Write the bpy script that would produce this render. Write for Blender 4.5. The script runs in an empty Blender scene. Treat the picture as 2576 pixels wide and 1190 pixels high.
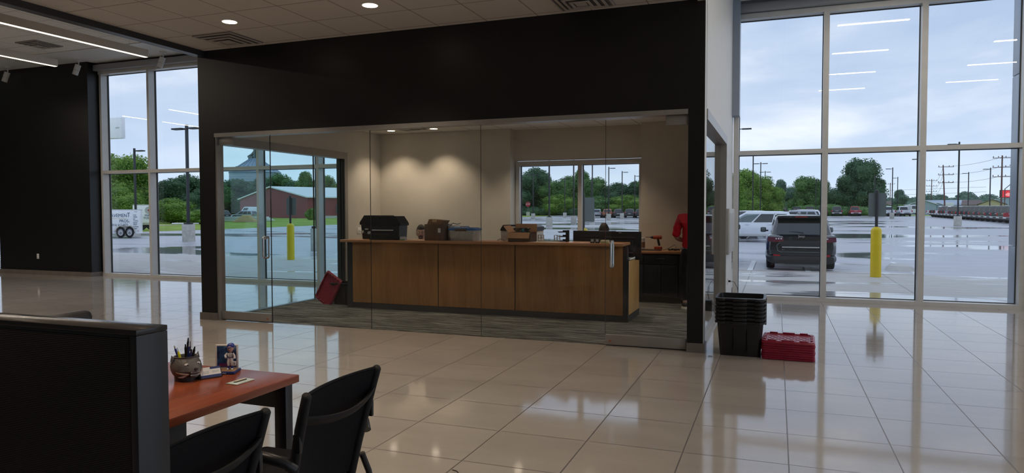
import bpy, bmesh, math, random
from mathutils import Vector, Matrix, Euler
PI = math.pi
R = math.radians
C = bpy.context.scene.collection
scene = bpy.context.scene

# ---------------------------------------------------------------- camera
cam_data = bpy.data.cameras.new('camera')
cam = bpy.data.objects.new('camera', cam_data)
C.objects.link(cam)
scene.camera = cam
_yaw, _pitch, _roll = -0.360808, -0.0367376, -0.0020338
_f = Vector((math.sin(_yaw)*math.cos(_pitch), math.cos(_yaw)*math.cos(_pitch), math.sin(_pitch)))
_r = Vector((math.cos(_yaw), -math.sin(_yaw), 0))
_u = _r.cross(_f)
_r2 = math.cos(_roll)*_r + math.sin(_roll)*_u
_u2 = -math.sin(_roll)*_r + math.cos(_roll)*_u
_m = Matrix((( _r2.x, _u2.x, -_f.x, 0), (_r2.y, _u2.y, -_f.y, 0), (_r2.z, _u2.z, -_f.z, 1.52), (0, 0, 0, 1)))
cam.matrix_world = _m
cam_data.sensor_fit = 'HORIZONTAL'
cam_data.sensor_width = 36.0
cam_data.lens = 36.0*1764.1/2576.0
cam_data.clip_start = 0.05
cam_data.clip_end = 3000

# ---------------------------------------------------------------- view + world
scene.view_settings.view_transform = 'Standard'
scene.view_settings.look = 'None'
scene.view_settings.gamma = 1
scene.view_settings.use_curve_mapping = False
scene.view_settings.exposure = 0.22
scene.cycles.use_denoising = True
scene.cycles.max_bounces = 10
scene.cycles.diffuse_bounces = 4
scene.cycles.glossy_bounces = 5
scene.cycles.transparent_max_bounces = 16
scene.cycles.sample_clamp_indirect = 6
scene.cycles.caustics_reflective = False
scene.cycles.caustics_refractive = False

SKY = 1.32
world = bpy.data.worlds.new('overcast_sky')
scene.world = world
world.use_nodes = True
nt = world.node_tree
nt.nodes.clear()
def N(nt, kind, **kw):
    n = nt.nodes.new(kind)
    for k, v in kw.items():
        if k in n.inputs.keys() if isinstance(k, str) else False:
            n.inputs[k].default_value = v
        else:
            setattr(n, k, v)
    return n
def ramp(nt, fac, stops, interp='LINEAR'):
    n = nt.nodes.new('ShaderNodeValToRGB')
    n.color_ramp.interpolation = interp
    e = n.color_ramp.elements
    while len(e) < len(stops):
        e.new(0.5)
    for i, (p, c) in enumerate(stops):
        e[i].position = p
        e[i].color = (c[0], c[1], c[2], 1)
    nt.links.new(fac, n.inputs['Fac'])
    return n.outputs['Color']
tc = nt.nodes.new('ShaderNodeTexCoord')
mp = nt.nodes.new('ShaderNodeMapping')
mp.inputs['Scale'].default_value = (1.6, 1.6, 5.5)
nt.links.new(tc.outputs['Generated'], mp.inputs['Vector'])
nz = N(nt, 'ShaderNodeTexNoise', Scale=2.3, Detail=7, Roughness=0.52, Distortion=0.35)
nt.links.new(mp.outputs['Vector'], nz.inputs['Vector'])
cloud = ramp(nt, nz.outputs['Fac'], [(0.36, (0.33, 0.42, 0.60)), (0.49, (0.42, 0.50, 0.66)), (0.58, (0.58, 0.62, 0.73)), (0.70, (0.80, 0.80, 0.85))])
sx = nt.nodes.new('ShaderNodeSeparateXYZ')
nt.links.new(tc.outputs['Generated'], sx.inputs[0])
hz = ramp(nt, sx.outputs['Z'], [(0.0, (0.58, 0.68, 0.80)), (0.09, (0.50, 0.59, 0.74)), (0.35, (0.5, 0.5, 0.5))])
hf = ramp(nt, sx.outputs['Z'], [(0.0, (0.9, 0.9, 0.9)), (0.10, (0.35, 0.35, 0.35)), (0.3, (0, 0, 0))])
mx = nt.nodes.new('ShaderNodeMix')
mx.data_type = 'RGBA'
nt.links.new(hf, mx.inputs[0])
nt.links.new(cloud, mx.inputs[6])
nt.links.new(hz, mx.inputs[7])
bgn = nt.nodes.new('ShaderNodeBackground')
bgn.inputs['Strength'].default_value = SKY
nt.links.new(mx.outputs[2], bgn.inputs['Color'])
wo = nt.nodes.new('ShaderNodeOutputWorld')
nt.links.new(bgn.outputs[0], wo.inputs[0])

# ---------------------------------------------------------------- materials
MATS = {}
def new_mat(name):
    m = bpy.data.materials.new(name)
    m.use_nodes = True
    m.node_tree.nodes.clear()
    o = m.node_tree.nodes.new('ShaderNodeOutputMaterial')
    MATS[name] = m
    return m, m.node_tree, o
def pbr(name, col, rough=0.5, metal=0.0, spec=0.5, var=0.06, vscale=6.0, bump=0.0, bscale=60.0, coat=0.0, alpha=1.0, stretch=None, rvar=0.0, emit=None, estr=0.0):
    """Principled material whose colour is broken up by a soft procedural noise."""
    m, t, o = new_mat(name)
    b = t.nodes.new('ShaderNodeBsdfPrincipled')
    t.links.new(b.outputs[0], o.inputs[0])
    co = t.nodes.new('ShaderNodeTexCoord')
    vec = co.outputs['Object']
    if stretch:
        mpn = t.nodes.new('ShaderNodeMapping')
        mpn.inputs['Scale'].default_value = stretch
        t.links.new(vec, mpn.inputs['Vector'])
        vec = mpn.outputs['Vector']
    if var > 0:
        n = N(t, 'ShaderNodeTexNoise', Scale=vscale, Detail=4, Roughness=0.6)
        t.links.new(vec, n.inputs['Vector'])
        lo = tuple(max(0, c*(1-var*2)) for c in col)
        hi = tuple(min(1, c*(1+var*2)) for c in col)
        t.links.new(ramp(t, n.outputs['Fac'], [(0.25, lo), (0.75, hi)]), b.inputs['Base Color'])
        if rvar:
            mr = N(t, 'ShaderNodeMapRange')
            mr.inputs['To Min'].default_value = max(0.0, rough-rvar)
            mr.inputs['To Max'].default_value = min(1.0, rough+rvar)
            t.links.new(n.outputs['Fac'], mr.inputs['Value'])
            t.links.new(mr.outputs[0], b.inputs['Roughness'])
    else:
        b.inputs['Base Color'].default_value = (*col, 1)
    if not (var > 0 and rvar):
        b.inputs['Roughness'].default_value = rough
    b.inputs['Metallic'].default_value = metal
    b.inputs['Specular IOR Level'].default_value = spec
    b.inputs['Coat Weight'].default_value = coat
    b.inputs['Alpha'].default_value = alpha
    if emit:
        b.inputs['Emission Color'].default_value = (*emit, 1)
        b.inputs['Emission Strength'].default_value = estr
    if bump:
        n2 = N(t, 'ShaderNodeTexNoise', Scale=bscale, Detail=3)
        t.links.new(vec, n2.inputs['Vector'])
        bp = N(t, 'ShaderNodeBump', Strength=bump)
        bp.inputs['Distance'].default_value = 0.01
        t.links.new(n2.outputs['Fac'], bp.inputs['Height'])
        t.links.new(bp.outputs[0], b.inputs['Normal'])
    return m
def emis(name, col, s):
    m, t, o = new_mat(name)
    e = t.nodes.new('ShaderNodeEmission')
    e.inputs['Color'].default_value = (*col, 1)
    e.inputs['Strength'].default_value = s
    t.links.new(e.outputs[0], o.inputs[0])
    return m
def glass(name, tint, f0=0.04, rough=0.0, boost=1.0):
    """Architectural pane: see-through with a Schlick reflection; light passes it."""
    m, t, o = new_mat(name)
    g = t.nodes.new('ShaderNodeNewGeometry')
    d = N(t, 'ShaderNodeVectorMath', operation='DOT_PRODUCT')
    t.links.new(g.outputs['Normal'], d.inputs[0])
    t.links.new(g.outputs['Incoming'], d.inputs[1])
    def mth(op, a, b=None):
        n = N(t, 'ShaderNodeMath', operation=op)
        for i, v in enumerate((a, b)):
            if v is None: continue
            if isinstance(v, (int, float)): n.inputs[i].default_value = v
            else: t.links.new(v, n.inputs[i])
        return n.outputs[0]
    c = mth('ABSOLUTE', d.outputs['Value'])
    p5 = mth('POWER', mth('SUBTRACT', 1.0, c), 5.0)
    f = mth('MULTIPLY', mth('ADD', mth('MULTIPLY', p5, 1-f0), f0), boost)
    tr = t.nodes.new('ShaderNodeBsdfTransparent')
    tr.inputs['Color'].default_value = (*tint, 1)
    gl = t.nodes.new('ShaderNodeBsdfGlossy')
    gl.inputs['Roughness'].default_value = rough
    mxs = t.nodes.new('ShaderNodeMixShader')
    t.links.new(f, mxs.inputs[0])
    t.links.new(tr.outputs[0], mxs.inputs[1])
    t.links.new(gl.outputs[0], mxs.inputs[2])
    t.links.new(mxs.outputs[0], o.inputs[0])
    return m

def grid_mat(name, base, line, sx, ox, sy, oy, lw, rough, spec, brick=0.0, wave=0.0, var=0.08, vscale=1.2, lrough=0.6, coat=0.0, soft=0.0, stretch=(1, 1, 1)):
    """Tiles laid on the world grid: spacing sx, sy with origin ox, oy and joints lw wide."""
    m, t, o = new_mat(name)
    b = t.nodes.new('ShaderNodeBsdfPrincipled')
    t.links.new(b.outputs[0], o.inputs[0])
    g = t.nodes.new('ShaderNodeNewGeometry')
    s = t.nodes.new('ShaderNodeSeparateXYZ')
    t.links.new(g.outputs['Position'], s.inputs[0])
    def mth(op, a, b_=None, c=None):
        n = N(t, 'ShaderNodeMath', operation=op)
        for i, v in enumerate((a, b_, c)):
            if v is None: continue
            if isinstance(v, (int, float)): n.inputs[i].default_value = v
            else: t.links.new(v, n.inputs[i])
        return n.outputs[0]
    def joint(v, sp, off):
        u = mth('DIVIDE', mth('SUBTRACT', v, off), sp)
        fr = mth('FRACT', u)
        dist = mth('MULTIPLY', mth('MINIMUM', fr, mth('SUBTRACT', 1.0, fr)), sp)
        return mth('LESS_THAN', dist, lw/2), mth('FLOOR', u)
    jy, iy = joint(s.outputs['Y'], sy, oy)
    xo = s.outputs['X']
    if brick:
        xo = mth('ADD', xo, mth('MULTIPLY', mth('MODULO', iy, 2.0), brick*sx))
    jx, ix = joint(xo, sx, ox)
    j = mth('MAXIMUM', jx, jy)
    wn = N(t, 'ShaderNodeTexWhiteNoise', noise_dimensions='2D')
    cb = t.nodes.new('ShaderNodeCombineXYZ')
    t.links.new(ix, cb.inputs[0]); t.links.new(iy, cb.inputs[1])
    t.links.new(cb.outputs[0], wn.inputs['Vector'])
    mpn = t.nodes.new('ShaderNodeMapping')
    mpn.inputs['Scale'].default_value = stretch
    t.links.new(g.outputs['Position'], mpn.inputs['Vector'])
    nz = N(t, 'ShaderNodeTexNoise', Scale=vscale, Detail=7, Roughness=0.62)
    t.links.new(mpn.outputs[0], nz.inputs['Vector'])
    fac = mth('ADD', mth('MULTIPLY', nz.outputs['Fac'], 0.8), mth('MULTIPLY', wn.outputs['Value'], 0.2))
    lo = tuple(c*(1-var) for c in base); hi = tuple(c*(1+var) for c in base)
    tile = ramp(t, fac, [(0.3, lo), (0.7, hi)])
    mixc = t.nodes.new('ShaderNodeMix'); mixc.data_type = 'RGBA'
    t.links.new(j, mixc.inputs[0]); t.links.new(tile, mixc.inputs[6])
    mixc.inputs[7].default_value = (*line, 1)
    t.links.new(mixc.outputs[2], b.inputs['Base Color'])
    n3 = N(t, 'ShaderNodeTexNoise', Scale=3.1, Detail=4, Roughness=0.6)
    t.links.new(mpn.outputs[0], n3.inputs['Vector'])
    rr = mth('ADD', mth('MULTIPLY', n3.outputs['Fac'], rough*0.9), rough*0.55)
    t.links.new(mth('ADD', mth('MULTIPLY', j, lrough), rr), b.inputs['Roughness'])
    b.inputs['Specular IOR Level'].default_value = spec
    b.inputs['Coat Weight'].default_value = coat
    if wave:
        n2 = N(t, 'ShaderNodeTexNoise', Scale=3.0, Detail=2.0)
        t.links.new(g.outputs['Position'], n2.inputs['Vector'])
        hgt = mth('SUBTRACT', n2.outputs['Fac'], mth('MULTIPLY', j, 0.06))
        bp = N(t, 'ShaderNodeBump', Strength=wave)
        bp.inputs['Distance'].default_value = 0.02
        t.links.new(hgt, bp.inputs['Height'])
        t.links.new(bp.outputs[0], b.inputs['Normal'])
    return m

def wood_mat(name, dark, light, axis=2, scale=9.0, rough=0.4, fine=40.0, spec=0.5):
    m, t, o = new_mat(name)
    b = t.nodes.new('ShaderNodeBsdfPrincipled')
    t.links.new(b.outputs[0], o.inputs[0])
    co = t.nodes.new('ShaderNodeTexCoord')
    mpn = t.nodes.new('ShaderNodeMapping')
    sc = [fine, fine, fine]; sc[axis] = fine*0.03
    mpn.inputs['Scale'].default_value = sc
    t.links.new(co.outputs['Object'], mpn.inputs['Vector'])
    n = N(t, 'ShaderNodeTexNoise', Scale=1.0, Detail=5, Roughness=0.6, Distortion=0.4)
    t.links.new(mpn.outputs[0], n.inputs['Vector'])
    mp2 = t.nodes.new('ShaderNodeMapping')
    s2 = [scale, scale, scale]; s2[axis] = scale*0.15
    mp2.inputs['Scale'].default_value = s2
    t.links.new(co.outputs['Object'], mp2.inputs['Vector'])
    n2 = N(t, 'ShaderNodeTexNoise', Scale=1.0, Detail=3, Distortion=1.0)
    t.links.new(mp2.outputs[0], n2.inputs['Vector'])
    a = N(t, 'ShaderNodeMath', operation='ADD'); a.use_clamp = False
    h1 = N(t, 'ShaderNodeMath', operation='MULTIPLY'); h1.inputs[1].default_value = 0.5
    h2 = N(t, 'ShaderNodeMath', operation='MULTIPLY'); h2.inputs[1].default_value = 0.5
    t.links.new(n.outputs['Fac'], h1.inputs[0]); t.links.new(n2.outputs['Fac'], h2.inputs[0])
    t.links.new(h1.outputs[0], a.inputs[0]); t.links.new(h2.outputs[0], a.inputs[1])
    t.links.new(ramp(t, a.outputs[0], [(0.32, dark), (0.68, light)]), b.inputs['Base Color'])
    b.inputs['Roughness'].default_value = rough
    b.inputs['Specular IOR Level'].default_value = spec
    return m

def carpet_mat():
    m, t, o = new_mat('striated_carpet')
    b = t.nodes.new('ShaderNodeBsdfPrincipled')
    t.links.new(b.outputs[0], o.inputs[0])
    g = t.nodes.new('ShaderNodeNewGeometry')
    mpn = t.nodes.new('ShaderNodeMapping')
    mpn.inputs['Scale'].default_value = (1.6, 26, 1)
    t.links.new(g.outputs['Position'], mpn.inputs['Vector'])
    n = N(t, 'ShaderNodeTexNoise', Scale=1.0, Detail=6, Roughness=0.75, Distortion=0.3)
    t.links.new(mpn.outputs[0], n.inputs['Vector'])
    t.links.new(ramp(t, n.outputs['Fac'], [(0.38, (0.03, 0.032, 0.033)), (0.47, (0.09, 0.09, 0.085)), (0.54, (0.18, 0.178, 0.165)), (0.64, (0.36, 0.355, 0.33))]), b.inputs['Base Color'])
    b.inputs['Roughness'].default_value = 0.95
    b.inputs['Specular IOR Level'].default_value = 0.1
    n2 = N(t, 'ShaderNodeTexNoise', Scale=350, Detail=2)
    t.links.new(g.outputs['Position'], n2.inputs['Vector'])
    bp = N(t, 'ShaderNodeBump', Strength=0.5); bp.inputs['Distance'].default_value = 0.01
    t.links.new(n2.outputs['Fac'], bp.inputs['Height']); t.links.new(bp.outputs[0], b.inputs['Normal'])
    return m

def ground_mat(name, c1, c2, wet_r, dry_r, scale, stretch, spec=0.5, joints=None, th=(0.42, 0.58)):
    """Rain-wet paving: puddles are smooth and darker, the rest is rougher."""
    m, t, o = new_mat(name)
    b = t.nodes.new('ShaderNodeBsdfPrincipled')
    t.links.new(b.outputs[0], o.inputs[0])
    g = t.nodes.new('ShaderNodeNewGeometry')
    mpn = t.nodes.new('ShaderNodeMapping')
    mpn.inputs['Scale'].default_value = stretch
    t.links.new(g.outputs['Position'], mpn.inputs['Vector'])
    n = N(t, 'ShaderNodeTexNoise', Scale=scale, Detail=5, Roughness=0.55, Distortion=0.6)
    t.links.new(mpn.outputs[0], n.inputs['Vector'])
    wet = ramp(t, n.outputs['Fac'], [(th[0], (0, 0, 0)), (th[1], (1, 1, 1))])
    n2 = N(t, 'ShaderNodeTexNoise', Scale=scale*7, Detail=6, Roughness=0.7)
    t.links.new(mpn.outputs[0], n2.inputs['Vector'])
    dry = ramp(t, n2.outputs['Fac'], [(0.3, tuple(c*0.85 for c in c1)), (0.7, tuple(c*1.12 for c in c1))])
    mixc = t.nodes.new('ShaderNodeMix'); mixc.data_type = 'RGBA'
    t.links.new(wet, mixc.inputs[0]); t.links.new(dry, mixc.inputs[6])
    mixc.inputs[7].default_value = (*c2, 1)
    out = mixc.outputs[2]
    if joints:
        s = t.nodes.new('ShaderNodeSeparateXYZ'); t.links.new(g.outputs['Position'], s.inputs[0])
        js = []
        for ax, (sp, off) in zip('XY', joints):
            a = N(t, 'ShaderNodeMath', operation='SUBTRACT'); a.inputs[1].default_value = off
            t.links.new(s.outputs[ax], a.inputs[0])
            d = N(t, 'ShaderNodeMath', operation='DIVIDE'); d.inputs[1].default_value = sp
            t.links.new(a.outputs[0], d.inputs[0])
            f = N(t, 'ShaderNodeMath', operation='FRACT'); t.links.new(d.outputs[0], f.inputs[0])
            l = N(t, 'ShaderNodeMath', operation='LESS_THAN'); l.inputs[1].default_value = 0.02/sp
            t.links.new(f.outputs[0], l.inputs[0]); js.append(l.outputs[0])
        mxn = N(t, 'ShaderNodeMath', operation='MAXIMUM')
        t.links.new(js[0], mxn.inputs[0]); t.links.new(js[1], mxn.inputs[1])
        mj = t.nodes.new('ShaderNodeMix'); mj.data_type = 'RGBA'
        t.links.new(mxn.outputs[0], mj.inputs[0]); t.links.new(out, mj.inputs[6])
        mj.inputs[7].default_value = tuple(c*0.5 for c in c1) + (1,)
        out = mj.outputs[2]
    t.links.new(out, b.inputs['Base Color'])
    mr = N(t, 'ShaderNodeMapRange')
    mr.inputs['To Min'].default_value = dry_r; mr.inputs['To Max'].default_value = wet_r
    t.links.new(wet, mr.inputs['Value']); t.links.new(mr.outputs[0], b.inputs['Roughness'])
    b.inputs['Specular IOR Level'].default_value = spec
    return m

def leaf_mat(name, dark, light):
    m, t, o = new_mat(name)
    b = t.nodes.new('ShaderNodeBsdfPrincipled')
    co = t.nodes.new('ShaderNodeTexCoord')
    n = N(t, 'ShaderNodeTexNoise', Scale=0.55, Detail=5, Roughness=0.7)
    t.links.new(co.outputs['Object'], n.inputs['Vector'])
    c = ramp(t, n.outputs['Fac'], [(0.35, dark), (0.65, light)])
    t.links.new(c, b.inputs['Base Color'])
    b.inputs['Roughness'].default_value = 0.6
    b.inputs['Specular IOR Level'].default_value = 0.3
    tl = t.nodes.new('ShaderNodeBsdfTranslucent')
    t.links.new(c, tl.inputs['Color'])
    ms = t.nodes.new('ShaderNodeMixShader'); ms.inputs[0].default_value = 0.3
    t.links.new(b.outputs[0], ms.inputs[1]); t.links.new(tl.outputs[0], ms.inputs[2])
    t.links.new(ms.outputs[0], o.inputs[0])
    return m

# interior
M_floor = grid_mat('polished_porcelain_tile', (0.38, 0.35, 0.32), (0.10, 0.085, 0.08), 0.6205, 0.084, 0.616, 4.453, 0.008, 0.075, 1.0, wave=0.022, var=0.10, vscale=1.6, lrough=0.35, stretch=(0.7, 1.6, 1))
M_soffit = grid_mat('lay_in_ceiling_tile', (0.56, 0.52, 0.485), (0.30, 0.25, 0.21), 0.628, -6.966, 0.645, 6.93, 0.016, 0.9, 0.2, var=0.02, vscale=8)
M_hiceil = grid_mat('high_ceiling_tile', (0.72, 0.69, 0.64), (0.38, 0.36, 0.33), 1.25, -12.4, 0.62, 10.94, 0.016, 0.9, 0.2, var=0.02, vscale=8)
M_offceil = grid_mat('office_ceiling_tile', (0.82, 0.80, 0.76), (0.36, 0.33, 0.30), 0.62, -6.0, 0.62, 11.56, 0.016, 0.9, 0.2, var=0.02, vscale=8)
M_carpet = carpet_mat()
M_dark = pbr('black_wall_paint', (0.0075, 0.0075, 0.0085), 0.38, spec=0.45, var=0.05, bump=0.05, bscale=200)
M_white = pbr('off_white_wall_paint', (0.62, 0.58, 0.51), 0.6, spec=0.35, var=0.015, bump=0.04, bscale=220)
M_whitecool = pbr('white_wall_paint', (0.66, 0.67, 0.67), 0.5, spec=0.4, var=0.015)
M_base = pbr('taupe_base_tile', (0.155, 0.138, 0.12), 0.45, var=0.08)
M_alu = pbr('clear_anodized_aluminium', (0.36, 0.345, 0.325), 0.38, metal=0.55, var=0.03)
M_frame = pbr('satin_window_aluminium', (0.58, 0.58, 0.57), 0.28, metal=0.0, spec=0.8, var=0.03)
M_chrome = pbr('brushed_steel', (0.62, 0.62, 0.62), 0.22, metal=0.9, var=0.03)
M_gasket = pbr('black_gasket', (0.02, 0.024, 0.024), 0.6, var=0)
M_glass_win = glass('window_glass', (0.965, 0.985, 0.985), f0=0.045)
M_glass_clear = glass('clear_partition_glass', (0.975, 0.988, 0.982), f0=0.03)
M_glass_green = glass('greenish_partition_glass', (0.85, 0.975, 0.99), f0=0.03)
M_shade = pbr('grey_roller_shade_fascia', (0.33, 0.34, 0.36), 0.5, metal=0.2, var=0.02)
M_greypanel = pbr('light_grey_plastic', (0.48, 0.48, 0.47), 0.45, var=0.02)
M_bulk = pbr('black_bulkhead_paint', (0.03, 0.032, 0.036), 0.35, spec=0.5, var=0.03)
M_lamp = emis('warm_lamp_diffuser', (1.0, 0.80, 0.56), 5.0)
M_down = emis('downlight_lens', (1.0, 0.82, 0.62), 6.0)
M_lampbody = pbr('white_lamp_housing', (0.60, 0.55, 0.50), 0.5, var=0.02)
M_vent = pbr('grey_vent_metal', (0.42, 0.38, 0.35), 0.5, var=0.03)
M_ventdark = pbr('dark_vent_throat', (0.16, 0.14, 0.125), 0.8, var=0.03)
M_deskwood = wood_mat('cherry_laminate', (0.17, 0.034, 0.014), (0.32, 0.080, 0.030), axis=1, scale=5, rough=0.24, fine=26)
M_counterwood = wood_mat('walnut_laminate_panel', (0.24, 0.105, 0.032), (0.42, 0.205, 0.072), axis=2, scale=7, rough=0.35, fine=70)
M_topwood = wood_mat('counter_top_laminate', (0.42, 0.19, 0.085), (0.62, 0.31, 0.15), axis=0, scale=5, rough=0.3, fine=40)
M_palewood = wood_mat('maple_laminate_panel', (0.46, 0.25, 0.085), (0.68, 0.41, 0.16), axis=2, scale=7, rough=0.35, fine=70)
M_charcoal = pbr('charcoal_laminate', (0.03, 0.032, 0.036), 0.4, var=0.04)
M_black = pbr('black_plastic', (0.010, 0.010, 0.011), 0.38, var=0.04)
M_blackmatte = pbr('matte_black_plastic', (0.011, 0.011, 0.012), 0.62, spec=0.3, var=0.05)
M_mesh = pbr('black_mesh_fabric', (0.008, 0.008, 0.010), 0.85, spec=0.2, var=0.15, vscale=90, bump=0.4, bscale=700)
M_leather = pbr('black_leather', (0.010, 0.010, 0.013), 0.38, var=0.1, bump=0.15, bscale=120)
M_capmetal = pbr('bronze_grey_trim', (0.05, 0.046, 0.046), 0.17, metal=0.5, var=0.0)
M_endtrim = pbr('dark_grey_trim', (0.028, 0.028, 0.031), 0.35, metal=0.2, var=0.03)
M_red = pbr('red_plastic', (0.26, 0.009, 0.032), 0.35, var=0.04)
M_card = pbr('brown_cardboard', (0.30, 0.165, 0.085), 0.8, var=0.06, vscale=15)
M_carddark = pbr('dark_cardboard', (0.135, 0.08, 0.05), 0.8, var=0.06, vscale=15)
M_tape = pbr('tan_packing_tape', (0.62, 0.42, 0.22), 0.35, var=0.05)
M_blue = pbr('blue_plastic', (0.03, 0.15, 0.42), 0.35, var=0.04)
M_cleartote = pbr('cloudy_clear_plastic', (0.42, 0.42, 0.38), 0.25, var=0.08, vscale=25)
M_paper = pbr('white_paper', (0.72, 0.72, 0.70), 0.7, var=0.02)
M_beige = pbr('beige_plastic', (0.42, 0.35, 0.27), 0.5, var=0.04)
M_orange = pbr('orange_red_plastic', (0.42, 0.06, 0.025), 0.4, var=0.05)
M_yellow = pbr('yellow_plastic_sleeve', (0.80, 0.58, 0.005), 0.35, var=0.03)
M_green = pbr('green_print', (0.10, 0.35, 0.08), 0.5, var=0.05)
M_skin = pbr('skin', (0.50, 0.29, 0.22), 0.5, var=0.06, vscale=20)
M_hair = pbr('dark_brown_hair', (0.018, 0.011, 0.008), 0.6, var=0.2, vscale=60, bump=0.6, bscale=150)
M_redshirt = pbr('red_polo_cloth', (0.50, 0.008, 0.022), 0.8, spec=0.2, var=0.08, bump=0.15, bscale=300)
M_blueshirt = pbr('grey_blue_shirt_cloth', (0.16, 0.19, 0.27), 0.8, spec=0.2, var=0.08)
M_trousers = pbr('black_trouser_cloth', (0.010, 0.010, 0.012), 0.85, spec=0.2, var=0.1)
M_sole = pbr('off_white_shoe_sole', (0.55, 0.50, 0.44), 0.6, var=0.04)
M_navy = pbr('navy_print', (0.012, 0.028, 0.14), 0.35, var=0.05)
M_offwhite = pbr('off_white_paint', (0.66, 0.63, 0.60), 0.5, var=0.04)
# outside
M_asphalt = ground_mat('wet_asphalt', (0.43, 0.435, 0.47), (0.15, 0.155, 0.18), 0.07, 0.46, 0.13, (0.55, 1.25, 1), spec=0.8, th=(0.50, 0.58))
M_concrete = ground_mat('wet_concrete', (0.50, 0.485, 0.46), (0.40, 0.395, 0.39), 0.09, 0.70, 0.45, (0.5, 1.3, 1), spec=0.8, th=(0.52, 0.59), joints=((3.0, -0.6), (3.2, 13.2)))
M_grass = pbr('lawn_grass', (0.26, 0.36, 0.07), 0.9, spec=0.1, var=0.25, vscale=0.35, bump=0.6, bscale=6)
M_dirt = pbr('gravel_path', (0.42, 0.37, 0.30), 0.95, spec=0.1, var=0.1, vscale=1.2)
M_curb = pbr('curb_concrete', (0.50, 0.49, 0.46), 0.6, var=0.08)
M_paint = pbr('white_road_paint', (0.75, 0.76, 0.78), 0.4, var=0.05)
M_polebase = pbr('cast_concrete', (0.50, 0.48, 0.43), 0.75, var=0.14, vscale=5, bump=0.3, bscale=12)
M_pole = pbr('dark_bronze_pole', (0.022, 0.024, 0.028), 0.45, var=0.05)
M_polewood = pbr('utility_pole_wood', (0.14, 0.07, 0.055), 0.8, var=0.1)
M_signback = pbr('grey_sign_metal', (0.16, 0.19, 0.19), 0.5, metal=0.2, var=0.04)
M_barn = pbr('red_barn_siding', (0.24, 0.035, 0.045), 0.55, var=0.08, vscale=3, stretch=(6, 6, 0.3))
M_barnroof = pbr('pale_metal_roof', (0.72, 0.76, 0.78), 0.4, var=0.04)
M_silo = pbr('galvanized_silo', (0.26, 0.33, 0.42), 0.45, metal=0.1, var=0.08, vscale=1, stretch=(1, 1, 5))
M_winout = pbr('dark_exterior_window', (0.06, 0.09, 0.11), 0.2, var=0.05)
M_clad = pbr('blue_grey_metal_cladding', (0.30, 0.35, 0.44), 0.35, metal=0.2, var=0.02)
M_trailer = pbr('white_trailer_skin', (0.88, 0.90, 0.91), 0.35, var=0.03)
M_tread = pbr('tyre_rubber', (0.014, 0.014, 0.015), 0.75, var=0.1)
M_rim = pbr('alloy_rim', (0.45, 0.46, 0.48), 0.3, metal=0.7, var=0.03)
M_tail = pbr('red_tail_lamp', (0.42, 0.015, 0.02), 0.2, var=0.1, vscale=30)
M_taildark = pbr('smoked_tail_lamp', (0.13, 0.035, 0.06), 0.12, var=0.25, vscale=30)
M_cargl = pbr('tinted_car_glass', (0.015, 0.018, 0.02), 0.06, spec=0.9, var=0.1)
M_carglt = glass('clear_car_glass', (0.55, 0.62, 0.62), f0=0.08)
M_trim = pbr('black_car_trim', (0.015, 0.017, 0.02), 0.45, var=0.05)
M_blackcar = pbr('black_car_paint', (0.010, 0.013, 0.018), 0.12, spec=0.9, coat=0.6, var=0.04)
M_whitecar = pbr('white_car_paint', (0.74, 0.77, 0.82), 0.18, spec=0.6, coat=0.4, var=0.02)
M_silver = pbr('silver_car_paint', (0.36, 0.39, 0.43), 0.2, metal=0.4, coat=0.4, var=0.03)
M_greycar = pbr('dark_grey_car_paint', (0.035, 0.04, 0.045), 0.2, spec=0.7, coat=0.4, var=0.03)
M_bluecar = pbr('blue_car_paint', (0.03, 0.09, 0.30), 0.2, coat=0.4, var=0.03)
M_redcar = pbr('red_car_paint', (0.34, 0.012, 0.03), 0.2, coat=0.4, var=0.03)
M_orangecar = pbr('copper_car_paint', (0.35, 0.12, 0.06), 0.25, coat=0.3, var=0.03)
M_greencar = pbr('olive_car_paint', (0.08, 0.09, 0.06), 0.25, coat=0.3, var=0.03)
M_yellowhouse = pbr('yellow_house_siding', (0.52, 0.46, 0.28), 0.8, var=0.05)
M_brownroof = pbr('brown_shingle_roof', (0.17, 0.13, 0.12), 0.85, var=0.1)
M_bluemetal = pbr('blue_grey_metal_building', (0.34, 0.42, 0.52), 0.5, var=0.05)
M_led = emis('red_led_screen', (0.85, 0.06, 0.09), 0.75)
M_ledw = emis('pink_led_screen', (1.0, 0.35, 0.38), 0.9)
L_bright = leaf_mat('bright_green_leaves', (0.08, 0.19, 0.035), (0.30, 0.46, 0.09))
L_mid = leaf_mat('mid_green_leaves', (0.055, 0.14, 0.045), (0.19, 0.34, 0.11))
L_dark = leaf_mat('dark_green_leaves', (0.040, 0.10, 0.055), (0.13, 0.24, 0.12))
L_hazy = leaf_mat('hazy_leaves', (0.10, 0.18, 0.14), (0.20, 0.32, 0.23))  # distance haze mixed into the leaf colours
M_bark = pbr('tree_bark', (0.06, 0.045, 0.035), 0.9, var=0.1)

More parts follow.
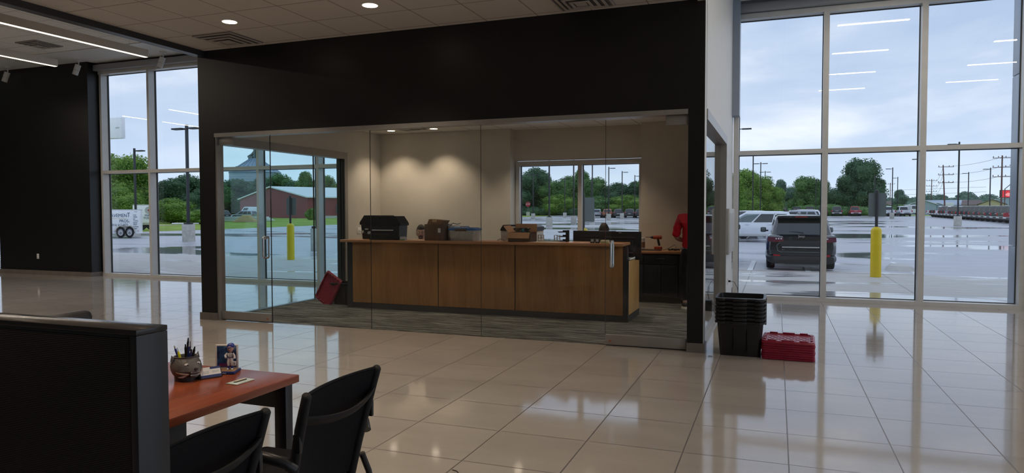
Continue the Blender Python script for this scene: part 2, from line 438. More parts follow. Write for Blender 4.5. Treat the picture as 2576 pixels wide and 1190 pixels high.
# ---------------------------------------------------------------- mesh helpers
def setp(o, label=None, cat=None, group=None, kind=None):
    if label: o['label'] = label
    if cat: o['category'] = cat
    if group: o['group'] = group
    if kind: o['kind'] = kind
    return o
class MB:
    """Collects shapes into one mesh."""
    def __init__(self):
        self.v = []; self.f = []; self.sm = []
    def add(self, vs, fs, smooth=False):
        k = len(self.v)
        self.v += [tuple(p) for p in vs]
        self.f += [tuple(i+k for i in f) for f in fs]
        self.sm += [smooth]*len(fs)
        return self
    def box(self, x0, y0, z0, x1, y1, z1, m=None):
        vs = [(x, y, z) for x in (x0, x1) for y in (y0, y1) for z in (z0, z1)]
        fs = [(0, 1, 3, 2), (4, 6, 7, 5), (0, 4, 5, 1), (2, 3, 7, 6), (0, 2, 6, 4), (1, 5, 7, 3)]
        if m is not None: vs = [m @ Vector(p) for p in vs]
        return self.add(vs, fs)
    def rbox(self, x0, y0, z0, x1, y1, z1, r=0.01, seg=2, m=None):
        bm = bmesh.new()
        bmesh.ops.create_cube(bm, size=1)
        for v in bm.verts:
            v.co = Vector(((x0+x1)/2+v.co.x*(x1-x0), (y0+y1)/2+v.co.y*(y1-y0), (z0+z1)/2+v.co.z*(z1-z0)))
        r = min(r, 0.49*min(abs(x1-x0), abs(y1-y0), abs(z1-z0)))
        bmesh.ops.bevel(bm, geom=bm.edges[:], offset=r, segments=seg, affect='EDGES', profile=0.5)
        bm.verts.index_update()
        vs = [v.co.copy() for v in bm.verts]
        fs = [[v.index for v in f.verts] for f in bm.faces]
        bm.free()
        if m is not None: vs = [m @ p for p in vs]
        return self.add(vs, fs, True)
    def cyl(self, p0, p1, r0, r1=None, n=16, caps=True, smooth=True):
        p0 = Vector(p0); p1 = Vector(p1); r1 = r0 if r1 is None else r1
        d = (p1-p0).normalized()
        a = d.orthogonal().normalized(); b = d.cross(a)
        vs = []
        for p, r in ((p0, r0), (p1, r1)):
            for i in range(n):
                t = 2*PI*i/n
                vs.append(p + r*(math.cos(t)*a+math.sin(t)*b))
        fs = [(i, (i+1) % n, n+(i+1) % n, n+i) for i in range(n)]
        self.add(vs, fs, smooth)
        if caps:
            self.add(vs, [tuple(range(n))[::-1], tuple(range(n, 2*n))])
        return self
    def lathe(self, prof, c=(0, 0, 0), n=24, m=None):
        vs = []; fs = []
        for r, z in prof:
            for i in range(n):
                t = 2*PI*i/n
                vs.append(Vector((c[0]+r*math.cos(t), c[1]+r*math.sin(t), c[2]+z)))
        k = len(prof)
        for j in range(k-1):
            for i in range(n):
                fs.append((j*n+i, j*n+(i+1) % n, (j+1)*n+(i+1) % n, (j+1)*n+i))
        fs.append(tuple(range(n))[::-1]); fs.append(tuple(range((k-1)*n, k*n)))
        if m is not None: vs = [m @ p for p in vs]
        return self.add(vs, fs, True)
    def tube(self, pts, r, n=8, closed=False, rs=None, flat=1.0):
        pts = [Vector(p) for p in pts]; k = len(pts)
        vs = []; prev = None
        for i, p in enumerate(pts):
            if closed: d = pts[(i+1) % k]-pts[i-1]
            else: d = pts[min(i+1, k-1)]-pts[max(i-1, 0)]
            if d.length < 1e-9: d = Vector((0, 0, 1))
            d.normalize()
            a = d.orthogonal().normalized() if prev is None else (prev-d*prev.dot(d)).normalized()
            prev = a; b = d.cross(a)
            rr = rs[i] if rs else r
            for j in range(n):
                t = 2*PI*j/n
                vs.append(p+rr*(math.cos(t)*a+flat*math.sin(t)*b))
        fs = []
        for i in range(k if closed else k-1):
            for j in range(n):
                i2 = (i+1) % k
                fs.append((i*n+j, i*n+(j+1) % n, i2*n+(j+1) % n, i2*n+j))
        if not closed:
            fs.append(tuple(range(n))[::-1]); fs.append(tuple(range((k-1)*n, k*n)))
        return self.add(vs, fs, True)
    def prism(self, poly, axis, a0, a1, smooth=False):
        """Extrude a 2-D polygon along an axis (0 x, 1 y, 2 z)."""
        def P(u, v, a):
            return {0: (a, u, v), 1: (u, a, v), 2: (u, v, a)}[axis]
        n = len(poly)
        vs = [P(u, v, a0) for u, v in poly]+[P(u, v, a1) for u, v in poly]
        fs = [(i, (i+1) % n, n+(i+1) % n, n+i) for i in range(n)]
        self.add(vs, fs, smooth)
        return self.add(vs, [tuple(range(n))[::-1], tuple(range(n, 2*n))])
    def loft(self, rings, smooth=True, caps=True):
        n = len(rings[0]); vs = [p for r_ in rings for p in r_]; fs = []
        for i in range(len(rings)-1):
            for j in range(n):
                fs.append((i*n+j, i*n+(j+1) % n, (i+1)*n+(j+1) % n, (i+1)*n+j))
        self.add(vs, fs, smooth)
        if caps: self.add(vs, [tuple(range(n))[::-1], tuple(range((len(rings)-1)*n, len(rings)*n))])
        return self
    def sphere(self, c, r, nu=16, nv=10, s=(1, 1, 1), m=None):
        vs = []; fs = []
        for j in range(nv+1):
            ph = PI*j/nv
            for i in range(nu):
                t = 2*PI*i/nu
                vs.append(Vector((c[0]+r*s[0]*math.sin(ph)*math.cos(t), c[1]+r*s[1]*math.sin(ph)*math.sin(t), c[2]+r*s[2]*math.cos(ph))))
        for j in range(nv):
            for i in range(nu):
                fs.append((j*nu+i, (j+1)*nu+i, (j+1)*nu+(i+1) % nu, j*nu+(i+1) % nu))
        if m is not None: vs = [m @ p for p in vs]
        return self.add(vs, fs, True)
    def build(self, name, mat, parent=None, **kw):
        me = bpy.data.meshes.new(name)
        me.from_pydata(self.v, [], self.f)
        me.polygons.foreach_set('use_smooth', self.sm)
        me.materials.append(mat)
        bm = bmesh.new(); bm.from_mesh(me)
        if len(bm.verts) < 30000:
            bmesh.ops.remove_doubles(bm, verts=bm.verts[:], dist=1e-5)
            bmesh.ops.recalc_face_normals(bm, faces=bm.faces[:])
        bm.to_mesh(me); bm.free()
        if any(self.sm):
            try: me.set_sharp_from_angle(angle=R(38))
            except Exception: pass
        o = bpy.data.objects.new(name, me)
        C.objects.link(o)
        if parent is not None: o.parent = parent
        return setp(o, **kw)
def thing(name, label, cat, loc=(0, 0, 0), rz=0.0, group=None, kind=None):
    o = bpy.data.objects.new(name, None)
    C.objects.link(o)
    o.location = loc; o.rotation_euler = (0, 0, rz); o.empty_display_size = 0.1
    return setp(o, label, cat, group, kind)
def struct(name, mb, mat, label, parent=None):
    o = mb.build(name, mat, parent)
    if parent is None: setp(o, label, None, None, 'structure')
    return o
def dup(root, loc, rz=None, label=None, paint=None, scale=None, group=None):
    r = root.copy(); C.objects.link(r); r.location = loc
    if rz is not None: r.rotation_euler = (0, 0, rz)
    if scale: r.scale = scale if isinstance(scale, tuple) else (scale,)*3
    if label: r['label'] = label
    if group: r['group'] = group
    def rec(a, b):
        for ch in list(a.children):
            c = ch.copy(); C.objects.link(c); c.parent = b
            if paint and c.material_slots and ch.get('painted'):
                c.material_slots[0].link = 'OBJECT'; c.material_slots[0].material = paint
            rec(ch, c)
    rec(root, r)
    return r
def text(name, s, size, loc, rot, mat, parent=None, depth=0.002, align='CENTER', sx=1.0, bold=0.0):
    cu = bpy.data.curves.new(name, 'FONT')
    cu.body = s; cu.size = size; cu.extrude = depth; cu.align_x = align; cu.align_y = 'CENTER'
    cu.offset = bold
    o = bpy.data.objects.new(name+'_curve', cu); C.objects.link(o)
    bpy.context.view_layer.update()
    me = bpy.data.meshes.new_from_object(o.evaluated_get(bpy.context.evaluated_depsgraph_get()))
    bpy.data.objects.remove(o); bpy.data.curves.remove(cu)
    me.materials.clear(); me.materials.append(mat)
    q = bpy.data.objects.new(name, me); C.objects.link(q)
    q.location = loc; q.rotation_euler = rot; q.scale = (sx, 1, 1)
    if parent is not None: q.parent = parent
    return q
def rrect(x0, y0, x1, y1, r, n=4):
    pts = []
    for cx, cy, a in ((x1-r, y1-r, 0), (x0+r, y1-r, 90), (x0+r, y0+r, 180), (x1-r, y0+r, 270)):
        for i in range(n+1):
            t = R(a+90*i/n)
            pts.append((cx+r*math.cos(t), cy+r*math.sin(t)))
    return pts
def ramp_z(y):
    return -0.12 if y < 50 else -0.12+0.0045*(min(y, 160)-50)
LCOL = (1.0, 0.88, 0.74)
# ================================================================ lights of the room (large ones)
def area(name, loc, size, power, col, rot=(0, 0, 0), sy=None, parent=None, spread=180):
    l = bpy.data.lights.new(name, 'AREA')
    l.shape = 'RECTANGLE' if sy else 'SQUARE'
    l.size = size
    if sy: l.size_y = sy
    l.energy = power; l.color = col; l.spread = R(spread)
    o = bpy.data.objects.new(name, l); C.objects.link(o)
    o.location = loc; o.rotation_euler = rot
    if parent is not None: o.parent = parent
    return o

# ================================================================ the setting
S = lambda n, mb, m, lab: struct(n, mb, m, lab)
FX0, FX1, RX0, RX1 = -7.55, -7.40, -0.87, -0.717   # left and right office walls
FY0, FY1 = 7.67, 7.82
S('floor', MB().box(-26, -9, -0.2, 9.2, 12.82, 0.0), M_floor, 'beige polished tile floor')
S('floor_office', MB().box(FX1, FY0+0.09, 0.0, RX0+0.02, 12.5, 0.006), M_carpet, 'striated grey carpet of the office')
# ceilings
S('ceiling', MB().box(-7.45, -9, 3.74, -0.80, FY0, 3.80), M_soffit, 'lowered tiled ceiling in front of the office')
S('ceiling_left', MB().box(-26, -9, 5.0, -7.40, 10.94, 5.1), M_hiceil, 'high tiled ceiling on the left')
S('ceiling_left_border', MB().box(-26, 10.94, 4.985, -7.40, 12.4, 5.1), M_whitecool, 'plain ceiling border along the left windows')
S('ceiling_right', MB().box(-0.87, -9, 5.0, 9.2, 12.4, 5.1), M_hiceil, 'high ceiling on the right')
S('ceiling_office', MB().box(FX0, FY0+0.05, 3.04, RX0+0.05, 12.6, 3.12), M_offceil, 'tiled office ceiling')
S('trim_1', MB().box(-7.575, -9, 3.665, -7.45, FY0, 5.05), M_bulk, 'black bulkhead edging the lowered ceiling')
S('trim_2', MB().box(-0.80, -9, 3.72, -0.717, FY0, 5.05), M_white, 'bulkhead on the right edge of the lowered ceiling')
# front wall of the office
S('wall_front', MB().box(-7.57, FY0, 2.60, RX1-0.004, FY1, 5.05), M_dark, 'black wall above the office glass')
S('wall_front_left', MB().box(-7.57, FY0, 0.0, -7.30, FY1, 2.60), M_dark, 'black column left of the office glass')
S('wall_front_right', MB().box(-0.89, FY0, 0.0, RX1-0.004, FY1, 2.60), M_dark, 'black column right of the office glass')
b = MB()
b.box(-7.59, FY0-0.02, 0.0, -7.295, FY1+0.01, 0.10)
b.box(-0.892, FY0-0.02, 0.0, RX1+0.018, FY1+0.02, 0.10)
S('baseboard_front', b, M_base, 'taupe tile base at the feet of the black columns')
# right side wall of the office
S('wall_right_office', MB().box(RX0, FY1, 2.62, RX1, 10.99, 5.05), M_whitecool, 'white side wall above the right side glass')
S('wall_right_office_end', MB().box(RX0, 10.99, 0, RX1, 12.70, 5.05), M_whitecool, 'white side wall between the side glass and the window')
S('trim_6', MB().box(RX1-0.004, FY0, 0, RX1, FY1+0.03, 5.05), M_whitecool, 'white corner edge of the side wall')
S('baseboard_right_office', MB().box(RX0-0.01, 10.99, 0, RX1+0.012, 12.62, 0.10), M_base, 'tile base of the right side wall')
# left side wall of the office
S('wall_left_office', MB().box(FX0, FY1, 2.592, FX1, 11.02, 5.05), M_white, 'office side wall above the left side glass')
S('wall_left_office_end', MB().box(FX0, 11.02, 0, FX1, 12.4, 5.05), M_white, 'office side wall behind the reception counter')
# rear wall of the office with a full-height recess around the window
w = MB()
w.box(FX1, 12.18, 0, -4.63, 12.6, 3.1)
w.box(-2.20, 12.18, 0, RX0, 12.6, 3.1)
w.box(-4.63, 12.44, 2.46, -2.20, 12.6, 3.1)
w.box(-4.63, 12.44, 0, -2.20, 12.6, 0.55)
S('wall_back_office', w, M_white, 'back wall of the office')
S('wall_exterior_upper', MB().box(-8.0, 12.30, 3.1, -0.60, 12.6, 5.4), M_clad, 'exterior wall over the office')
# dark wall on the left with its return
w = MB()
w.box(-18.1, 11.83, 0, -14.96, 12.35, 5.05)
S('wall_left', w, M_dark, 'black wall between the windows on the left')
S('baseboard_left', MB().box(-18.12, 11.80, 0, -14.945, 12.1, 0.10), M_base, 'tile base of the black wall on the left')
# unseen sides of the showroom
S('wall_rear', MB().box(-26.2, -9.2, 0, 9.4, -9.0, 5.1), M_white, 'wall behind the photographer')
S('wall_far_left', MB().box(-26.2, -9, 0, -26.0, 12.4, 5.1), M_dark, 'far left wall')
S('wall_right', MB().box(3.56, 12.55, 0, 9.2, 12.9, 5.1), M_white, 'wall to the right of the windows')
S('roof', MB().box(-26.4, -9.4, 5.4, 9.6, 12.9, 5.5), M_clad, 'roof')

def window_wall(name, Y, X0, X1, muls, z_tr, z_top, mat_glass, label, depth=0.22, fw=0.085, sill=0.0):
    """Storefront glazing: jambs, mullions, transom, head and sill as one frame; one pane per bay."""
    fr = MB()
    fr.box(X0, Y, sill, X1, Y+depth, sill+0.065)
    fr.box(X0, Y, z_top, X1, Y+depth, z_top+0.085)
    for x in muls:
        fr.box(x-fw/2, Y, sill+0.065, x+fw/2, Y+depth, z_top)
    if z_tr:
        for a, c in zip(muls[:-1], muls[1:]):
            fr.box(a+fw/2, Y, z_tr-0.035, c-fw/2, Y+depth, z_tr+0.035)
    root = fr.build(name, M_frame)
    setp(root, label, None, None, 'structure')
    rows = [(sill+0.065, z_tr-0.035), (z_tr+0.035, z_top)] if z_tr else [(sill+0.065, z_top)]
    for a, c in zip(muls[:-1], muls[1:]):
        for z0, z1 in rows:
            p = MB().box(a+fw/2, Y+depth-0.035, z0, c-fw/2, Y+depth-0.023, z1)
            p.build('window_pane', mat_glass, root)
            g = MB(); x0, x1 = a+fw/2, c-fw/2; y0, y1 = Y+depth-0.05, Y+depth-0.015; t = 0.010
            g.box(x0, y0, z0, x0+t, y1, z1); g.box(x1-t, y0, z0, x1, y1, z1)
            g.box(x0+t, y0, z0, x1-t, y1, z0+t); g.box(x0+t, y0, z1-t, x1-t, y1, z1)
            g.build('window_gasket', M_gasket, root)
    return root
window_wall('window_1', 12.10, -14.96, -7.56, [-14.90, -13.42, -11.88, -10.36, -8.84, -7.61], 2.445, 4.735, M_glass_win, 'tall aluminium window wall on the left', fw=0.062)
window_wall('window_2', 12.65, -0.717, 3.56, [-0.665, 0.735, 2.145, 3.50], 2.497, 4.76, M_glass_win, 'tall aluminium window wall on the right')
window_wall('window_3', 12.44, -4.62, -2.21, [-4.58, -3.37, -2.25], None, 2.36, M_glass_win, 'office rear window', depth=0.14, fw=0.075, sill=0.55)
window_wall('window_4', 12.10, -26.0, -18.1, [-25.9, -24.4, -22.8, -21.2, -19.6, -18.15], 2.445, 4.735, M_glass_win, 'window wall beyond the black wall')
S('trim_3', MB().box(-26, 12.14, 4.82, -7.5, 12.4, 5.4), M_dark, 'dark header above the left windows')
S('trim_4', MB().box(-0.717, 12.69, 4.845, 3.6, 12.9, 5.4), M_frame, 'header above the right windows')

# roller shade cassettes over the windows
def shade(x0, x1, y, z, lab):
    m = MB().rbox(x0, y-0.13, z, x1, y, z+0.14, 0.02)
    o = m.build('roller_shade_cassette', M_shade)
    return setp(o, lab, 'roller shade')
t = thing('window_wall', 'aluminium glazing on the far right side of the showroom', 'window')
t['kind'] = 'structure'
for k in range(15):
    MB().box(9.2, -9+1.52*k-0.04, 0, 9.35, -9+1.52*k+0.04, 5.0).build('mullion', M_frame, t)
for z in (0.0, 2.46, 4.76): MB().box(9.2, -9, z, 9.35, 12.3, z+0.085).build('rail', M_frame, t)
MB().box(9.31, -9, 0.085, 9.32, 12.3, 4.76).build('window_pane', M_glass_win, t)
shade(-14.97, -7.60, 12.10, 4.80, 'grey roller shade cassette above the tall windows on the left')
shade(-0.70, 3.50, 12.65, 4.855, 'grey roller shade cassette above the tall windows on the right')

# clad pier outside, at the right end of the right window
t = thing('clad_column', 'blue grey metal clad pier outside the right end of the window', 'column', (3.53, 12.95, -0.05))
for z0, z1 in ((0, 0.99), (1.0, 3.70), (3.71, 5.6)):
    MB().rbox(0, 0, z0, 0.62, 0.55, z1, 0.008).build('cladding_panel', M_clad, t)
MB().sphere((-0.004, 0.15, 0.35), 0.03, s=(0.3, 1, 1)).build('spigot_cap', M_frame, t)

# ---------------------------------------------------------------- office glazing (front)
GY = 7.735
def pane(name, x0, x1, z0, z1, lab, mat=None, y=GY):
    o = MB().box(x0+0.003, y, z0, x1-0.003, y+0.012, z1).build(name, mat or M_glass_clear)
    return o
t = MB().box(-7.298, FY0-0.004, 2.545, -0.892, FY1-0.01, 2.598).build('header_channel', M_alu)
setp(t, 'aluminium channel along the top of the office glass front', 'channel')
for a, c, lab in ((-6.41, -4.85, 'fixed glass panel beside the left glass door'), (-4.85, -3.32, 'fixed glass panel in the middle of the office front'), (-3.32, -1.80, 'fixed glass panel beside the right glass door')):
    o = pane('glass_panel', a, c, 0.008, 2.545, lab)
    setp(o, lab, 'glass panel', 'fixed glass panels of the office front')
    MB().box(a+0.0012, GY-0.001, 0.008, a+0.0028, GY+0.013, 2.545).build('edge_seal', M_gasket, o)
M_glass_door = M_glass_clear
def pull(x, z0, z1, y, parent, mat=M_chrome):
    m = MB()
    d = 0.055
    pts = []
    for s in (-1, 1):
        pass
    top = [(x, y, z1)]
    # D shaped pulls on both faces of the glass
    for s in (-1, 1):
        p = [(x, y, z1-0.03)]
        for a in range(0, 91, 18):
            p.append((x, y+s*(d-0.03+0.03*math.sin(R(a))), z1-0.03+0.03*math.cos(R(a))-0.0))
        for a in range(0, 91, 18):
            p.append((x, y+s*(d-0.03+0.03*math.cos(R(a))), z0+0.03-0.03*math.sin(R(a))))
        p.append((x, y, z0))
        m.tube(p, 0.0135, 10)
    return m.build('pull_handle', mat, parent)
def gdoor(x0, x1, hx, hinge, lab):
    root = pane('glass_door', x0, x1, 0.10, 2.53, lab)
    setp(root, lab, 'glass door')
    MB().rbox(x0+0.004, GY-0.016, 0.012, x1-0.004, GY+0.03, 0.125, 0.004).build('bottom_rail', M_alu, root)
    px = (x0+0.004, x0+0.235) if hinge < 0 else (x1-0.235, x1-0.004)
    MB().rbox(px[0], GY-0.016, 2.44, px[1], GY+0.03, 2.54, 0.004).build('patch_fitting', M_alu, root)
    lk = x1-0.06 if hinge < 0 else x0+0.06
    MB().cyl((lk, GY-0.022, 0.055), (lk, GY-0.012, 0.055), 0.014).build('floor_lock', pbr('copper_lock', (0.42, 0.17, 0.09), 0.4, metal=0.5) if 'copper_lock' not in MATS else MATS['copper_lock'], root)
    pull(hx, 0.885, 1.175, GY+0.006, root)
    MB().box((x1 if hinge < 0 else x0)-0.0008, GY-0.001, 0.1, (x1 if hinge < 0 else x0)+0.0008, GY+0.013, 2.53).build('edge_seal', M_gasket, root)
gdoor(-7.27, -6.412, -6.50, -1, 'frameless glass door at the left end of the office front')
gdoor(-1.798, -0.90, -1.725, 1, 'frameless glass door at the right end of the office front')
MB()
j = MB().box(-7.30, FY0+0.012, 0, -7.272, FY1-0.012, 2.545)
setp(j.build('door_jamb', M_alu), 'aluminium jamb left of the left glass door', 'door jamb')

# ---------------------------------------------------------------- side glazing of the office
t = thing('glass_partition', 'greenish glass partition forming the left side of the office', 'glass partition', (-7.465, FY1, 0))
t.location = (0, 0, 0)
MB().box(FX0+0.01, FY1+0.002, 2.47, FX1+0.02, 11.018, 2.590).build('header_frame', M_alu, t)
MB().box(FX0+0.01, 10.93, 0.001, FX1+0.02, 11.018, 2.47).build('end_jamb', M_alu, t)
MB().box(FX0+0.01, 10.90, 0.001, FX1-0.01, 10.93, 2.47).build('end_gasket', M_gasket, t)
for a, c in ((FY1, 10.12), (10.12, 10.90)):
    MB().box(-7.472, a+0.004, 0.013, -7.46, c-0.004, 2.47).build('glass_panel', M_glass_green, t)
    MB().box(-7.476, c-0.014, 0.013, -7.456, c-0.001, 2.47).build('edge_seal', M_gasket, t)
S('trim_5', MB().box(-7.49, FY1, 0.0, -7.395, 11.0, 0.012), M_charcoal, 'edge strip of the carpet')
t = thing('glass_partition', 'clear glass partition on the right side of the office, seen edge on', 'glass partition', (0, 0, 0))
MB().box(RX0-0.01, FY1+0.03, 2.50, RX1+0.014, 10.985, 2.615).build('header_frame', M_alu, t)
MB().box(RX0-0.01, 10.88, 0.001, RX1+0.014, 10.985, 2.50).build('end_jamb', M_alu, t)
MB().box(RX0+0.02, FY1+0.03, 0.001, RX1-0.02, 10.88, 0.02).build('floor_channel', M_alu, t)
for a, c in ((FY1+0.03, 9.10), (9.10, 10.0), (10.0, 10.88)):
    MB().box(-0.80, a+0.002, 0.02, -0.788, c-0.002, 2.50).build('glass_panel', M_glass_clear, t)
o = MB().rbox(RX1+0.001, 10.995, 0.85, RX1+0.055, 12.30, 1.545, 0.012).build('wall_cabinet', M_greypanel)
setp(o, 'light grey wall mounted equipment box beside the right window', 'wall box')
MB().box(RX1+0.055, 11.04, 0.92, RX1+0.060, 12.24, 1.48).build('box_door', M_frame, o)

# ---------------------------------------------------------------- lamps
def downlight(name, x, y, z, lab, group, w=14, r=0.075):
    t = thing(name, lab, 'downlight', (x, y, z), 0, group)
    MB().lathe([(r+0.02, -0.004), (r+0.02, 0.0), (r-0.002, 0.0), (r-0.002, -0.004)], n=28).build('trim_ring', M_lampbody, t)
    MB().cyl((0, 0, -0.006), (0, 0, 0.0), r, n=28).build('lens', M_down, t)
    l = bpy.data.lights.new('downlight_beam', 'SPOT')
    l.energy = w; l.color = (1.0, 0.80, 0.60); l.spot_size = R(105); l.spot_blend = 0.7; l.shadow_soft_size = 0.05
    o = bpy.data.objects.new('beam', l); C.objects.link(o); o.parent = t; o.location = (0, 0, -0.03)
    return t
SOF = [(-6.02, 6.60), (-4.13, 6.62), (-2.25, 6.62), (-6.02, 4.0), (-4.13, 4.0), (-2.25, 4.0), (-6.02, 1.4), (-4.13, 1.4), (-2.25, 1.4)]
for i, (x, y) in enumerate(SOF[:2]):
    downlight('downlight', x, y, 3.74, ('round recessed downlight near the ceiling vent on the left', 'round recessed downlight right of the other, top centre of the photo')[i], 'downlights in the lowered ceiling', 88, 0.082)
for i, (x, y) in enumerate(SOF[3:]):  # unseen rows added to brighten the showroom
    downlight('downlight', x, y, 3.74, 'round recessed downlight in the lowered ceiling above the photographer, unseen, added for brightness', 'added downlights above the photographer', 88, 0.082)
OF = [(-6.85, 11.68, 'downlight at the left end of the office back wall'), (-5.95, 11.68, 'downlight over the pool of light on the office back wall'), (-4.20, 11.42, 'office downlight left of the third glass joint, above the recess'), (-2.92, 11.42, 'office downlight just left of the right door joint'),
      (-6.2, 9.3, None), (-2.5, 9.3, None)]
for x, y, lab in OF:
    downlight('downlight', x, y, 3.04, lab or 'office downlight above the reception counter', 'downlights in the office ceiling', 46, 0.07)

def linear(x0, y0, x1, y1, z, lab, group, wires=True, power=40):
    """A suspended aluminium profile with a diffuser along its underside."""
    a, b = Vector((x0, y0, 0)), Vector((x1, y1, 0))
    L = (b-a).length; ang = math.atan2(y1-y0, x1-x0)
    t = thing('linear_pendant_light', lab, 'pendant light', (x0, y0, z), ang, group)
    MB().rbox(0, -0.045, 0.0, L, 0.045, 0.13, 0.004).build('housing', M_lampbody, t)
    MB().box(0.01, -0.032, -0.004, L-0.01, 0.032, 0.002).build('diffuser', M_lamp, t)
    for d in ([0.25, L-0.25] if L < 3.4 else [0.35, L/2, L-0.35]):
        MB().cyl((d, 0, 0.13), (d, 0, 5.0-z), 0.0015, n=6).build('suspension_wire', M_frame, t)
    area('diffuser_light', (L/2, 0, -0.01), L, power, LCOL, sy=0.06, parent=t)
    return t
linear(-10.79, 3.2, -10.67, 9.62, 4.30, 'long white linear pendant light crossing the upper left of the photo', 'linear pendants on the left', power=50)
linear(-13.02, 3.2, -12.95, 9.60, 4.30, 'white linear pendant light at the left edge of the photo, lower one', 'linear pendants on the left', power=50)
linear(-15.55, 3.2, -15.50, 9.90, 4.30, 'linear pendant light outside the left edge of the photo, third row', 'linear pendants on the left', power=50)
linear(-17.85, 3.2, -17.80, 9.50, 4.30, 'linear pendant light farthest left, only seen mirrored in the left window', 'linear pendants on the left', power=50)
def strip(x0, x1, y, lab, power=16):
    t = thing('ceiling_strip_light', lab, 'strip light', (x0, y, 5.0), 0, 'strip lights on the high ceiling at the right')
    MB().rbox(0, -0.05, -0.05, x1-x0, 0.05, 0, 0.004).build('housing', M_lampbody, t)
    MB().box(0.01, -0.04, -0.054, x1-x0-0.01, 0.04, -0.048).build('diffuser', M_lamp, t)
    area('diffuser_light', ((x1-x0)/2, 0, -0.06), x1-x0, power, LCOL, sy=0.08, parent=t)
for k, (y, xa, xb) in enumerate(((11.24, 1.02, 2.20), (8.69, 1.10, 2.20), (6.13, 1.20, 2.25), (3.62, 1.09, 2.28))):
    strip(xa, xb, y, ('strip light mirrored highest in the middle bay of the right window', 'strip light mirrored second from top in the middle bay of the right window', 'strip light mirrored third from top in the middle bay of the right window', 'strip light mirrored lowest in the middle bay of the right window')[k])
for k, (y, xa, xb) in enumerate(((11.24, 4.1, 5.3), (8.74, 4.10, 5.35), (6.20, 4.19, 5.40), (3.80, 4.22, 5.40))):
    strip(xa, xb, y, ('strip light above the right end of the right window', 'strip light mirrored highest at the right edge of the photo', 'strip light mirrored second at the right edge of the photo', 'strip light mirrored lowest at the right edge of the photo')[k])
def spot(x, y, lab):
    t = thing('ceiling_spotlight', lab, 'spotlight', (x, y, 4.985), 0, 'adjustable spotlights near the left wall')
    MB().cyl((0, 0, -0.03), (0, 0, 0), 0.075, n=24).build('canopy', M_whitecool, t)
    MB().tube([(0, 0, -0.03), (0, 0, -0.10), (-0.01, 0, -0.14)], 0.014).build('stem', M_whitecool, t)
    d = Vector((-0.32, -0.15, -1)).normalized(); p = Vector((-0.01, 0, -0.12))
    MB().cyl(p, p+d*0.13, 0.062, n=24).build('head', M_whitecool, t)
    MB().cyl(p+d*0.134, p+d*0.24, 0.060, n=24).build('barrel', M_whitecool, t)
    MB().cyl(p+d*0.235, p+d*0.243, 0.042, n=24).build('aperture', M_gasket, t)
spot(-12.50, 11.70, 'white ceiling spotlight in front of the tall left window')
spot(-14.93, 11.60, 'white ceiling spotlight at the corner of the black wall')
spot(-17.30, 11.60, 'white ceiling spotlight at the left edge of the photo')

def vent(x, y, z, lab, s=0.6, lamp_side=1):
    t = thing('ceiling_vent', lab, 'air vent', (x, y, z), 0)
    MB().box(-s/2, -s/2, -0.012, s/2, s/2, 0.0).build('throat', M_ventdark, t)
    m = MB()
    for k, q in enumerate((0.5, 0.40, 0.29, 0.18)):
        a = s*q; w = 0.028 if k else 0.02; zz = -0.012-0.012*k
        for bx in ((-a, -a, a, -a+w), (-a, a-w, a, a), (-a, -a+w, -a+w, a-w), (a-w, -a+w, a, a-w)):
            m.box(bx[0], bx[1], zz-0.008, bx[2], bx[3], zz)
    m.build('louver', M_vent, t)
    MB().box(-s*0.1, -s*0.1, -0.05, s*0.1, s*0.1, -0.04).build('centre_plate', M_vent, t)
vent(-6.64, 7.25, 3.74, 'square ceiling air vent at the left end of the lowered ceiling')
vent(-1.95, 7.25, 3.74, 'square ceiling air vent cut by the top edge of the photo')
vent(-14.38, 10.30, 5.0, 'square air vent between the two long pendant lights')
vent(-6.3, 11.3, 3.04, 'air vent in the office ceiling near its left end')
vent(-1.3, 11.2, 3.04, 'air vent in the office ceiling above the right door')

def plate(loc, rz, lab, name='wall_outlet', cat='outlet', w=0.075, h=0.12):
    t = thing(name, lab, cat, loc, rz)
    MB().rbox(-w/2, -0.008, -h/2, w/2, 0, h/2, 0.003).build('cover_plate', M_paper, t)
    for z in ((-0.025, 0.025) if cat == 'outlet' else (0,)):
        MB().rbox(-0.016, -0.011, z-0.014, 0.016, -0.007, z+0.014, 0.003).build('socket' if cat == 'outlet' else 'rocker', M_greypanel, t)
    return t
plate((-16.75, 11.83, 0.44), 0, 'white wall outlet low on the black wall')
plate((-7.40, 11.40, 1.15), R(90), 'white light switch on the office wall left of the black appliances', 'light_switch', 'light switch', w=0.12)
plate((RX1, 11.55, 0.40), R(90), 'white outlet with a black plug on the right side wall')
# plug and cord hanging from it
t = thing('hanging_cable', 'black power cord plugged into the outlet behind the black bins', 'cord', (RX1+0.012, 11.55, 0.40))
MB().rbox(0, -0.015, -0.015, 0.035, 0.015, 0.015, 0.005).build('plug', M_black, t)
MB().tube([(0.035, 0, 0), (0.09, 0.0, -0.01), (0.14, 0.0, -0.10), (0.15, 0.0, -0.22), (0.10, 0.0, -0.34), (0.03, -0.05, -0.393), (0.02, -0.3, -0.393)], 0.004).build('cable', M_black, t)
t = thing('power_brick', 'small black box on the office floor beside the right glass side', 'power box', (-0.62, 11.0, 0))
MB().rbox(-0.05, -0.09, 0, 0.05, 0.09, 0.16, 0.01).build('case', M_black, t)
MB().tube([(0, 0, 0.155), (0.0, 0.02, 0.25), (0.0, 0.1, 0.35)], 0.004).build('cable', M_black, t)
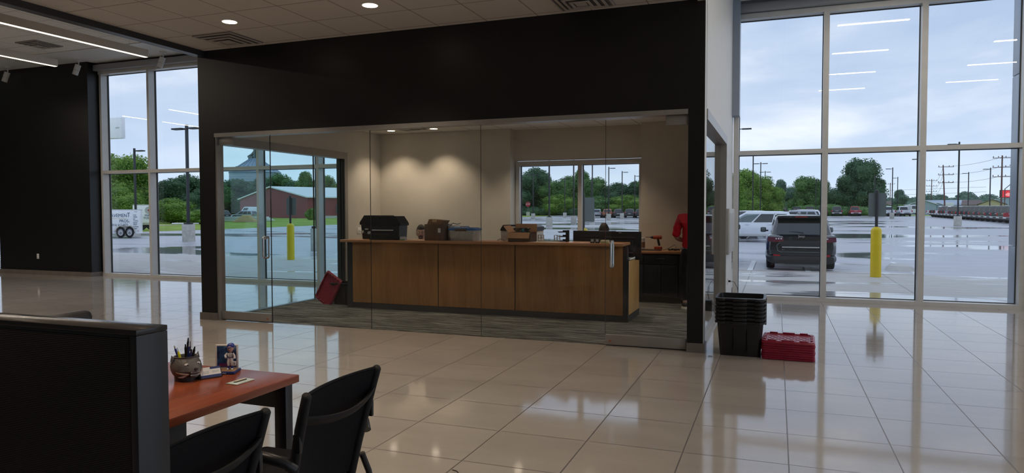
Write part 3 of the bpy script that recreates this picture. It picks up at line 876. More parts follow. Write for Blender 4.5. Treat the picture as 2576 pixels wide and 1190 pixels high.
# ================================================================ people
def skin_mesh(nodes, edges, root=0, sub=2):
    """nodes: list of (x, y, z, r) or (x, y, z, rx, ry). Returns (verts, faces)."""
    bm = bmesh.new()
    lay = bm.verts.layers.skin.verify()
    vs = []
    for i, nd in enumerate(nodes):
        v = bm.verts.new(nd[:3])
        rx = nd[3]; ry = nd[4] if len(nd) > 4 else rx
        v[lay].radius = (rx, ry); v[lay].use_root = (i == root)
        vs.append(v)
    for a, b in edges: bm.edges.new((vs[a], vs[b]))
    me = bpy.data.meshes.new('tmp'); bm.to_mesh(me); bm.free()
    o = bpy.data.objects.new('tmp', me); C.objects.link(o)
    mo = o.modifiers.new('s', 'SKIN'); mo.use_smooth_shade = True
    m2 = o.modifiers.new('u', 'SUBSURF'); m2.levels = sub; m2.render_levels = sub
    bpy.context.view_layer.update()
    ev = o.evaluated_get(bpy.context.evaluated_depsgraph_get())
    m = bpy.data.meshes.new_from_object(ev)
    V = [v.co.copy() for v in m.vertices]; F = [tuple(p.vertices) for p in m.polygons]
    bpy.data.objects.remove(o); bpy.data.meshes.remove(m)
    return V, F
def head_mb(mb, M):
    """Head with jaw, brow, nose, lips, eye sockets and ears; faces -Y, centre at the origin."""
    nu, nv = 40, 30
    vs = []; fs = []
    for j in range(nv+1):
        ph = PI*j/nv; z = math.cos(ph); s = math.sin(ph)
        for i in range(nu):
            t = 2*PI*i/nu
            x = s*math.sin(t); y = -s*math.cos(t)
            X = x*0.076; Y = y*0.097; Z = z*0.122
            if z < 0:
                k = (-z)**1.3
                X *= 1-0.38*k; Y = Y*(1-0.30*k)-0.020*k*(1 if y < 0 else 0.3)
            if y < 0:
                f = -y
                def g(cx, cz, sxx, szz): return math.exp(-((X-cx)/sxx)**2-((Z-cz)/szz)**2)*f
                Y -= 0.024*g(0, -0.026, 0.012, 0.014)      # nose tip
                Y -= 0.012*g(0, 0.000, 0.009, 0.022)       # nose bridge
                Y -= 0.007*g(0, -0.058, 0.022, 0.008)      # lips
                Y -= 0.008*g(0, -0.098, 0.020, 0.016)      # chin
                Y -= 0.006*g(0, 0.030, 0.045, 0.010)       # brow
                Y += 0.012*(g(0.031, 0.010, 0.015, 0.011)+g(-0.031, 0.010, 0.015, 0.011))
                Y += 0.004*g(0, -0.048, 0.02, 0.005)
                Y -= 0.003*(g(0.042, -0.02, 0.018, 0.02)+g(-0.042, -0.02, 0.018, 0.02))
            vs.append(M @ Vector((X, Y, Z)))
    for j in range(nv):
        for i in range(nu):
            fs.append((j*nu+i, (j+1)*nu+i, (j+1)*nu+(i+1) % nu, j*nu+(i+1) % nu))
    mb.add(vs, fs, True)
    for s in (-1, 1):
        mb.sphere((s*0.077, 0.012, -0.008), 0.03, 12, 8, (0.32, 0.62, 1.05), M)
        mb.sphere((s*0.081, 0.006, -0.004), 0.018, 10, 6, (0.35, 0.6, 1.0), M)
def hair_mb(M, quiff=0.02, back=0.0, rng=1):
    rnd = random.Random(rng)
    mb = MB(); nu, nv = 40, 18
    vs = []; fs = []
    for j in range(nv+1):
        ph = PI*0.66*j/nv
        for i in range(nu):
            t = 2*PI*i/nu
            x = math.sin(ph)*math.sin(t); y = -math.sin(ph)*math.cos(t); z = math.cos(ph)
            lim = 0.50 if y < -0.35 else (0.12 if y < 0.15 else -0.45-back)
            zz = max(z, lim)
            k = 1.045+0.03*rnd.random()+(quiff/0.12)*max(0, z-0.45)*(1.2 if y < 0 else 0.8)
            s = math.sqrt(max(0, 1-zz*zz)); l = math.hypot(x, y) or 1
            if z < lim: k2 = 0.99
            else: k2 = k
            X = x/l*s*0.078*k2; Y = y/l*s*0.099*k2; Z = zz*0.122*k2
            vs.append(M @ Vector((X, Y, Z)))
    for j in range(nv):
        for i in range(nu):
            fs.append((j*nu+i, (j+1)*nu+i, (j+1)*nu+(i+1) % nu, j*nu+(i+1) % nu))
    return mb.add(vs, fs, True)
def face_parts(M, root, glasses=False, beard=False):
    for s in (-1, 1):
        e = MB().sphere((s*0.031, -0.0765, 0.010), 0.0115, 14, 10, (1, 0.8, 0.75), M).build('eye', M_offwhite, root)
        MB().sphere((s*0.031+0.002, -0.0865, 0.008), 0.0055, 10, 8, (1, 0.5, 1), M).build('pupil', M_hair, e)
        MB().tube([M @ Vector((s*(0.014+0.011*k), -0.094+0.003*k*k, 0.030+0.004*math.sin(k))) for k in range(4)], 0.0032, 6).build('eyebrow', M_hair, root)
    MB().tube([M @ Vector((-0.02+0.01*k, -0.098+0.0018*(k-2)**2, -0.058)) for k in range(5)], 0.0035, 6).build('lips', pbr('lip_skin', (0.30, 0.10, 0.09), 0.5, var=0.05) if 'lip_skin' not in MATS else MATS['lip_skin'], root)
    if glasses:
        g = MB()
        for s in (-1, 1):
            g.tube([M @ Vector((s*0.032+0.024*math.cos(R(a)), -0.103, 0.008+0.017*math.sin(R(a)))) for a in range(0, 360, 24)], 0.0016, 6, closed=True)
            g.tube([M @ Vector((s*0.056, -0.103, 0.012)), M @ Vector((s*0.076, -0.05, 0.012)), M @ Vector((s*0.082, 0.01, 0.008))], 0.0014, 6)
        g.tube([M @ Vector((-0.009, -0.104, 0.012)), M @ Vector((0.009, -0.104, 0.012))], 0.0014, 6)
        g.build('glasses', M_chrome, root)
    if beard:
        b = MB()
        b.tube([M @ Vector((-0.026+0.0065*k, -0.096+0.0012*(k-4)**2, -0.047-0.0012*abs(k-4)**1.5)) for k in range(9)], 0.0052, 7)
        for s in (-1, 1): b.tube([M @ Vector((s*0.026, -0.086, -0.050)), M @ Vector((s*0.029, -0.083, -0.07)), M @ Vector((s*0.022, -0.088, -0.092))], 0.0052, 7)
        b.sphere((0, -0.092, -0.098), 0.024, 14, 8, (1.05, 0.6, 0.75), M)
        b.build('goatee', M_hair, root)
def hand_nodes(w, d, side, nodes, edges, parent, curl=0.5, up=Vector((0, 0, 1))):
    """Palm and five finger chains growing from wrist w along direction d."""
    w = Vector(w); d = Vector(d).normalized(); s = d.cross(up).normalized()*side
    n = s.cross(d).normalized()
    k0 = len(nodes)
    palm = w+d*0.045
    nodes.append((*palm, 0.030, 0.016)); edges.append((parent, k0))
    k1 = len(nodes); pe = w+d*0.08
    nodes.append((*pe, 0.034, 0.014)); edges.append((k0, k1))
    for q, ln in zip((-0.030, -0.010, 0.010, 0.029), (0.062, 0.078, 0.084, 0.074)):
        b0 = pe+s*q+d*0.012
        prev = k1; p = b0; dd = d.copy()
        for seg in range(3):
            i = len(nodes); nodes.append((*p, 0.0095-0.0012*seg)); edges.append((prev, i)); prev = i
            p = p+dd*ln/3; dd = (dd-up*curl*0.5).normalized()
        i = len(nodes); nodes.append((*p, 0.007)); edges.append((prev, i))
    prev = k0; p = w+d*0.03+s*0.032
    for seg in range(3):
        i = len(nodes); nodes.append((*p, 0.0115-0.0015*seg)); edges.append((prev, i)); prev = i
        p = p+(d*0.8+s*0.5-up*0.3*curl).normalized()*0.024

def standing_person(name, label, loc, rz):
    """Man seen from behind, both forearms forward as he works at the counter; faces +Y at rz = 0."""
    root = thing(name, label, 'person', loc, rz)
    nodes = [(0, 0, 0.95, 0.138, 0.105), (0, 0.01, 1.10, 0.145, 0.110), (0, 0.0, 1.28, 0.160, 0.115), (0, -0.01, 1.40, 0.145, 0.095), (0, -0.005, 1.475, 0.062), (0, 0.02, 1.54, 0.055), (0, 0.035, 1.62, 0.07)]
    edges = [(i, i+1) for i in range(6)]
    arm_n, arm_e = [], []
    for s in (-1, 1):
        k = len(nodes)
        nodes += [(s*0.085, 0.0, 0.84, 0.086), (s*0.112, 0.01, 0.68, 0.080), (s*0.115, 0.02, 0.50, 0.060), (s*0.115, 0.0, 0.30, 0.056), (s*0.115, -0.01, 0.10, 0.040), (s*0.12, 0.07, 0.045, 0.036), (s*0.125, 0.15, 0.035, 0.030)]
        edges += [(0, k)]+[(k+i, k+i+1) for i in range(6)]
        k = len(nodes)
        nodes += [(s*0.185, -0.005, 1.395, 0.068), (s*0.235, 0.0, 1.26, 0.052), (s*0.26, 0.0, 1.10, 0.043), (s*0.22, 0.13, 1.06, 0.038), (s*0.17, 0.25, 1.03, 0.027)]
        edges += [(3, k)]+[(k+i, k+i+1) for i in range(4)]
        hand_nodes((s*0.17, 0.25, 1.03), (-s*0.3, 1, -0.15), s, nodes, edges, k+4)
    V, F = skin_mesh(nodes, edges)
    hd = Matrix.Translation((0, 0.05, 1.66)) @ Matrix.Rotation(R(180), 4, 'Z') @ Matrix.Rotation(R(-14), 4, 'X')
    mb = MB().add(V, F, True); head_mb(mb, hd)
    mb.build('body', M_skin, root)
    hair_mb(hd, 0.012, 0.12, 4).build('hair', M_hair, root)
    face_parts(hd, root)
    # shirt
    n = [(0, 0.0, 0.82, 0.190, 0.142), (0, 0.0, 1.04, 0.180, 0.140), (0, -0.01, 1.25, 0.180, 0.135), (0, -0.015, 1.39, 0.165, 0.112), (0, -0.005, 1.455, 0.078)]
    e = [(i, i+1) for i in range(4)]
    for s in (-1, 1):
        k = len(n); n += [(s*0.185, -0.005, 1.395, 0.082), (s*0.240, 0.0, 1.26, 0.070), (s*0.266, 0.0, 1.09, 0.064)]
        e += [(3, k), (k, k+1), (k+1, k+2)]
    V, F = skin_mesh(n, e)
    V = [Vector((p.x+0.004*math.sin(p.z*60+p.x*25), p.y+0.006*math.sin(p.z*42+p.x*40), max(p.z, 0.885))) for p in V]
    sh = MB().add(V, F, True).build('shirt', M_redshirt, root)
    cl = MB().tube([(0.072*math.cos(R(a)), 0.005+0.066*math.sin(R(a)), 1.487+0.012*math.sin(R(a))) for a in range(0, 360, 20)], 0.016, 8, closed=True, flat=1.0)
    cl.build('collar', M_redshirt, sh)
    # trousers
    n = [(0, 0, 1.02, 0.160, 0.125), (0, 0, 0.88, 0.180, 0.132)]
    e = [(0, 1)]
    for s in (-1, 1):
        k = len(n); n += [(s*0.105, 0, 0.78, 0.112), (s*0.12, 0.01, 0.60, 0.096), (s*0.12, 0.015, 0.45, 0.086), (s*0.12, 0.0, 0.25, 0.082), (s*0.12, -0.005, 0.10, 0.080)]
        e += [(1, k)]+[(k+i, k+i+1) for i in range(4)]
    V, F = skin_mesh(n, e)
    V = [Vector((p.x+0.005*math.sin(p.z*38+p.y*30), p.y+0.006*math.sin(p.z*30+p.x*20), max(p.z, 0.035))) for p in V]
    tr = MB().add(V, F, True).build('trousers', M_trousers, root)
    MB().tube([(0.158*math.cos(R(a)), 0.128*math.sin(R(a)), 0.925) for a in range(0, 360, 15)], 0.014, 6, closed=True).build('belt', M_black, tr)
    for s in (-1, 1):
        o = MB()
        V, F = skin_mesh([(s*0.12, -0.06, 0.055, 0.048, 0.045), (s*0.12, 0.0, 0.062, 0.050, 0.05), (s*0.122, 0.09, 0.05, 0.050, 0.035), (s*0.124, 0.175, 0.042, 0.042, 0.025)], [(0, 1), (1, 2), (2, 3)])
        o.add([Vector((p.x, p.y, max(p.z, 0.02))) for p in V], F, True)
        sb = o.build('shoe', M_black, root)
        m = MB(); outline = [(0.046, -0.10), (0.050, -0.02), (0.055, 0.10), (0.046, 0.18), (0.02, 0.215), (-0.02, 0.215), (-0.046, 0.18), (-0.052, 0.08), (-0.046, -0.02), (-0.046, -0.10), (-0.02, -0.12), (0.02, -0.12)]
        m.prism([(s*0.122+x, y) for x, y in outline], 2, 0.001, 0.032)
        m.build('sole', M_sole, sb)
    return root
def seated_person(name, label, loc, rz, shirt, yaw=0, tilt=0, top=1.27, glasses=True, beard=True, hairback=0.1, quiff=0.02, bald=False):
    """Seated figure facing -Y at rz = 0, hands resting in front."""
    root = thing(name, label, 'person', loc, rz)
    hz_ = top-0.125
    nodes = [(0, 0.05, 0.53, 0.150, 0.13), (0, 0.06, 0.68, 0.140, 0.115), (0, 0.05, 0.82, 0.15, 0.11), (0, 0.04, 0.92, 0.13, 0.09), (0, 0.03, hz_-0.15, 0.058), (0, 0.0, hz_-0.07, 0.055), (0, 0.0, hz_, 0.068)]
    edges = [(i, i+1) for i in range(6)]
    for s in (-1, 1):
        k = len(nodes)
        nodes += [(s*0.10, 0.0, 0.52, 0.092), (s*0.13, -0.22, 0.53, 0.078), (s*0.14, -0.42, 0.50, 0.060), (s*0.14, -0.43, 0.28, 0.052), (s*0.14, -0.42, 0.10, 0.040), (s*0.145, -0.50, 0.05, 0.036), (s*0.15, -0.58, 0.04, 0.030)]
        edges += [(0, k)]+[(k+i, k+i+1) for i in range(6)]
        k = len(nodes)
        nodes += [(s*0.17, 0.04, 0.92, 0.062), (s*0.215, 0.02, 0.79, 0.048), (s*0.22, -0.04, 0.70, 0.042), (s*0.17, -0.18, 0.76, 0.036), (s*0.12, -0.28, 0.80, 0.026)]
        edges += [(3, k)]+[(k+i, k+i+1) for i in range(4)]
        hand_nodes((s*0.12, -0.28, 0.80), (-s*0.2, -1, -0.05), -s, nodes, edges, k+4)
    V, F = skin_mesh(nodes, edges)
    M = Matrix.Translation((0, -0.01, hz_)) @ Matrix.Rotation(R(yaw), 4, 'Z') @ Matrix.Rotation(R(tilt), 4, 'X')
    mb = MB().add(V, F, True); head_mb(mb, M)
    mb.build('body', M_skin, root)
    hair_mb(M, quiff, hairback, 7).build('hair', M_hair, root)
    face_parts(M, root, glasses, beard)
    n = [(0, 0.05, 0.52, 0.165, 0.145), (0, 0.06, 0.68, 0.158, 0.132), (0, 0.05, 0.82, 0.168, 0.128), (0, 0.04, 0.92, 0.148, 0.105), (0, 0.03, hz_-0.17, 0.07)]
    e = [(i, i+1) for i in range(4)]
    for s in (-1, 1):
        k = len(n); n += [(s*0.17, 0.04, 0.92, 0.076), (s*0.218, 0.02, 0.80, 0.066), (s*0.222, -0.03, 0.715, 0.058)]
        e += [(3, k), (k, k+1), (k+1, k+2)]
    V, F = skin_mesh(n, e)
    MB().add(V, F, True).build('shirt', shirt, root)
    n = [(0, 0.05, 0.53, 0.158, 0.14)]; e = []
    for s in (-1, 1):
        k = len(n); n += [(s*0.10, -0.02, 0.52, 0.104), (s*0.13, -0.22, 0.53, 0.092), (s*0.14, -0.43, 0.50, 0.076), (s*0.14, -0.44, 0.28, 0.070), (s*0.14, -0.43, 0.12, 0.068)]
        e += [(0, k)]+[(k+i, k+i+1) for i in range(4)]
    V, F = skin_mesh(n, e)
    MB().add(V, F, True).build('trousers', M_trousers, root)
    for s in (-1, 1):
        V, F = skin_mesh([(s*0.14, -0.38, 0.05, 0.046), (s*0.145, -0.46, 0.055, 0.048, 0.042), (s*0.15, -0.58, 0.04, 0.044, 0.026)], [(0, 1), (1, 2)])
        MB().add([Vector((p.x, p.y, max(p.z, 0.007))) for p in V], F, True).build('shoe', M_black, root)
    return root
seated_person('person', 'seated man with dark swept hair, glasses and goatee peering over the reception counter', (-5.745, 10.78, 0.0), R(10), M_blueshirt, yaw=14, tilt=6, top=1.272, quiff=0.022)
seated_person('person', 'seated person with dark hair, head just showing above the black monitors', (-2.53, 10.78, 0.0), R(190-180+170), M_blackmatte, yaw=4, tilt=-8, top=1.318, glasses=False, beard=False, hairback=0.35, quiff=0.010)
standing_person('person', 'standing man in red polo and black trousers, half hidden by the black column', (-1.19, 11.03, 0.006), R(0))

def task_chair(label, loc, rz):
    t = thing('office_chair', label, 'chair', loc, rz)
    MB().rbox(-0.24, -0.24, 0.39, 0.24, 0.24, 0.45, 0.03).build('seat', M_mesh, t)
    MB().rbox(-0.21, 0.22, 0.50, 0.21, 0.27, 0.86, 0.03).build('backrest', M_mesh, t)
    MB().tube([(0, 0.1, 0.40), (0, 0.29, 0.40), (0, 0.29, 0.55)], 0.02).build('back_support', M_black, t)
    MB().cyl((0, 0, 0.10), (0, 0, 0.40), 0.028).build('gas_lift', M_black, t)
    for i in range(5):
        a = R(72*i+18)
        l = MB().tube([(0, 0, 0.10), (0.27*math.cos(a), 0.27*math.sin(a), 0.065)], 0.02).build('leg', M_black, t)
        MB().cyl((0.27*math.cos(a)-0.015, 0.27*math.sin(a), 0.03), (0.27*math.cos(a)+0.015, 0.27*math.sin(a), 0.03), 0.023, n=12).build('castor', M_black, l)
    return t
task_chair('black office chair under the seated man with glasses', (-5.745, 10.83, 0.006), R(10))
task_chair('black office chair under the person behind the monitors', (-2.53, 10.73, 0.006), R(180))
# ================================================================ reception counter
CX0, CX1, CY = -6.25, -1.88, 9.37
t = thing('reception_counter', 'long wood panelled reception counter with charcoal base and raised ledge', 'reception counter', (0, 0, 0))
MB().box(CX0+0.02, CY+0.02, 0.007, CX1-0.04, CY+0.10, 1.035).build('core_panel', M_charcoal, t)
for a, c in ((CX0+0.045, -4.722), (-4.706, -3.500), (-3.484, CX1-0.055)):
    MB().rbox(a, CY, 0.095, c, CY+0.0195, 1.035, 0.002).build('front_panel', M_counterwood, t)
MB().box(CX0-0.01, CY+0.006, 0.007, CX1, CY+0.0199, 0.09).build('plinth', M_charcoal, t)
MB().box(CX1-0.052, CY-0.002, 0.007, CX1, CY+0.12, 1.035).build('end_post', M_charcoal, t)
m = MB(); m.box(CX0-0.05, CY+0.0, 0.007, CX0+0.043, CY+0.10, 1.035); m.box(CX0-0.05, CY+0.10, 0.007, CX0-0.005, CY+0.95, 0.80)
m.build('end_panel', M_charcoal, t)
MB().rbox(-6.385, CY-0.075, 1.037, -1.925, CY+0.49, 1.075, 0.004).build('ledge_top', M_topwood, t)
MB().box(-6.20, CY+0.10, 0.74, CX1-0.03, CY+0.78, 0.775).build('work_surface', M_topwood, t)
# lower return on the right with a maple end
MB().box(CX1-0.02, CY+0.12, 0.007, CX1+0.0, CY+0.82, 0.84).build('return_panel', M_charcoal, t)
MB().rbox(CX1+0.0, CY+0.045, 0.10, CX1+0.018, CY+0.80, 0.835, 0.002).build('return_face', M_palewood, t)
m = MB(); m.box(CX1-0.0, CY+0.01, 0.007, CX1+0.016, CY+0.82, 0.098); m.box(CX1, CY+0.01, 0.098, CX1+0.016, CY+0.043, 0.86)
m.build('return_trim', M_charcoal, t)
MB().box(CX1-0.28, CY+0.12, 0.845, CX1+0.018, CY+0.82, 0.868).build('return_top', M_paper, t)  # white of a reflection put into the top's colour

LT = 1.0755   # top of the ledge
# two black boxy appliances with sloped lids
def appliance(label, x, y, w, d, h, rz):
    t = thing('portable_grill', label, 'portable grill', (x, y, LT), rz, 'black appliances on the counter')
    b = MB(); hb = h*0.60
    b.loft([[(-w/2+0.03, -d/2+0.02, 0), (w/2-0.03, -d/2+0.02, 0), (w/2-0.03, d/2, 0), (-w/2+0.03, d/2, 0)], [(-w/2+0.015, -d/2, hb), (w/2-0.015, -d/2, hb), (w/2-0.015, d/2, hb), (-w/2+0.015, d/2, hb)]], smooth=False)
    b.build('body', M_black, t)
    l = MB()
    l.prism([(-w/2-0.005, hb+0.002), (w/2+0.005, hb+0.002), (w/2+0.005, hb+0.04), (w/2-0.075, h), (-w/2+0.075, h), (-w/2-0.005, hb+0.04)], 1, -d/2-0.01, d/2+0.01)
    l.build('lid', M_blackmatte, t)
    m = MB().rbox(-w*0.34, -d/2-0.014, hb-0.075, w*0.30, -d/2-0.001, hb-0.062, 0.004); m.build('trim_bar', M_frame, t)
    hd = MB().tube([(-w*0.36, -d/2+0.005, hb*0.42), (-w*0.36, -d/2-0.045, hb*0.42), (w*0.20, -d/2-0.045, hb*0.38), (w*0.20, -d/2+0.005, hb*0.38)], 0.007)
    hd.build('handle', M_black, t)
    bd = MB().prism([(w*0.20-0.022, hb*0.72+0.075), (w*0.20, hb*0.72+0.11), (w*0.20+0.022, hb*0.72+0.075), (w*0.20+0.012, hb*0.72+0.075), (w*0.20, hb*0.72+0.093), (w*0.20-0.012, hb*0.72+0.075)], 1, -d/2-0.004, -d/2+0.001)
    bd.box(w*0.20-0.028, -d/2-0.004, hb*0.72+0.062, w*0.20+0.028, -d/2+0.001, hb*0.72+0.069)
    bd.build('badge', M_greypanel, t)
    k = MB().cyl((-w*0.42, -d/2-0.025, hb*0.5), (-w*0.42, -d/2+0.01, hb*0.5), 0.022)
    k.build('dial', M_frame, t)
    for s in (-1, 1):
        for q in (-1, 1): MB().cyl((s*(w/2-0.06), q*(d/2-0.05), -0.0), (s*(w/2-0.06), q*(d/2-0.05), 0.012), 0.015, n=12).build('foot', M_black, t)
appliance('black portable grill with sloped lid on the counter, the nearer one with a mountain badge', -5.63, 9.47, 0.585, 0.25, 0.365, 0)
appliance('black portable grill standing behind and left of the badged one', -5.95, 9.745, 0.55, 0.22, 0.375, R(4))

# card and boxes
t = thing('business_card_stand', 'small white and green card stand beside the black grill', 'card stand', (-5.33, 9.42, LT))
MB().prism([(-0.04, 0), (0.04, 0), (0.04, 0.035), (-0.01, 0.055), (-0.04, 0.05)], 0, -0.045, 0.045).build('stand', M_paper, t)
MB().rbox(-0.047, -0.045, 0.0, 0.047, -0.0405, 0.012, 0.001).build('green_strip', M_green, t)
t = thing('cardboard_box', 'tall brown cardboard box with a shipping label, standing on the counter', 'box', (-4.79, 9.56, LT))
MB().rbox(-0.155, -0.18, 0, 0.155, 0.12, 0.245, 0.003).build('carton', M_carddark, t)
MB().box(0.07, -0.1815, 0.12, 0.115, -0.180, 0.185, Matrix.Rotation(R(0), 4, 'Y')).build('shipping_label', M_paper, t)
MB().box(-0.005, -0.1812, 0.0, 0.02, -0.180, 0.245).build('seam_tape', M_carddark, t)
t = thing('cardboard_box', 'flat open cardboard box with tan tape lying on the tall brown box', 'box', (-4.80, 9.56, LT+0.2455), R(0))
m = MB(); m.prism([(-0.13, 0.0), (0.11, 0.0), (0.145, 0.055), (-0.10, 0.075)], 1, -0.12, 0.10); m.build('carton', M_card, t)
MB().prism([(-0.045, 0.03), (0.03, 0.028), (0.035, 0.069), (-0.04, 0.073)], 1, -0.122, -0.1205).build('tape', M_tape, t)
t = thing('shrink_wrapped_box', 'crumpled plastic wrapped carton right of the tall brown box', 'box', (-4.57, 9.64, LT))
m = MB(); m.rbox(-0.055, -0.12, 0, 0.06, 0.12, 0.225, 0.02)
m.build('carton', M_offwhite, t)
MB().tube([(-0.05, -0.12, 0.22), (0.0, -0.05, 0.26), (0.04, 0.02, 0.24), (0.065, 0.08, 0.255)], 0.008).build('wrap_edge', M_cleartote, t)
t = thing('storage_tote', 'clear storage box with blue lid on the counter', 'storage box', (-4.36, 9.56, LT))
m = MB(); m.loft([rr for rr in ([(x, y, 0) for x, y in rrect(-0.195, -0.12, 0.195, 0.12, 0.03)], [(x, y, 0.155) for x, y in rrect(-0.215, -0.14, 0.215, 0.14, 0.035)])], smooth=True)
m.build('tub', M_cleartote, t)
m = MB(); m.loft([[(x, y, z) for x, y in rrect(-a, -b_, a, b_, 0.04)] for a, b_, z in ((0.225, 0.148, 0.155), (0.228, 0.15, 0.178), (0.205, 0.13, 0.188), (0.19, 0.115, 0.196))], smooth=True)
m.build('lid', M_blue, t)
MB().tube([(-0.08, 0, 0.195), (-0.06, 0, 0.21), (0.06, 0, 0.21), (0.08, 0, 0.195)], 0.006).build('handle', M_blue, t)
for s in (-1, 1): MB().rbox(-0.09, s*0.152-0.006, 0.145, 0.09, s*0.152+0.006, 0.178, 0.004).build('latch', M_carddark if s < 0 else M_blue, t)
t = thing('folder_stack', 'pile of folded blue and white sheets inside the clear storage box', 'papers', (-4.36, 9.56, LT+0.0))
MB().rbox(-0.16, -0.10, 0.01, 0.16, 0.10, 0.14, 0.01).build('sheets', M_blue, t)
t = thing('cable_loop', 'thin black cable loop on the middle of the counter', 'cable', (-3.76, 9.50, LT))
MB().tube([(-0.055, 0, 0.004), (-0.04, 0, 0.022), (0, 0, 0.032), (0.04, 0, 0.02), (0.055, 0.02, 0.004)], 0.0035).build('cable', M_black, t)

# open cardboard box with cables
t = thing('cardboard_box', 'open brown cardboard box full of black cables on the counter', 'box', (-3.43, 9.52, LT))
m = MB(); w, d, hh = 0.165, 0.15, 0.135; th = 0.005
m.box(-w, -d, 0, w, d, 0.005); m.box(-w, -d, 0, w, -d+th, hh); m.box(-w, d-th, 0, w, d, hh); m.box(-w, -d, 0, -w+th, d, hh); m.box(w-th, -d, 0, w, d, hh)
m.build('carton', M_carddark, t)
def flap(x0, x1, ang, piv, axis):
    mt = Matrix.Translation(piv) @ Matrix.Rotation(ang, 4, axis)
    return mt
f1 = MB().box(-w, 0, -0.002, w, 0.10, 0.002, Matrix.Translation((0, -d, hh)) @ Matrix.Rotation(R(-125), 4, 'X')); f1.build('front_flap', M_card, t)
MB().box(-w, 0, -0.002, w, 0.12, 0.002, Matrix.Translation((0, d, hh)) @ Matrix.Rotation(R(80), 4, 'X')).build('back_flap', M_card, t)
MB().box(-0.12, -d, -0.002, 0, d, 0.002, Matrix.Translation((-w, 0, hh)) @ Matrix.Rotation(R(50), 4, 'Y')).build('left_flap', M_card, t)
MB().box(0, -d, -0.002, 0.11, d, 0.002, Matrix.Translation((w, 0, hh)) @ Matrix.Rotation(R(-8), 4, 'Y')).build('right_flap', M_card, t)
rnd = random.Random(5)
t2 = thing('cable_bundle', 'tangle of black cables and adapters inside the open cardboard box', 'cables', (-3.43, 9.52, LT+0.006))
m = MB()
for k in range(12):
    pts = []; a0 = rnd.random()*6
    for i in range(14):
        a = a0+i*0.55
        rr = 0.05+0.05*rnd.random()
        pts.append((rr*1.3*math.cos(a), rr*math.sin(a), 0.03+0.02*k*0.8+0.012*rnd.random()))
    pts = [(x, y, min(z, 0.185)) for x, y, z in pts]
    m.tube(pts, 0.005, 6)
m.build('cable', M_black, t2)
MB().rbox(0.0, -0.04, 0.10, 0.07, 0.02, 0.155, 0.008, m=Matrix.Rotation(R(20), 4, 'Z')).build('adapter', M_blackmatte, t2)
MB().rbox(0.02, -0.07, 0.14, 0.055, -0.02, 0.18, 0.004, m=Matrix.Rotation(R(-15), 4, 'Z')).build('teal_connector', pbr('teal_plastic', (0.06, 0.25, 0.28), 0.4, var=0.05), t2)

# multifunction printer behind the counter
t = thing('office_printer', 'grey printer with black top standing behind the open cardboard box', 'printer', (-3.62, 10.10, 0.7755), 0)
MB().rbox(-0.30, -0.20, 0, 0.25, 0.22, 0.44, 0.012).build('body', M_greypanel, t)
m = MB(); m.prism([(-0.305, 0.442), (0.255, 0.442), (0.255, 0.50), (0.19, 0.53), (-0.26, 0.53), (-0.305, 0.46)], 1, -0.205, 0.225); m.build('scanner_lid', M_black, t)
MB().rbox(-0.2, -0.212, 0.475, -0.06, -0.204, 0.51, 0.003).build('control_panel', M_frame, t)
MB().rbox(-0.03, -0.212, 0.475, 0.11, -0.204, 0.51, 0.003).build('display', M_paper, t)
for z in (0.1, 0.24): MB().rbox(-0.29, -0.206, z-0.05, 0.24, -0.2005, z+0.05, 0.004).build('paper_tray', M_greypanel, t)

# bracket, papers, trays
t = thing('plastic_bracket', 'beige U shaped plastic bracket standing on the counter by the cable box', 'bracket', (-3.03, 9.53, LT))
m = MB()
def ring(x0, z0, x1, z1, y=0, w=0.006):
    m.box(x0, y-0.012, z0, x1, y+0.012, z0+w); m.box(x0, y-0.012, z1-w, x1, y+0.012, z1)
    m.box(x0, y-0.012, z0+w, x0+w, y+0.012, z1-w); m.box(x1-w, y-0.012, z0+w, x1, y+0.012, z1-w)
for x in (-0.165, -0.125, 0.075, 0.115):
    for z in (0.012, 0.052): ring(x, z, x+0.046, z+0.046)
m.box(-0.165, -0.014, 0, 0.16, 0.014, 0.014)
m.build('frame', M_beige, t)
t = thing('paper_sheet', 'white papers lying on the counter right of the cable box', 'paper', (-3.0, 9.45, LT))
MB().box(-0.30, -0.09, 0, 0.17, 0.06, 0.0025).build('sheet', M_paper, t)
t = thing('letter_tray', 'black stacked letter tray left of the black monitors', 'letter tray', (-2.80, 9.68, LT))
for z in (0.0, 0.065, 0.13):
    m = MB(); m.box(-0.10, -0.09, z+0.001, 0.0, 0.09, z+0.006); m.prism([(-0.10, z+0.001), (-0.13, z+0.018), (-0.10, z+0.014)], 1, -0.09, 0.09)
    m.box(-0.10, 0.086, z+0.006, 0.0, 0.09, z+0.03)
    m.build('tray', M_black, t)
MB().box(-0.004, -0.09, 0.001, 0.0, 0.09, 0.165).build('side_frame', M_black, t)
for i, x in enumerate((-2.355, -2.285)):
    t = thing('card_holder', ('small black framed card holder left of its twin, in front of the monitors', 'small black framed card holder right of its twin, by the glass joint')[i], 'card holder', (x, 9.36, LT))
    MB().rbox(-0.03, -0.012, 0, 0.03, 0.02, 0.055, 0.004).build('holder', M_black, t)
    MB().box(-0.02, -0.0135, 0.018, 0.02, -0.012, 0.052).build('card', M_greypanel, t)
t = thing('note_pad', 'cream note pad with green base at the right end of the counter', 'note pad', (-2.185, 9.38, LT))
MB().rbox(-0.055, -0.04, 0.008, 0.055, 0.035, 0.042, 0.004).build('pad', M_tape if False else pbr('cream_paper', (0.58, 0.55, 0.36), 0.6, var=0.03), t)
MB().rbox(-0.05, -0.036, 0.0, 0.05, 0.035, 0.008, 0.001).build('green_strip', M_green, t)

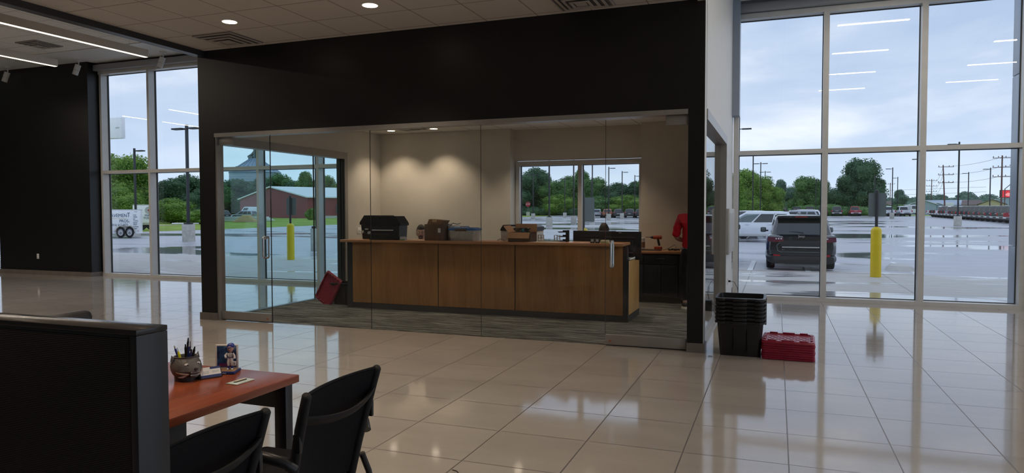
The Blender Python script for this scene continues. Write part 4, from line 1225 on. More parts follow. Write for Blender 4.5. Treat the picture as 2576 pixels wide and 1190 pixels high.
# monitors seen from behind
def monitor(label, x, y, w, h, zt, rz, full):
    t = thing('computer_monitor', label, 'monitor', (x, y, 0.7755), rz, None)
    zt -= 0.7755
    MB().rbox(-w/2, -0.018, zt-h, w/2, 0.018, zt, 0.006).build('display_shell', M_black, t)
    MB().rbox(-w/2+0.008, 0.0182, zt-h+0.012, w/2-0.008, 0.019, zt-0.008, 0.0004).build('screen', M_gasket, t)
    MB().rbox(-w*0.33, -0.046, zt-h*0.72, w*0.33, -0.017, zt-h*0.30, 0.012).build('rear_housing', M_black, t)
    MB().rbox(-w*0.36, -0.024, zt-h*0.235, w*0.36, -0.0175, zt-h*0.19, 0.002).build('vent_strip', M_charcoal, t)
    MB().rbox(-0.035, -0.05, 0.012, 0.035, -0.03, zt-h*0.4, 0.006).build('stand', M_black, t)
    MB().rbox(-0.12, -0.13, 0, 0.12, 0.09, 0.012, 0.004).build('stand_base', M_black, t)
    return t
monitor('black monitor back seen above the counter, left of the two', -2.49, 10.02, 0.64, 0.38, 1.225, 0, 1)
m2 = monitor('black monitor back at the right end of the counter, with adapters below it', -2.08, 9.88, 0.60, 0.40, 1.222, 0, 1)
MB().rbox(-0.02, -0.022, 0.425, 0.02, -0.0185, 0.432, 0.001).build('brand_strip', M_greypanel, m2)
t = thing('power_adapter', 'black round adapter below the right monitor', 'adapter', (-1.99, 9.72, 0.869))
MB().rbox(-0.035, -0.025, 0, 0.035, 0.025, 0.07, 0.015).build('case', M_black, t); MB().rbox(-0.012, -0.027, 0.03, 0.012, -0.024, 0.05, 0.002).build('light_strip', M_chrome, t)
t = thing('power_adapter', 'black wedge shaped adapter below the right monitor, right one', 'adapter', (-1.905, 9.74, 0.869))
MB().prism([(-0.05, 0), (0.045, 0), (0.05, 0.075), (-0.03, 0.075)], 1, -0.03, 0.03).build('case', M_black, t); MB().rbox(-0.025, -0.032, 0.06, 0.04, -0.029, 0.066, 0.001).build('light_strip', M_chrome, t)
# overhead back counter
t = thing('back_counter', 'dark cabinet run with wood worktop along the office back wall', 'cabinet', (0, 0, 0))
MB().rbox(-3.2, 11.50, 0.815, -0.90, 12.175, 0.855, 0.004).build('worktop', M_topwood, t)
MB().box(-3.18, 11.56, 0.10, -0.90, 12.17, 0.814).build('carcass', M_charcoal, t)
MB().box(-3.18, 11.62, 0.007, -0.90, 12.17, 0.10).build('toe_kick', M_gasket, t)
for i in range(4):
    a = -3.18+0.57*i; c = a+0.56
    d_ = MB().rbox(a+0.005, 11.54, 0.64, c-0.005, 11.559, 0.80, 0.003).build('drawer', M_charcoal, t)
    MB().tube([(((a+c)/2)-0.06, 11.54, 0.735), (((a+c)/2)-0.06, 11.52, 0.735), (((a+c)/2)+0.06, 11.52, 0.735), (((a+c)/2)+0.06, 11.54, 0.735)], 0.005, 6).build('handle', M_chrome, d_)
    for q in (0, 1):
        dx = (c-a)/2
        dd = MB().rbox(a+0.005+q*dx, 11.54, 0.11, a+dx-0.005+q*dx, 11.559, 0.63, 0.003).build('door', M_charcoal, t)
        hx = a+dx+(-0.04 if q == 0 else 0.04)
        MB().tube([(hx, 11.54, 0.45), (hx, 11.525, 0.45), (hx, 11.525, 0.57), (hx, 11.54, 0.57)], 0.004, 6).build('handle', M_gasket, dd)
WT = 0.8555
t = thing('cordless_drill', 'orange and black cordless drill standing on the back counter', 'drill', (-1.86, 11.83, WT))
m = MB(); m.cyl((-0.07, 0, 0.215), (0.06, 0, 0.215), 0.030, 0.033); m.cyl((0.06, 0, 0.215), (0.072, 0, 0.215), 0.033, 0.022); m.build('motor_housing', M_orange, t)
MB().cyl((-0.115, 0, 0.215), (-0.07, 0, 0.215), 0.018, 0.027).build('chuck', M_black, t)
MB().cyl((-0.20, 0, 0.215), (-0.115, 0, 0.215), 0.005, 0.006).build('drill_bit', M_black, t)
MB().tube([(0.005, 0, 0.19), (0.015, 0, 0.14), (0.03, 0, 0.075)], 0.02, 12, flat=0.8).build('handle', M_black, t)
MB().rbox(-0.055, -0.035, 0.0, 0.075, 0.035, 0.06, 0.012).build('battery_pack', M_orange, t)
t = thing('keyboard', 'black keyboard on the back counter', 'keyboard', (-1.98, 11.70, WT))
MB().prism([(-0.07, 0), (0.07, 0), (0.07, 0.02), (-0.07, 0.006)], 0, -0.15, 0.20).build('case', M_black, t)
t = thing('cable_coil', 'coiled black cable on the back counter beside the red shirted man', 'cable', (-1.58, 11.75, WT))
m = MB(); rnd = random.Random(3)
m.tube([(0.09*math.cos(a*0.5)*(1+0.1*math.sin(a)), 0.05*math.sin(a*0.5), 0.006+0.006*(a % 5)) for a in range(0, 34)], 0.005, 6)
m.tube([(-0.17, -0.02, 0.008), (-0.1, 0, 0.03), (0.02, 0.02, 0.10), (0.03, 0.02, 0.05), (0.035, 0.0, 0.01)], 0.004, 6)
m.tube([(0.08, 0, 0.01), (0.14, 0.03, 0.05), (0.2, 0.03, 0.04)], 0.004, 6)
m.build('cable', M_black, t)
t = thing('wipes_canister', 'white and brown plastic canister behind the right monitor', 'canister', (-2.115, 11.82, WT))
MB().lathe([(0.042, 0), (0.045, 0.01), (0.045, 0.17), (0.04, 0.175)]).build('tub', M_paper, t)
MB().lathe([(0.046, 0.04), (0.046, 0.135)]).build('label_band', M_card, t)
MB().lathe([(0.047, 0.175), (0.047, 0.20), (0.03, 0.207)]).build('lid', M_paper, t)

# black tote with red lid behind the left end of the counter
def tote(label, loc, rz, sc=(1, 1, 1), group=None):
    t = thing('storage_bin', label, 'storage bin', loc, rz, group)
    w0, d0, w1, d1, hh = 0.205, 0.145, 0.235, 0.175, 0.37
    m = MB(); rings = []
    for k in range(5):
        q = k/4; rings.append([(x, y, hh*q) for x, y in rrect(-(w0+(w1-w0)*q), -(d0+(d1-d0)*q), w0+(w1-w0)*q, d0+(d1-d0)*q, 0.04)])
    inner = [[(x, y, z) for x, y in rrect(-a, -b_, a, b_, 0.035)] for a, b_, z in ((w1-0.006, d1-0.006, hh), (w0-0.002, d0-0.002, 0.008))]
    m.loft(rings+inner, smooth=True)
    m.build('tub', M_black, t)
    m = MB(); m.loft([[(x, y, z) for x, y in rrect(-a, -b_, a, b_, 0.045)] for a, b_, z in ((w1-0.006, d1-0.006, hh-0.030), (w1+0.006, d1+0.006, hh-0.026), (w1+0.020, d1+0.020, hh-0.020), (w1+0.020, d1+0.020, hh-0.002), (w1-0.006, d1-0.006, hh+0.0005))], smooth=False, caps=False)
    for s in (-1, 1):
        m.rbox(-0.07, s*(d1+0.02)-0.005, hh-0.034, 0.07, s*(d1+0.02)+0.005, hh-0.004, 0.004)
        for q in (-1, 1): m.rbox(q*(w1-0.055)-0.03, s*(d1+0.022)-0.006, hh-0.030, q*(w1-0.055)+0.03, s*(d1+0.022)+0.006, hh-0.005, 0.004)
        m.rbox(s*(w1+0.02)-0.006, -0.06, hh-0.05, s*(w1+0.02)+0.006, 0.06, hh-0.005, 0.004)
    m.build('rim', M_black, t)
    for s in (-1, 1):
        for x in (-0.07, 0.07): MB().rbox(x-0.006, s*(d0+0.012)-0.012, 0.03, x+0.006, s*(d0+0.012)+0.012, 0.30, 0.004).build('rib', M_black, t)
    return t
b0 = tote('black storage bin on the carpet behind the left end of the counter', (-6.56, 9.75, 0.006), 0)
b0.scale = (0.92, 0.92, 0.95)
def red_lid_mesh(lx=0.255, ly=0.19):
    m = MB()
    m.loft([[(x, y, z) for x, y in rrect(-a, -b_, a, b_, 0.035)] for a, b_, z in ((lx-0.006, ly-0.006, 0), (lx, ly, 0.004), (lx+0.001, ly+0.001, 0.020), (lx-0.005, ly-0.005, 0.026), (lx-0.005, ly-0.005, 0.032), (lx-0.008, ly-0.008, 0.034), (lx-0.030, ly-0.028, 0.034), (lx-0.034, ly-0.032, 0.022))], smooth=True)
    return m
def red_lid(label, loc, rot, group):
    t = thing('bin_lid', label, 'lid', loc, 0, group)
    t.rotation_euler = rot
    red_lid_mesh().build('panel', M_red, t)
    for s in (-1, 1):
        for y in (-0.10, -0.035, 0.035, 0.10): MB().rbox(s*0.225-0.013, y-0.018, 0.022, s*0.225+0.013, y+0.018, 0.042, 0.004).build('locking_tab', M_red, t)
        for x, w in ((-0.15, 0.04), (0, 0.06), (0.15, 0.04)): MB().rbox(x-w, s*0.168-0.008, 0.022, x+w, s*0.168+0.008, 0.046, 0.004).build('locking_tab', M_red, t)
    m = MB()
    for i in range(-5, 6):
        for s in (-1, 1):
            x = i*0.062
            a = Vector((x-0.10, -0.145*s, 0.0225)); c = Vector((x+0.10, 0.145*s, 0.0225))
            lo, hi = 0.0, 1.0
            for k in (0, 1):
                if a.x < -0.2: a = a+(c-a)*((-0.2-a.x)/(c.x-a.x))
                if c.x > 0.2: c = a+(c-a)*((0.2-a.x)/(c.x-a.x))
            if (c-a).length > 0.03 and a.x < 0.2 and c.x > -0.2: m.tube([a, c], 0.003, 5)
    m.build('diamond_rib', M_red, t)
    for sx_ in (-1, 1):
        for sy_ in (-1, 1): MB().cyl((sx_*0.236, sy_*0.172, 0.0335), (sx_*0.236, sy_*0.172, 0.0345), 0.005, n=8).build('corner_hole', M_paper if group is None else M_gasket, t)
    return t
l = red_lid('dark red bin lid leaning against the black bin at the left end of the counter', (-6.76, 9.55, 0.20), (R(76), R(22), R(8)), None)
l.location = (-6.82, 9.62, 0.245); l.rotation_euler = (R(74), R(-62), R(6))
# ================================================================ bins and lids on the floor
names = ['bottom', 'second from the bottom', 'third from the bottom', 'middle', 'third from the top', 'second from the top', 'topmost, open']
for i in range(7):
    b = tote('black storage bin right of the column, %s of its stack' % names[i], (-0.345, 7.83, 0.0005+0.040*i), 0, group='stacked black storage bins')
    b.scale = (0.985-0.0, 1.38, 1.0) if i == 0 else (0.985, 1.38, 1.0)
ln = ['bottom', 'second from the bottom', 'third from the bottom', 'fourth from the bottom', 'fourth from the top', 'third from the top', 'second from the top', 'topmost, diamond ribs showing']
for i in range(8):
    l = red_lid('red bin lid beside the black bins, %s of its stack' % ln[i], (0.128, 7.83, 0.0005+0.0225*i), (0, 0, R(-2) if i % 3 else R(-1)), 'stacked red bin lids')
    l.scale = (1.0, 1.42, 1.0)

# ================================================================ workstation in the foreground
t = thing('cubicle_panel', 'dark fabric cubicle panel with bronze trim filling the lower left of the photo', 'partition', (0, 0, 0))
PX, PY0, PY1, PZ = -1.267, 1.102, 1.182, 1.268
MB().rbox(-3.2, PY0+0.008, 0.09, PX-0.022, PY1-0.008, PZ-0.014, 0.002).build('core', M_charcoal, t)
fm, ft, fo = new_mat('ribbed_panel_fabric')
bb = ft.nodes.new('ShaderNodeBsdfPrincipled'); ft.links.new(bb.outputs[0], fo.inputs[0])
co = ft.nodes.new('ShaderNodeTexCoord')
wv = N(ft, 'ShaderNodeTexWave', Scale=75.0, Distortion=0.6); wv.bands_direction = 'Z'
wv.inputs['Detail'].default_value = 3.0; wv.inputs['Detail Scale'].default_value = 8.0
ft.links.new(co.outputs['Object'], wv.inputs['Vector'])
ft.links.new(ramp(ft, wv.outputs['Fac'], [(0.2, (0.020, 0.017, 0.015)), (0.8, (0.058, 0.050, 0.042))]), bb.inputs['Base Color'])
bb.inputs['Roughness'].default_value = 0.95; bb.inputs['Specular IOR Level'].default_value = 0.1
bp = N(ft, 'ShaderNodeBump', Strength=0.5); bp.inputs['Distance'].default_value = 0.002
ft.links.new(wv.outputs['Fac'], bp.inputs['Height']); ft.links.new(bp.outputs[0], bb.inputs['Normal'])
MB().rbox(-3.15, PY0+0.002, 0.12, PX-0.024, PY0+0.0078, PZ-0.020, 0.003).build('fabric_face', fm, t)
MB().rbox(-3.15, PY1-0.0078, 0.12, PX-0.024, PY1-0.002, PZ-0.034, 0.003).build('fabric_face', fm, t)
MB().rbox(-3.22, PY0-0.001, PZ-0.012, PX, PY1+0.001, PZ, 0.0015).build('top_cap', M_capmetal, t)
MB().rbox(PX-0.020, PY0-0.001, 0.0, PX, PY1+0.001, PZ-0.0125, 0.0015).build('end_trim', M_endtrim, t)
MB().box(-3.2, PY0+0.004, 0.0, PX-0.021, PY1-0.004, 0.088).build('base_trim', M_endtrim, t)

DX0, DX1, DY0, DY1 = -2.90, -2.098, 1.19, 2.715
t = thing('office_desk', 'cherry topped desk with dark grey legs behind the cubicle panel', 'desk', (0, 0, 0))
MB().rbox(DX0, DY0, 0.715, DX1, DY1, 0.75, 0.003).build('desktop', M_deskwood, t)
def leg_u():
    m = MB()
    m.rbox(DX1-0.085, DY1-0.075, 0.001, DX1-0.02, DY1-0.025, 0.7145, 0.003)
    return m
leg_u().build('leg', M_endtrim, t)
MB().rbox(DX0+0.02, DY1-0.075, 0.001, DX0+0.085, DY1-0.025, 0.7145, 0.003).build('leg', M_endtrim, t)
MB().rbox(DX1-0.085, DY0+0.03, 0.001, DX1-0.02, DY0+0.08, 0.7145, 0.003).build('leg', M_endtrim, t)
MB().rbox(DX0+0.02, DY0+0.03, 0.001, DX0+0.085, DY0+0.08, 0.7145, 0.003).build('leg', M_endtrim, t)
MB().prism([(DX1-0.086, 0.7145), (DX1-0.086, 0.60), (DX0+0.086, 0.60), (DX0+0.086, 0.7145)], 1, DY1-0.06, DY1-0.04).build('end_rail', M_endtrim, t)
MB().rbox(DX1-0.33, DY0+0.09, 0.16, DX1-0.31, 2.34, 0.7145, 0.002).build('modesty_panel', M_charcoal, t)

def guest_chair(label, loc, rz):
    """Mesh-backed guest chair; its back is at +X, the seat extends to -X."""
    t = thing('guest_chair', label, 'chair', loc, rz, 'black mesh guest chairs at the desk')
    H = 0.868
    def bx(y, z):      # x of the back surface: bowed in plan, reclining upwards
        k = (z-0.45)/(H-0.45)
        return 0.00+0.085*k-0.030*(1-(y/0.235)**2)+0.02*k*k
    def halfw(z): 
        k = (z-0.45)/(H-0.45); return 0.205+0.03*k
    m = MB(); ny, nz_ = 16, 12
    for off, flip in ((0.0, 0), (0.018, 1)):
        vs = []; fs = []
        for j in range(nz_+1):
            z = 0.44+(H-0.44)*j/nz_
            for i in range(ny+1):
                y = halfw(z)*(2*i/ny-1)
                vs.append((bx(y/halfw(z)*0.235, z)+off-0.006, y, z))
        for j in range(nz_):
            for i in range(ny): fs.append((j*(ny+1)+i, j*(ny+1)+i+1, (j+1)*(ny+1)+i+1, (j+1)*(ny+1)+i))
        m.add(vs, fs, True)
    m.build('backrest', M_mesh, t)
    for s in (-1, 1):
        zs = [0.42+(H-0.42)*q/8 for q in range(9)]+[H+0.006, H+0.010]
        pts = [(bx(s*0.235, z)+0.004, s*(halfw(z)+0.004), z) for z in zs]
        MB().tube(pts, 0.017, 16, rs=[0.019]*7+[0.018, 0.017, 0.013, 0.006], flat=1.35).build('back_upright', M_blackmatte, t)
    zb = 0.80
    pts = []
    for i in range(13):
        y = 0.226*(2*i/12-1); k = abs(y)/0.226
        z = 0.745+0.03*k*k
        pts.append((bx(0.235, z)+0.010+0.042*(1-k*k), y, z))
    MB().tube(pts, 0.024, 10, flat=0.42).build('lumbar_band', M_blackmatte, t)
    mt = MB().tube([(bx(y, H)+0.002, y*0.98, H+0.002) for y in [0.235*(2*i/12-1) for i in range(13)]], 0.007, 8); mt.build('top_rail', M_mesh, t)
    for s in (-1, 1):
        MB().rbox(0.055, s*0.243-0.008, 0.66, 0.085, s*0.243+0.010, 0.73, 0.005).build('adjustment_catch', M_black, t)
    MB().rbox(-0.46, -0.23, 0.43, -0.01, 0.23, 0.485, 0.025, 3).build('seat', M_mesh, t)
    MB().rbox(-0.44, -0.21, 0.405, -0.02, 0.21, 0.4295, 0.008).build('seat_pan', M_black, t)
    for s in (-1, 1):
        y = s*0.262
        fr = MB()
        fr.tube([(0.035, s*0.235, 0.50), (0.05, y, 0.42), (0.13, y, 0.02)], 0.0135, 10, flat=1.3)
        fr.build('rear_leg', M_black, t)
        MB().tube([(-0.10, s*0.20, 0.415), (-0.30, y, 0.40), (-0.40, y, 0.015)], 0.0125, 10).build('front_leg', M_black, t)
        MB().cyl((0.13, y, 0.0), (0.13, y, 0.02), 0.016, n=10).build('foot_cap', M_blackmatte, t)
        MB().cyl((-0.40, y, 0.0), (-0.40, y, 0.02), 0.016, n=10).build('foot_cap', M_blackmatte, t)
        MB().tube([(0.055, s*0.24, 0.60), (0.035, y, 0.628), (-0.03, s*0.285, 0.648), (-0.12, s*0.288, 0.655), (-0.24, s*0.288, 0.652), (-0.30, s*0.285, 0.63), (-0.31, y, 0.55), (-0.315, y, 0.41)], 0.018, 10, rs=[0.020, 0.020, 0.020, 0.019, 0.019, 0.018, 0.013, 0.012], flat=1.0).build('armrest', M_black, t)
    return t
g1 = guest_chair('black mesh guest chair nearest the desk corner, whole back in view', (-1.655, 2.272, 0), R(1))
g2 = dup(g1, (-1.655, 1.592, 0), R(1), 'black mesh guest chair half hidden by the cubicle panel')
# the occupant's chair behind the desk
t = thing('executive_chair', 'black leather office chair whose back shows over the cubicle panel', 'chair', (-3.47, 2.69, 0), R(93))
m = MB()
m.rbox(-0.25, 0.20, 0.48, 0.25, 0.29, 0.955, 0.04, 3)
m.build('backrest', M_leather, t)
MB().rbox(-0.26, -0.26, 0.40, 0.26, 0.24, 0.50, 0.04, 3).build('seat', M_leather, t)
for s in (-1, 1): MB().tube([(s*0.25, 0.18, 0.42), (s*0.30, 0.15, 0.55), (s*0.30, 0.05, 0.64), (s*0.30, -0.18, 0.64)], 0.02).build('armrest', M_black, t)
MB().cyl((0, 0, 0.08), (0, 0, 0.40), 0.03).build('gas_lift', M_black, t)
for i in range(5):
    a = R(72*i+10)
    l = MB().tube([(0, 0, 0.09), (0.3*math.cos(a), 0.3*math.sin(a), 0.06)], 0.022).build('leg', M_black, t)
    MB().cyl((0.3*math.cos(a)-0.02, 0.3*math.sin(a), 0.028), (0.3*math.cos(a)+0.02, 0.3*math.sin(a), 0.028), 0.027, n=12).build('castor', M_black, l)

# ---------------------------------------------------------------- things on the desk
DZ = 0.7503
CUPX, CUPY = -2.525, 2.455
M_clay = pbr('grey_glazed_clay', (0.095, 0.088, 0.082), 0.45, var=0.12, vscale=30, bump=0.2, bscale=150)
M_claydark = pbr('dark_glazed_clay', (0.035, 0.033, 0.035), 0.4, var=0.1)
t = thing('pencil_cup', 'grey ceramic animal head pencil cup with ears and a toothy grin', 'pencil cup', (CUPX, CUPY, DZ), R(74))
# head faces +X-ish / towards the camera's right; local front = -Y
m = MB(); nu = 40; prof = [(0.046, 0.0), (0.047, 0.018), (0.050, 0.022), (0.058, 0.034), (0.064, 0.05), (0.066, 0.066), (0.063, 0.082), (0.055, 0.096), (0.050, 0.104), (0.053, 0.110), (0.048, 0.110), (0.045, 0.10), (0.045, 0.02)]
vs = []; fs = []
for r_, z in prof:
    for i in range(nu):
        a = 2*PI*i/nu; x = r_*math.cos(a); y = r_*math.sin(a)*0.95
        if r_ > 0.0505 and z > 0.02:
            fr = max(0, -math.sin(a))
            k = fr**3*math.exp(-((z-0.050)/0.022)**2)
            y -= 0.030*k
            k2 = max(0, -math.sin(a))**1.2*math.exp(-((z-0.088)/0.008)**2)
            y -= 0.006*k2
            jx = math.exp(-((abs(math.cos(a))-0.75)/0.25)**2)*math.exp(-((z-0.045)/0.018)**2)*(1 if y < 0 else 0)
            x *= 1+0.12*jx
        vs.append((x, y, z))
k = len(prof)
for j in range(k-1):
    for i in range(nu): fs.append((j*nu+i, j*nu+(i+1) % nu, (j+1)*nu+(i+1) % nu, (j+1)*nu+i))
fs.append(tuple(range(nu))[::-1]); fs.append(tuple(range((k-1)*nu, k*nu)))
m.add(vs, fs, True).build('cup_body', M_clay, t)
MB().lathe([(0.048, 0.0005), (0.049, 0.021)], n=32).build('collar', M_claydark, t)
for s in (-1, 1):
    e = MB().loft([[(s*(0.050+0.020*math.cos(R(a))*k+0.012*(1-k)), 0.004+0.010*math.sin(R(a))*k, 0.088+0.034*(1-k)+0.004*math.cos(R(a))) for a in range(0, 360, 30)] for k in (1.0, 0.85, 0.55, 0.15)]); e.build('ear', M_clay, t)
    MB().sphere((s*0.056, -0.0035, 0.098), 0.006, 12, 8, (0.9, 0.5, 1.1)).build('ear_hollow', M_claydark, t)
    ey = MB().sphere((s*0.026, -0.0585, 0.079), 0.010, 14, 8, (1.25, 0.55, 0.55), Matrix.Identity(4)).build('eye', M_offwhite, t)
    MB().sphere((s*0.025, -0.0640, 0.079), 0.0042, 10, 6, (0.6, 0.5, 1)).build('pupil', M_claydark, ey)
    MB().tube([(s*0.012, -0.074, 0.040), (s*0.030, -0.067, 0.036), (s*0.046, -0.049, 0.040), (s*0.057, -0.028, 0.046), (s*0.060, -0.018, 0.050)], 0.0045, 12, rs=[0.003, 0.005, 0.006, 0.005, 0.001]).build('cheek_stripe', MATS['tan_glaze'] if 'tan_glaze' in MATS else pbr('tan_glaze', (0.36, 0.25, 0.20), 0.45, var=0.06), t)
    MB().tube([(s*0.028, -0.066, 0.033), (s*0.040, -0.052, 0.026), (s*0.048, -0.034, 0.023), (s*0.051, -0.025, 0.023)], 0.004, 12, rs=[0.001, 0.005, 0.004, 0.001]).build('whisker_stripe', M_offwhite, t)
MB().sphere((0, -0.092, 0.062), 0.0095, 14, 8, (1.1, 0.7, 0.8)).build('nose', M_claydark, t)
MB().sphere((0, -0.074, 0.040), 0.021, 14, 8, (1.2, 0.5, 0.42)).build('mouth', M_claydark, t)
m = MB()
for i in range(9):
    a = -0.9+0.225*i; x = 0.024*math.sin(a); y = -0.074-0.0105*math.cos(a)
    m.cyl((x, y, 0.0485), (x, y, 0.0425), 0.0025, 0.0012, n=8)
    m.cyl((x, y+0.001, 0.0315), (x, y+0.001, 0.036), 0.0022, 0.001, n=8)
m.build('teeth', M_offwhite, t)
MB().sphere((0, -0.070, 0.026), 0.016, 14, 8, (1.3, 0.9, 0.5)).build('chin', M_clay, t)
# pens in the cup
M_inkblue = pbr('blue_pen_barrel', (0.015, 0.03, 0.22), 0.3, var=0.03)
M_hiyellow = pbr('yellow_highlighter', (0.75, 0.72, 0.02), 0.35, var=0.03)
def pen(label, base, top, mat, r=0.0045, name='pen', cat='pen', tip=M_black, clip=True):
    b_ = Vector(base); tp = Vector(top); d = (tp-b_)
    t = thing(name, label, cat, (CUPX+b_.x, CUPY+b_.y, DZ+b_.z), 0, 'pens in the pencil cup')
    MB().cyl((0, 0, 0), d*0.88, r, n=12).build('barrel', mat, t)
    MB().cyl(d*0.88, d, r*0.8, r*0.45, n=12).build('button', tip, t)
    if clip:
        s = d.normalized().orthogonal()*r*1.3
        MB().cyl(d*0.62+s, d*0.90+s, 0.0014, n=6).build('clip', M_chrome if mat is not M_black else M_blackmatte, t)
pen('blue and silver pen leaning left in the pencil cup', (-0.015, 0.0, 0.03), (-0.062, -0.004, 0.152), M_inkblue, 0.005, tip=M_chrome)
pen('yellow highlighter in the pencil cup', (0.0, -0.012, 0.03), (-0.014, -0.028, 0.135), M_hiyellow, 0.0062, 'highlighter', 'highlighter', tip=M_hiyellow, clip=False)
pen('tallest black pen in the pencil cup', (-0.002, 0.006, 0.03), (0.006, 0.012, 0.190), M_black, 0.0055)
pen('black pen left of the tallest one in the pencil cup', (-0.010, 0.014, 0.03), (-0.012, 0.012, 0.160), M_black, 0.0050)
pen('dark pen with silver tip right of the tallest one', (0.010, 0.0, 0.03), (0.022, 0.0, 0.170), M_navy, 0.0045, tip=M_chrome)
pen('thick black pen leaning right in the pencil cup', (0.012, 0.006, 0.03), (0.044, 0.012, 0.152), M_black, 0.0060, clip=False)
pen('dark blue pen leaning right beside the thick black one', (0.014, -0.008, 0.03), (0.047, -0.010, 0.144), M_navy, 0.0050, clip=False)

# business card holder
t = thing('business_card_holder', 'black card holder with white and navy cards between the cup and the figurine', 'card holder', (-2.455, 2.525, DZ), R(62))
m = MB(); m.prism([(-0.025, 0), (0.03, 0), (0.03, 0.004), (0.002, 0.045), (-0.002, 0.045), (-0.02, 0.012), (-0.025, 0.012)], 0, -0.05, 0.05)
m.build('holder', M_black, t)
cm = Matrix.Translation((0, -0.030, 0.006)) @ Matrix.Rotation(R(-32), 4, 'X')
cd = MB().box(-0.045, 0.0, 0.0, 0.045, 0.005, 0.050, cm).build('cards', M_paper, t)
MB().box(-0.045, -0.0006, 0.0, 0.045, -0.0001, 0.012, cm).build('lower_band', M_navy, t)
MB().box(0.0, -0.0006, 0.040, 0.045, -0.0001, 0.050, cm).build('upper_band', M_navy, t)
for q in range(5): MB().box(-0.036 if q < 3 else 0.008, -0.0006, 0.020+0.005*q if q < 3 else 0.024+0.005*(q-3), -0.008 if q < 3 else 0.038, -0.0001, 0.0215+0.005*q if q < 3 else 0.0255+0.005*(q-3), cm).build('printed_line', M_greypanel, t)

# baseball figurine with a backdrop board
FGX, FGY = -2.452, 2.628
t = thing('figurine', 'bobble head baseball figurine in white kit and blue helmet before a picture board', 'figurine', (FGX, FGY, DZ), R(22))
MB().rbox(-0.065, -0.045, 0.0, 0.055, 0.045, 0.013, 0.004).build('base', M_navy, t)
MB().rbox(-0.055, -0.038, 0.0131, 0.05, 0.03, 0.0145, 0.0005).build('dirt_patch', M_card, t)
bm_, bt, bo = new_mat('night_stadium_print')
b2 = bt.nodes.new('ShaderNodeBsdfPrincipled'); bt.links.new(b2.outputs[0], bo.inputs[0])
c2 = bt.nodes.new('ShaderNodeTexCoord'); n2 = N(bt, 'ShaderNodeTexNoise', Scale=28, Detail=3); bt.links.new(c2.outputs['Object'], n2.inputs['Vector'])
bt.links.new(ramp(bt, n2.outputs['Fac'], [(0.35, (0.008, 0.015, 0.05)), (0.6, (0.03, 0.09, 0.22)), (0.75, (0.25, 0.38, 0.5))]), b2.inputs['Base Color'])
b2.inputs['Roughness'].default_value = 0.3
MB().rbox(-0.062, 0.030, 0.0131, 0.045, 0.040, 0.128, 0.001).build('picture_board', M_offwhite, t)
MB().box(-0.054, 0.0292, 0.020, 0.038, 0.0299, 0.122).build('picture', bm_, t)
MB().box(-0.054, 0.0285, 0.020, 0.038, 0.0291, 0.040).build('name_band', M_navy, t)
text('name_lettering', 'ROYALS', 0.018, (-0.010, 0.0280, 0.030), (R(90), 0, 0), M_red, t, 0.0003, bold=0.0003)
text('base_lettering', 'ROYALS', 0.009, (0.0, -0.0455, 0.0065), (R(90), 0, 0), M_paper, t, 0.0003)
fx = 0.020
m = MB()
V, F = skin_mesh([(fx, 0, 0.070, 0.013, 0.010), (fx, 0, 0.085, 0.014, 0.010), (fx, 0, 0.096, 0.010, 0.008)], [(0, 1), (1, 2)], sub=1); m.add(V, F, True)
m.tube([(fx-0.012, 0, 0.092), (fx-0.022, -0.003, 0.082), (fx-0.016, -0.012, 0.074)], 0.0055, 8)
m.tube([(fx+0.012, 0, 0.092), (fx+0.020, -0.002, 0.080), (fx+0.022, -0.006, 0.068)], 0.0055, 8)
m.build('jersey', M_offwhite, t)
m = MB()
for s in (-1, 1): m.tube([(fx+s*0.005, 0, 0.070), (fx+s*0.008, -0.002, 0.050), (fx+s*0.008, 0, 0.034)], 0.0075, 8, rs=[0.0085, 0.0075, 0.006])
m.build('trousers', M_offwhite, t)
m = MB()
for s in (-1, 1):
    m.tube([(fx+s*0.008, 0, 0.034), (fx+s*0.009, 0, 0.018)], 0.005, 8)
m.build('stockings', M_inkblue, t)
m = MB()
for s in (-1, 1): m.sphere((fx+s*0.010, -0.006, 0.018), 0.006, 10, 6, (0.8, 1.6, 0.6))
m.build('shoe', M_offwhite, t)
MB().tube([(fx-0.013, -0.001, 0.0708), (fx, -0.0105, 0.0708), (fx+0.013, -0.001, 0.0708)], 0.0015, 6).build('belt', M_navy, t)
hM = Matrix.Translation((fx+0.004, -0.006, 0.117)) @ Matrix.Scale(0.175, 4)
hb = MB(); head_mb(hb, hM); hb.build('head', M_skin, t)
hl = MB(); hl.sphere((fx+0.004, -0.001, 0.1285), 0.0180, 20, 12, (0.95, 1.05, 0.80)); hl.rbox(fx-0.007, -0.030, 0.1235, fx+0.015, -0.012, 0.1255, 0.001)
hl.build('helmet', M_inkblue, t)
MB().rbox(fx+0.014, -0.010, 0.034, fx+0.030, -0.006, 0.056, 0.002).build('number_sign', M_offwhite, t)
text('sign_numeral', '9', 0.016, (fx+0.022, -0.0108, 0.045), (R(90), 0, 0), M_navy, t, 0.0003)
# leaflet
t = thing('business_card', 'pale green and white card with a pen slot lying on the desk', 'card', (-2.255, 2.505, DZ), R(-2))
MB().rbox(-0.032, -0.055, 0, 0.030, 0.055, 0.004, 0.001).build('card', pbr('pale_green_card', (0.50, 0.60, 0.56), 0.35, var=0.04), t)
MB().rbox(-0.010, -0.034, 0.0041, 0.004, 0.034, 0.0075, 0.001).build('dark_bar', M_charcoal, t)
MB().rbox(-0.006, -0.030, 0.0076, 0.0, 0.030, 0.009, 0.0005).build('pale_bar', M_tape, t)
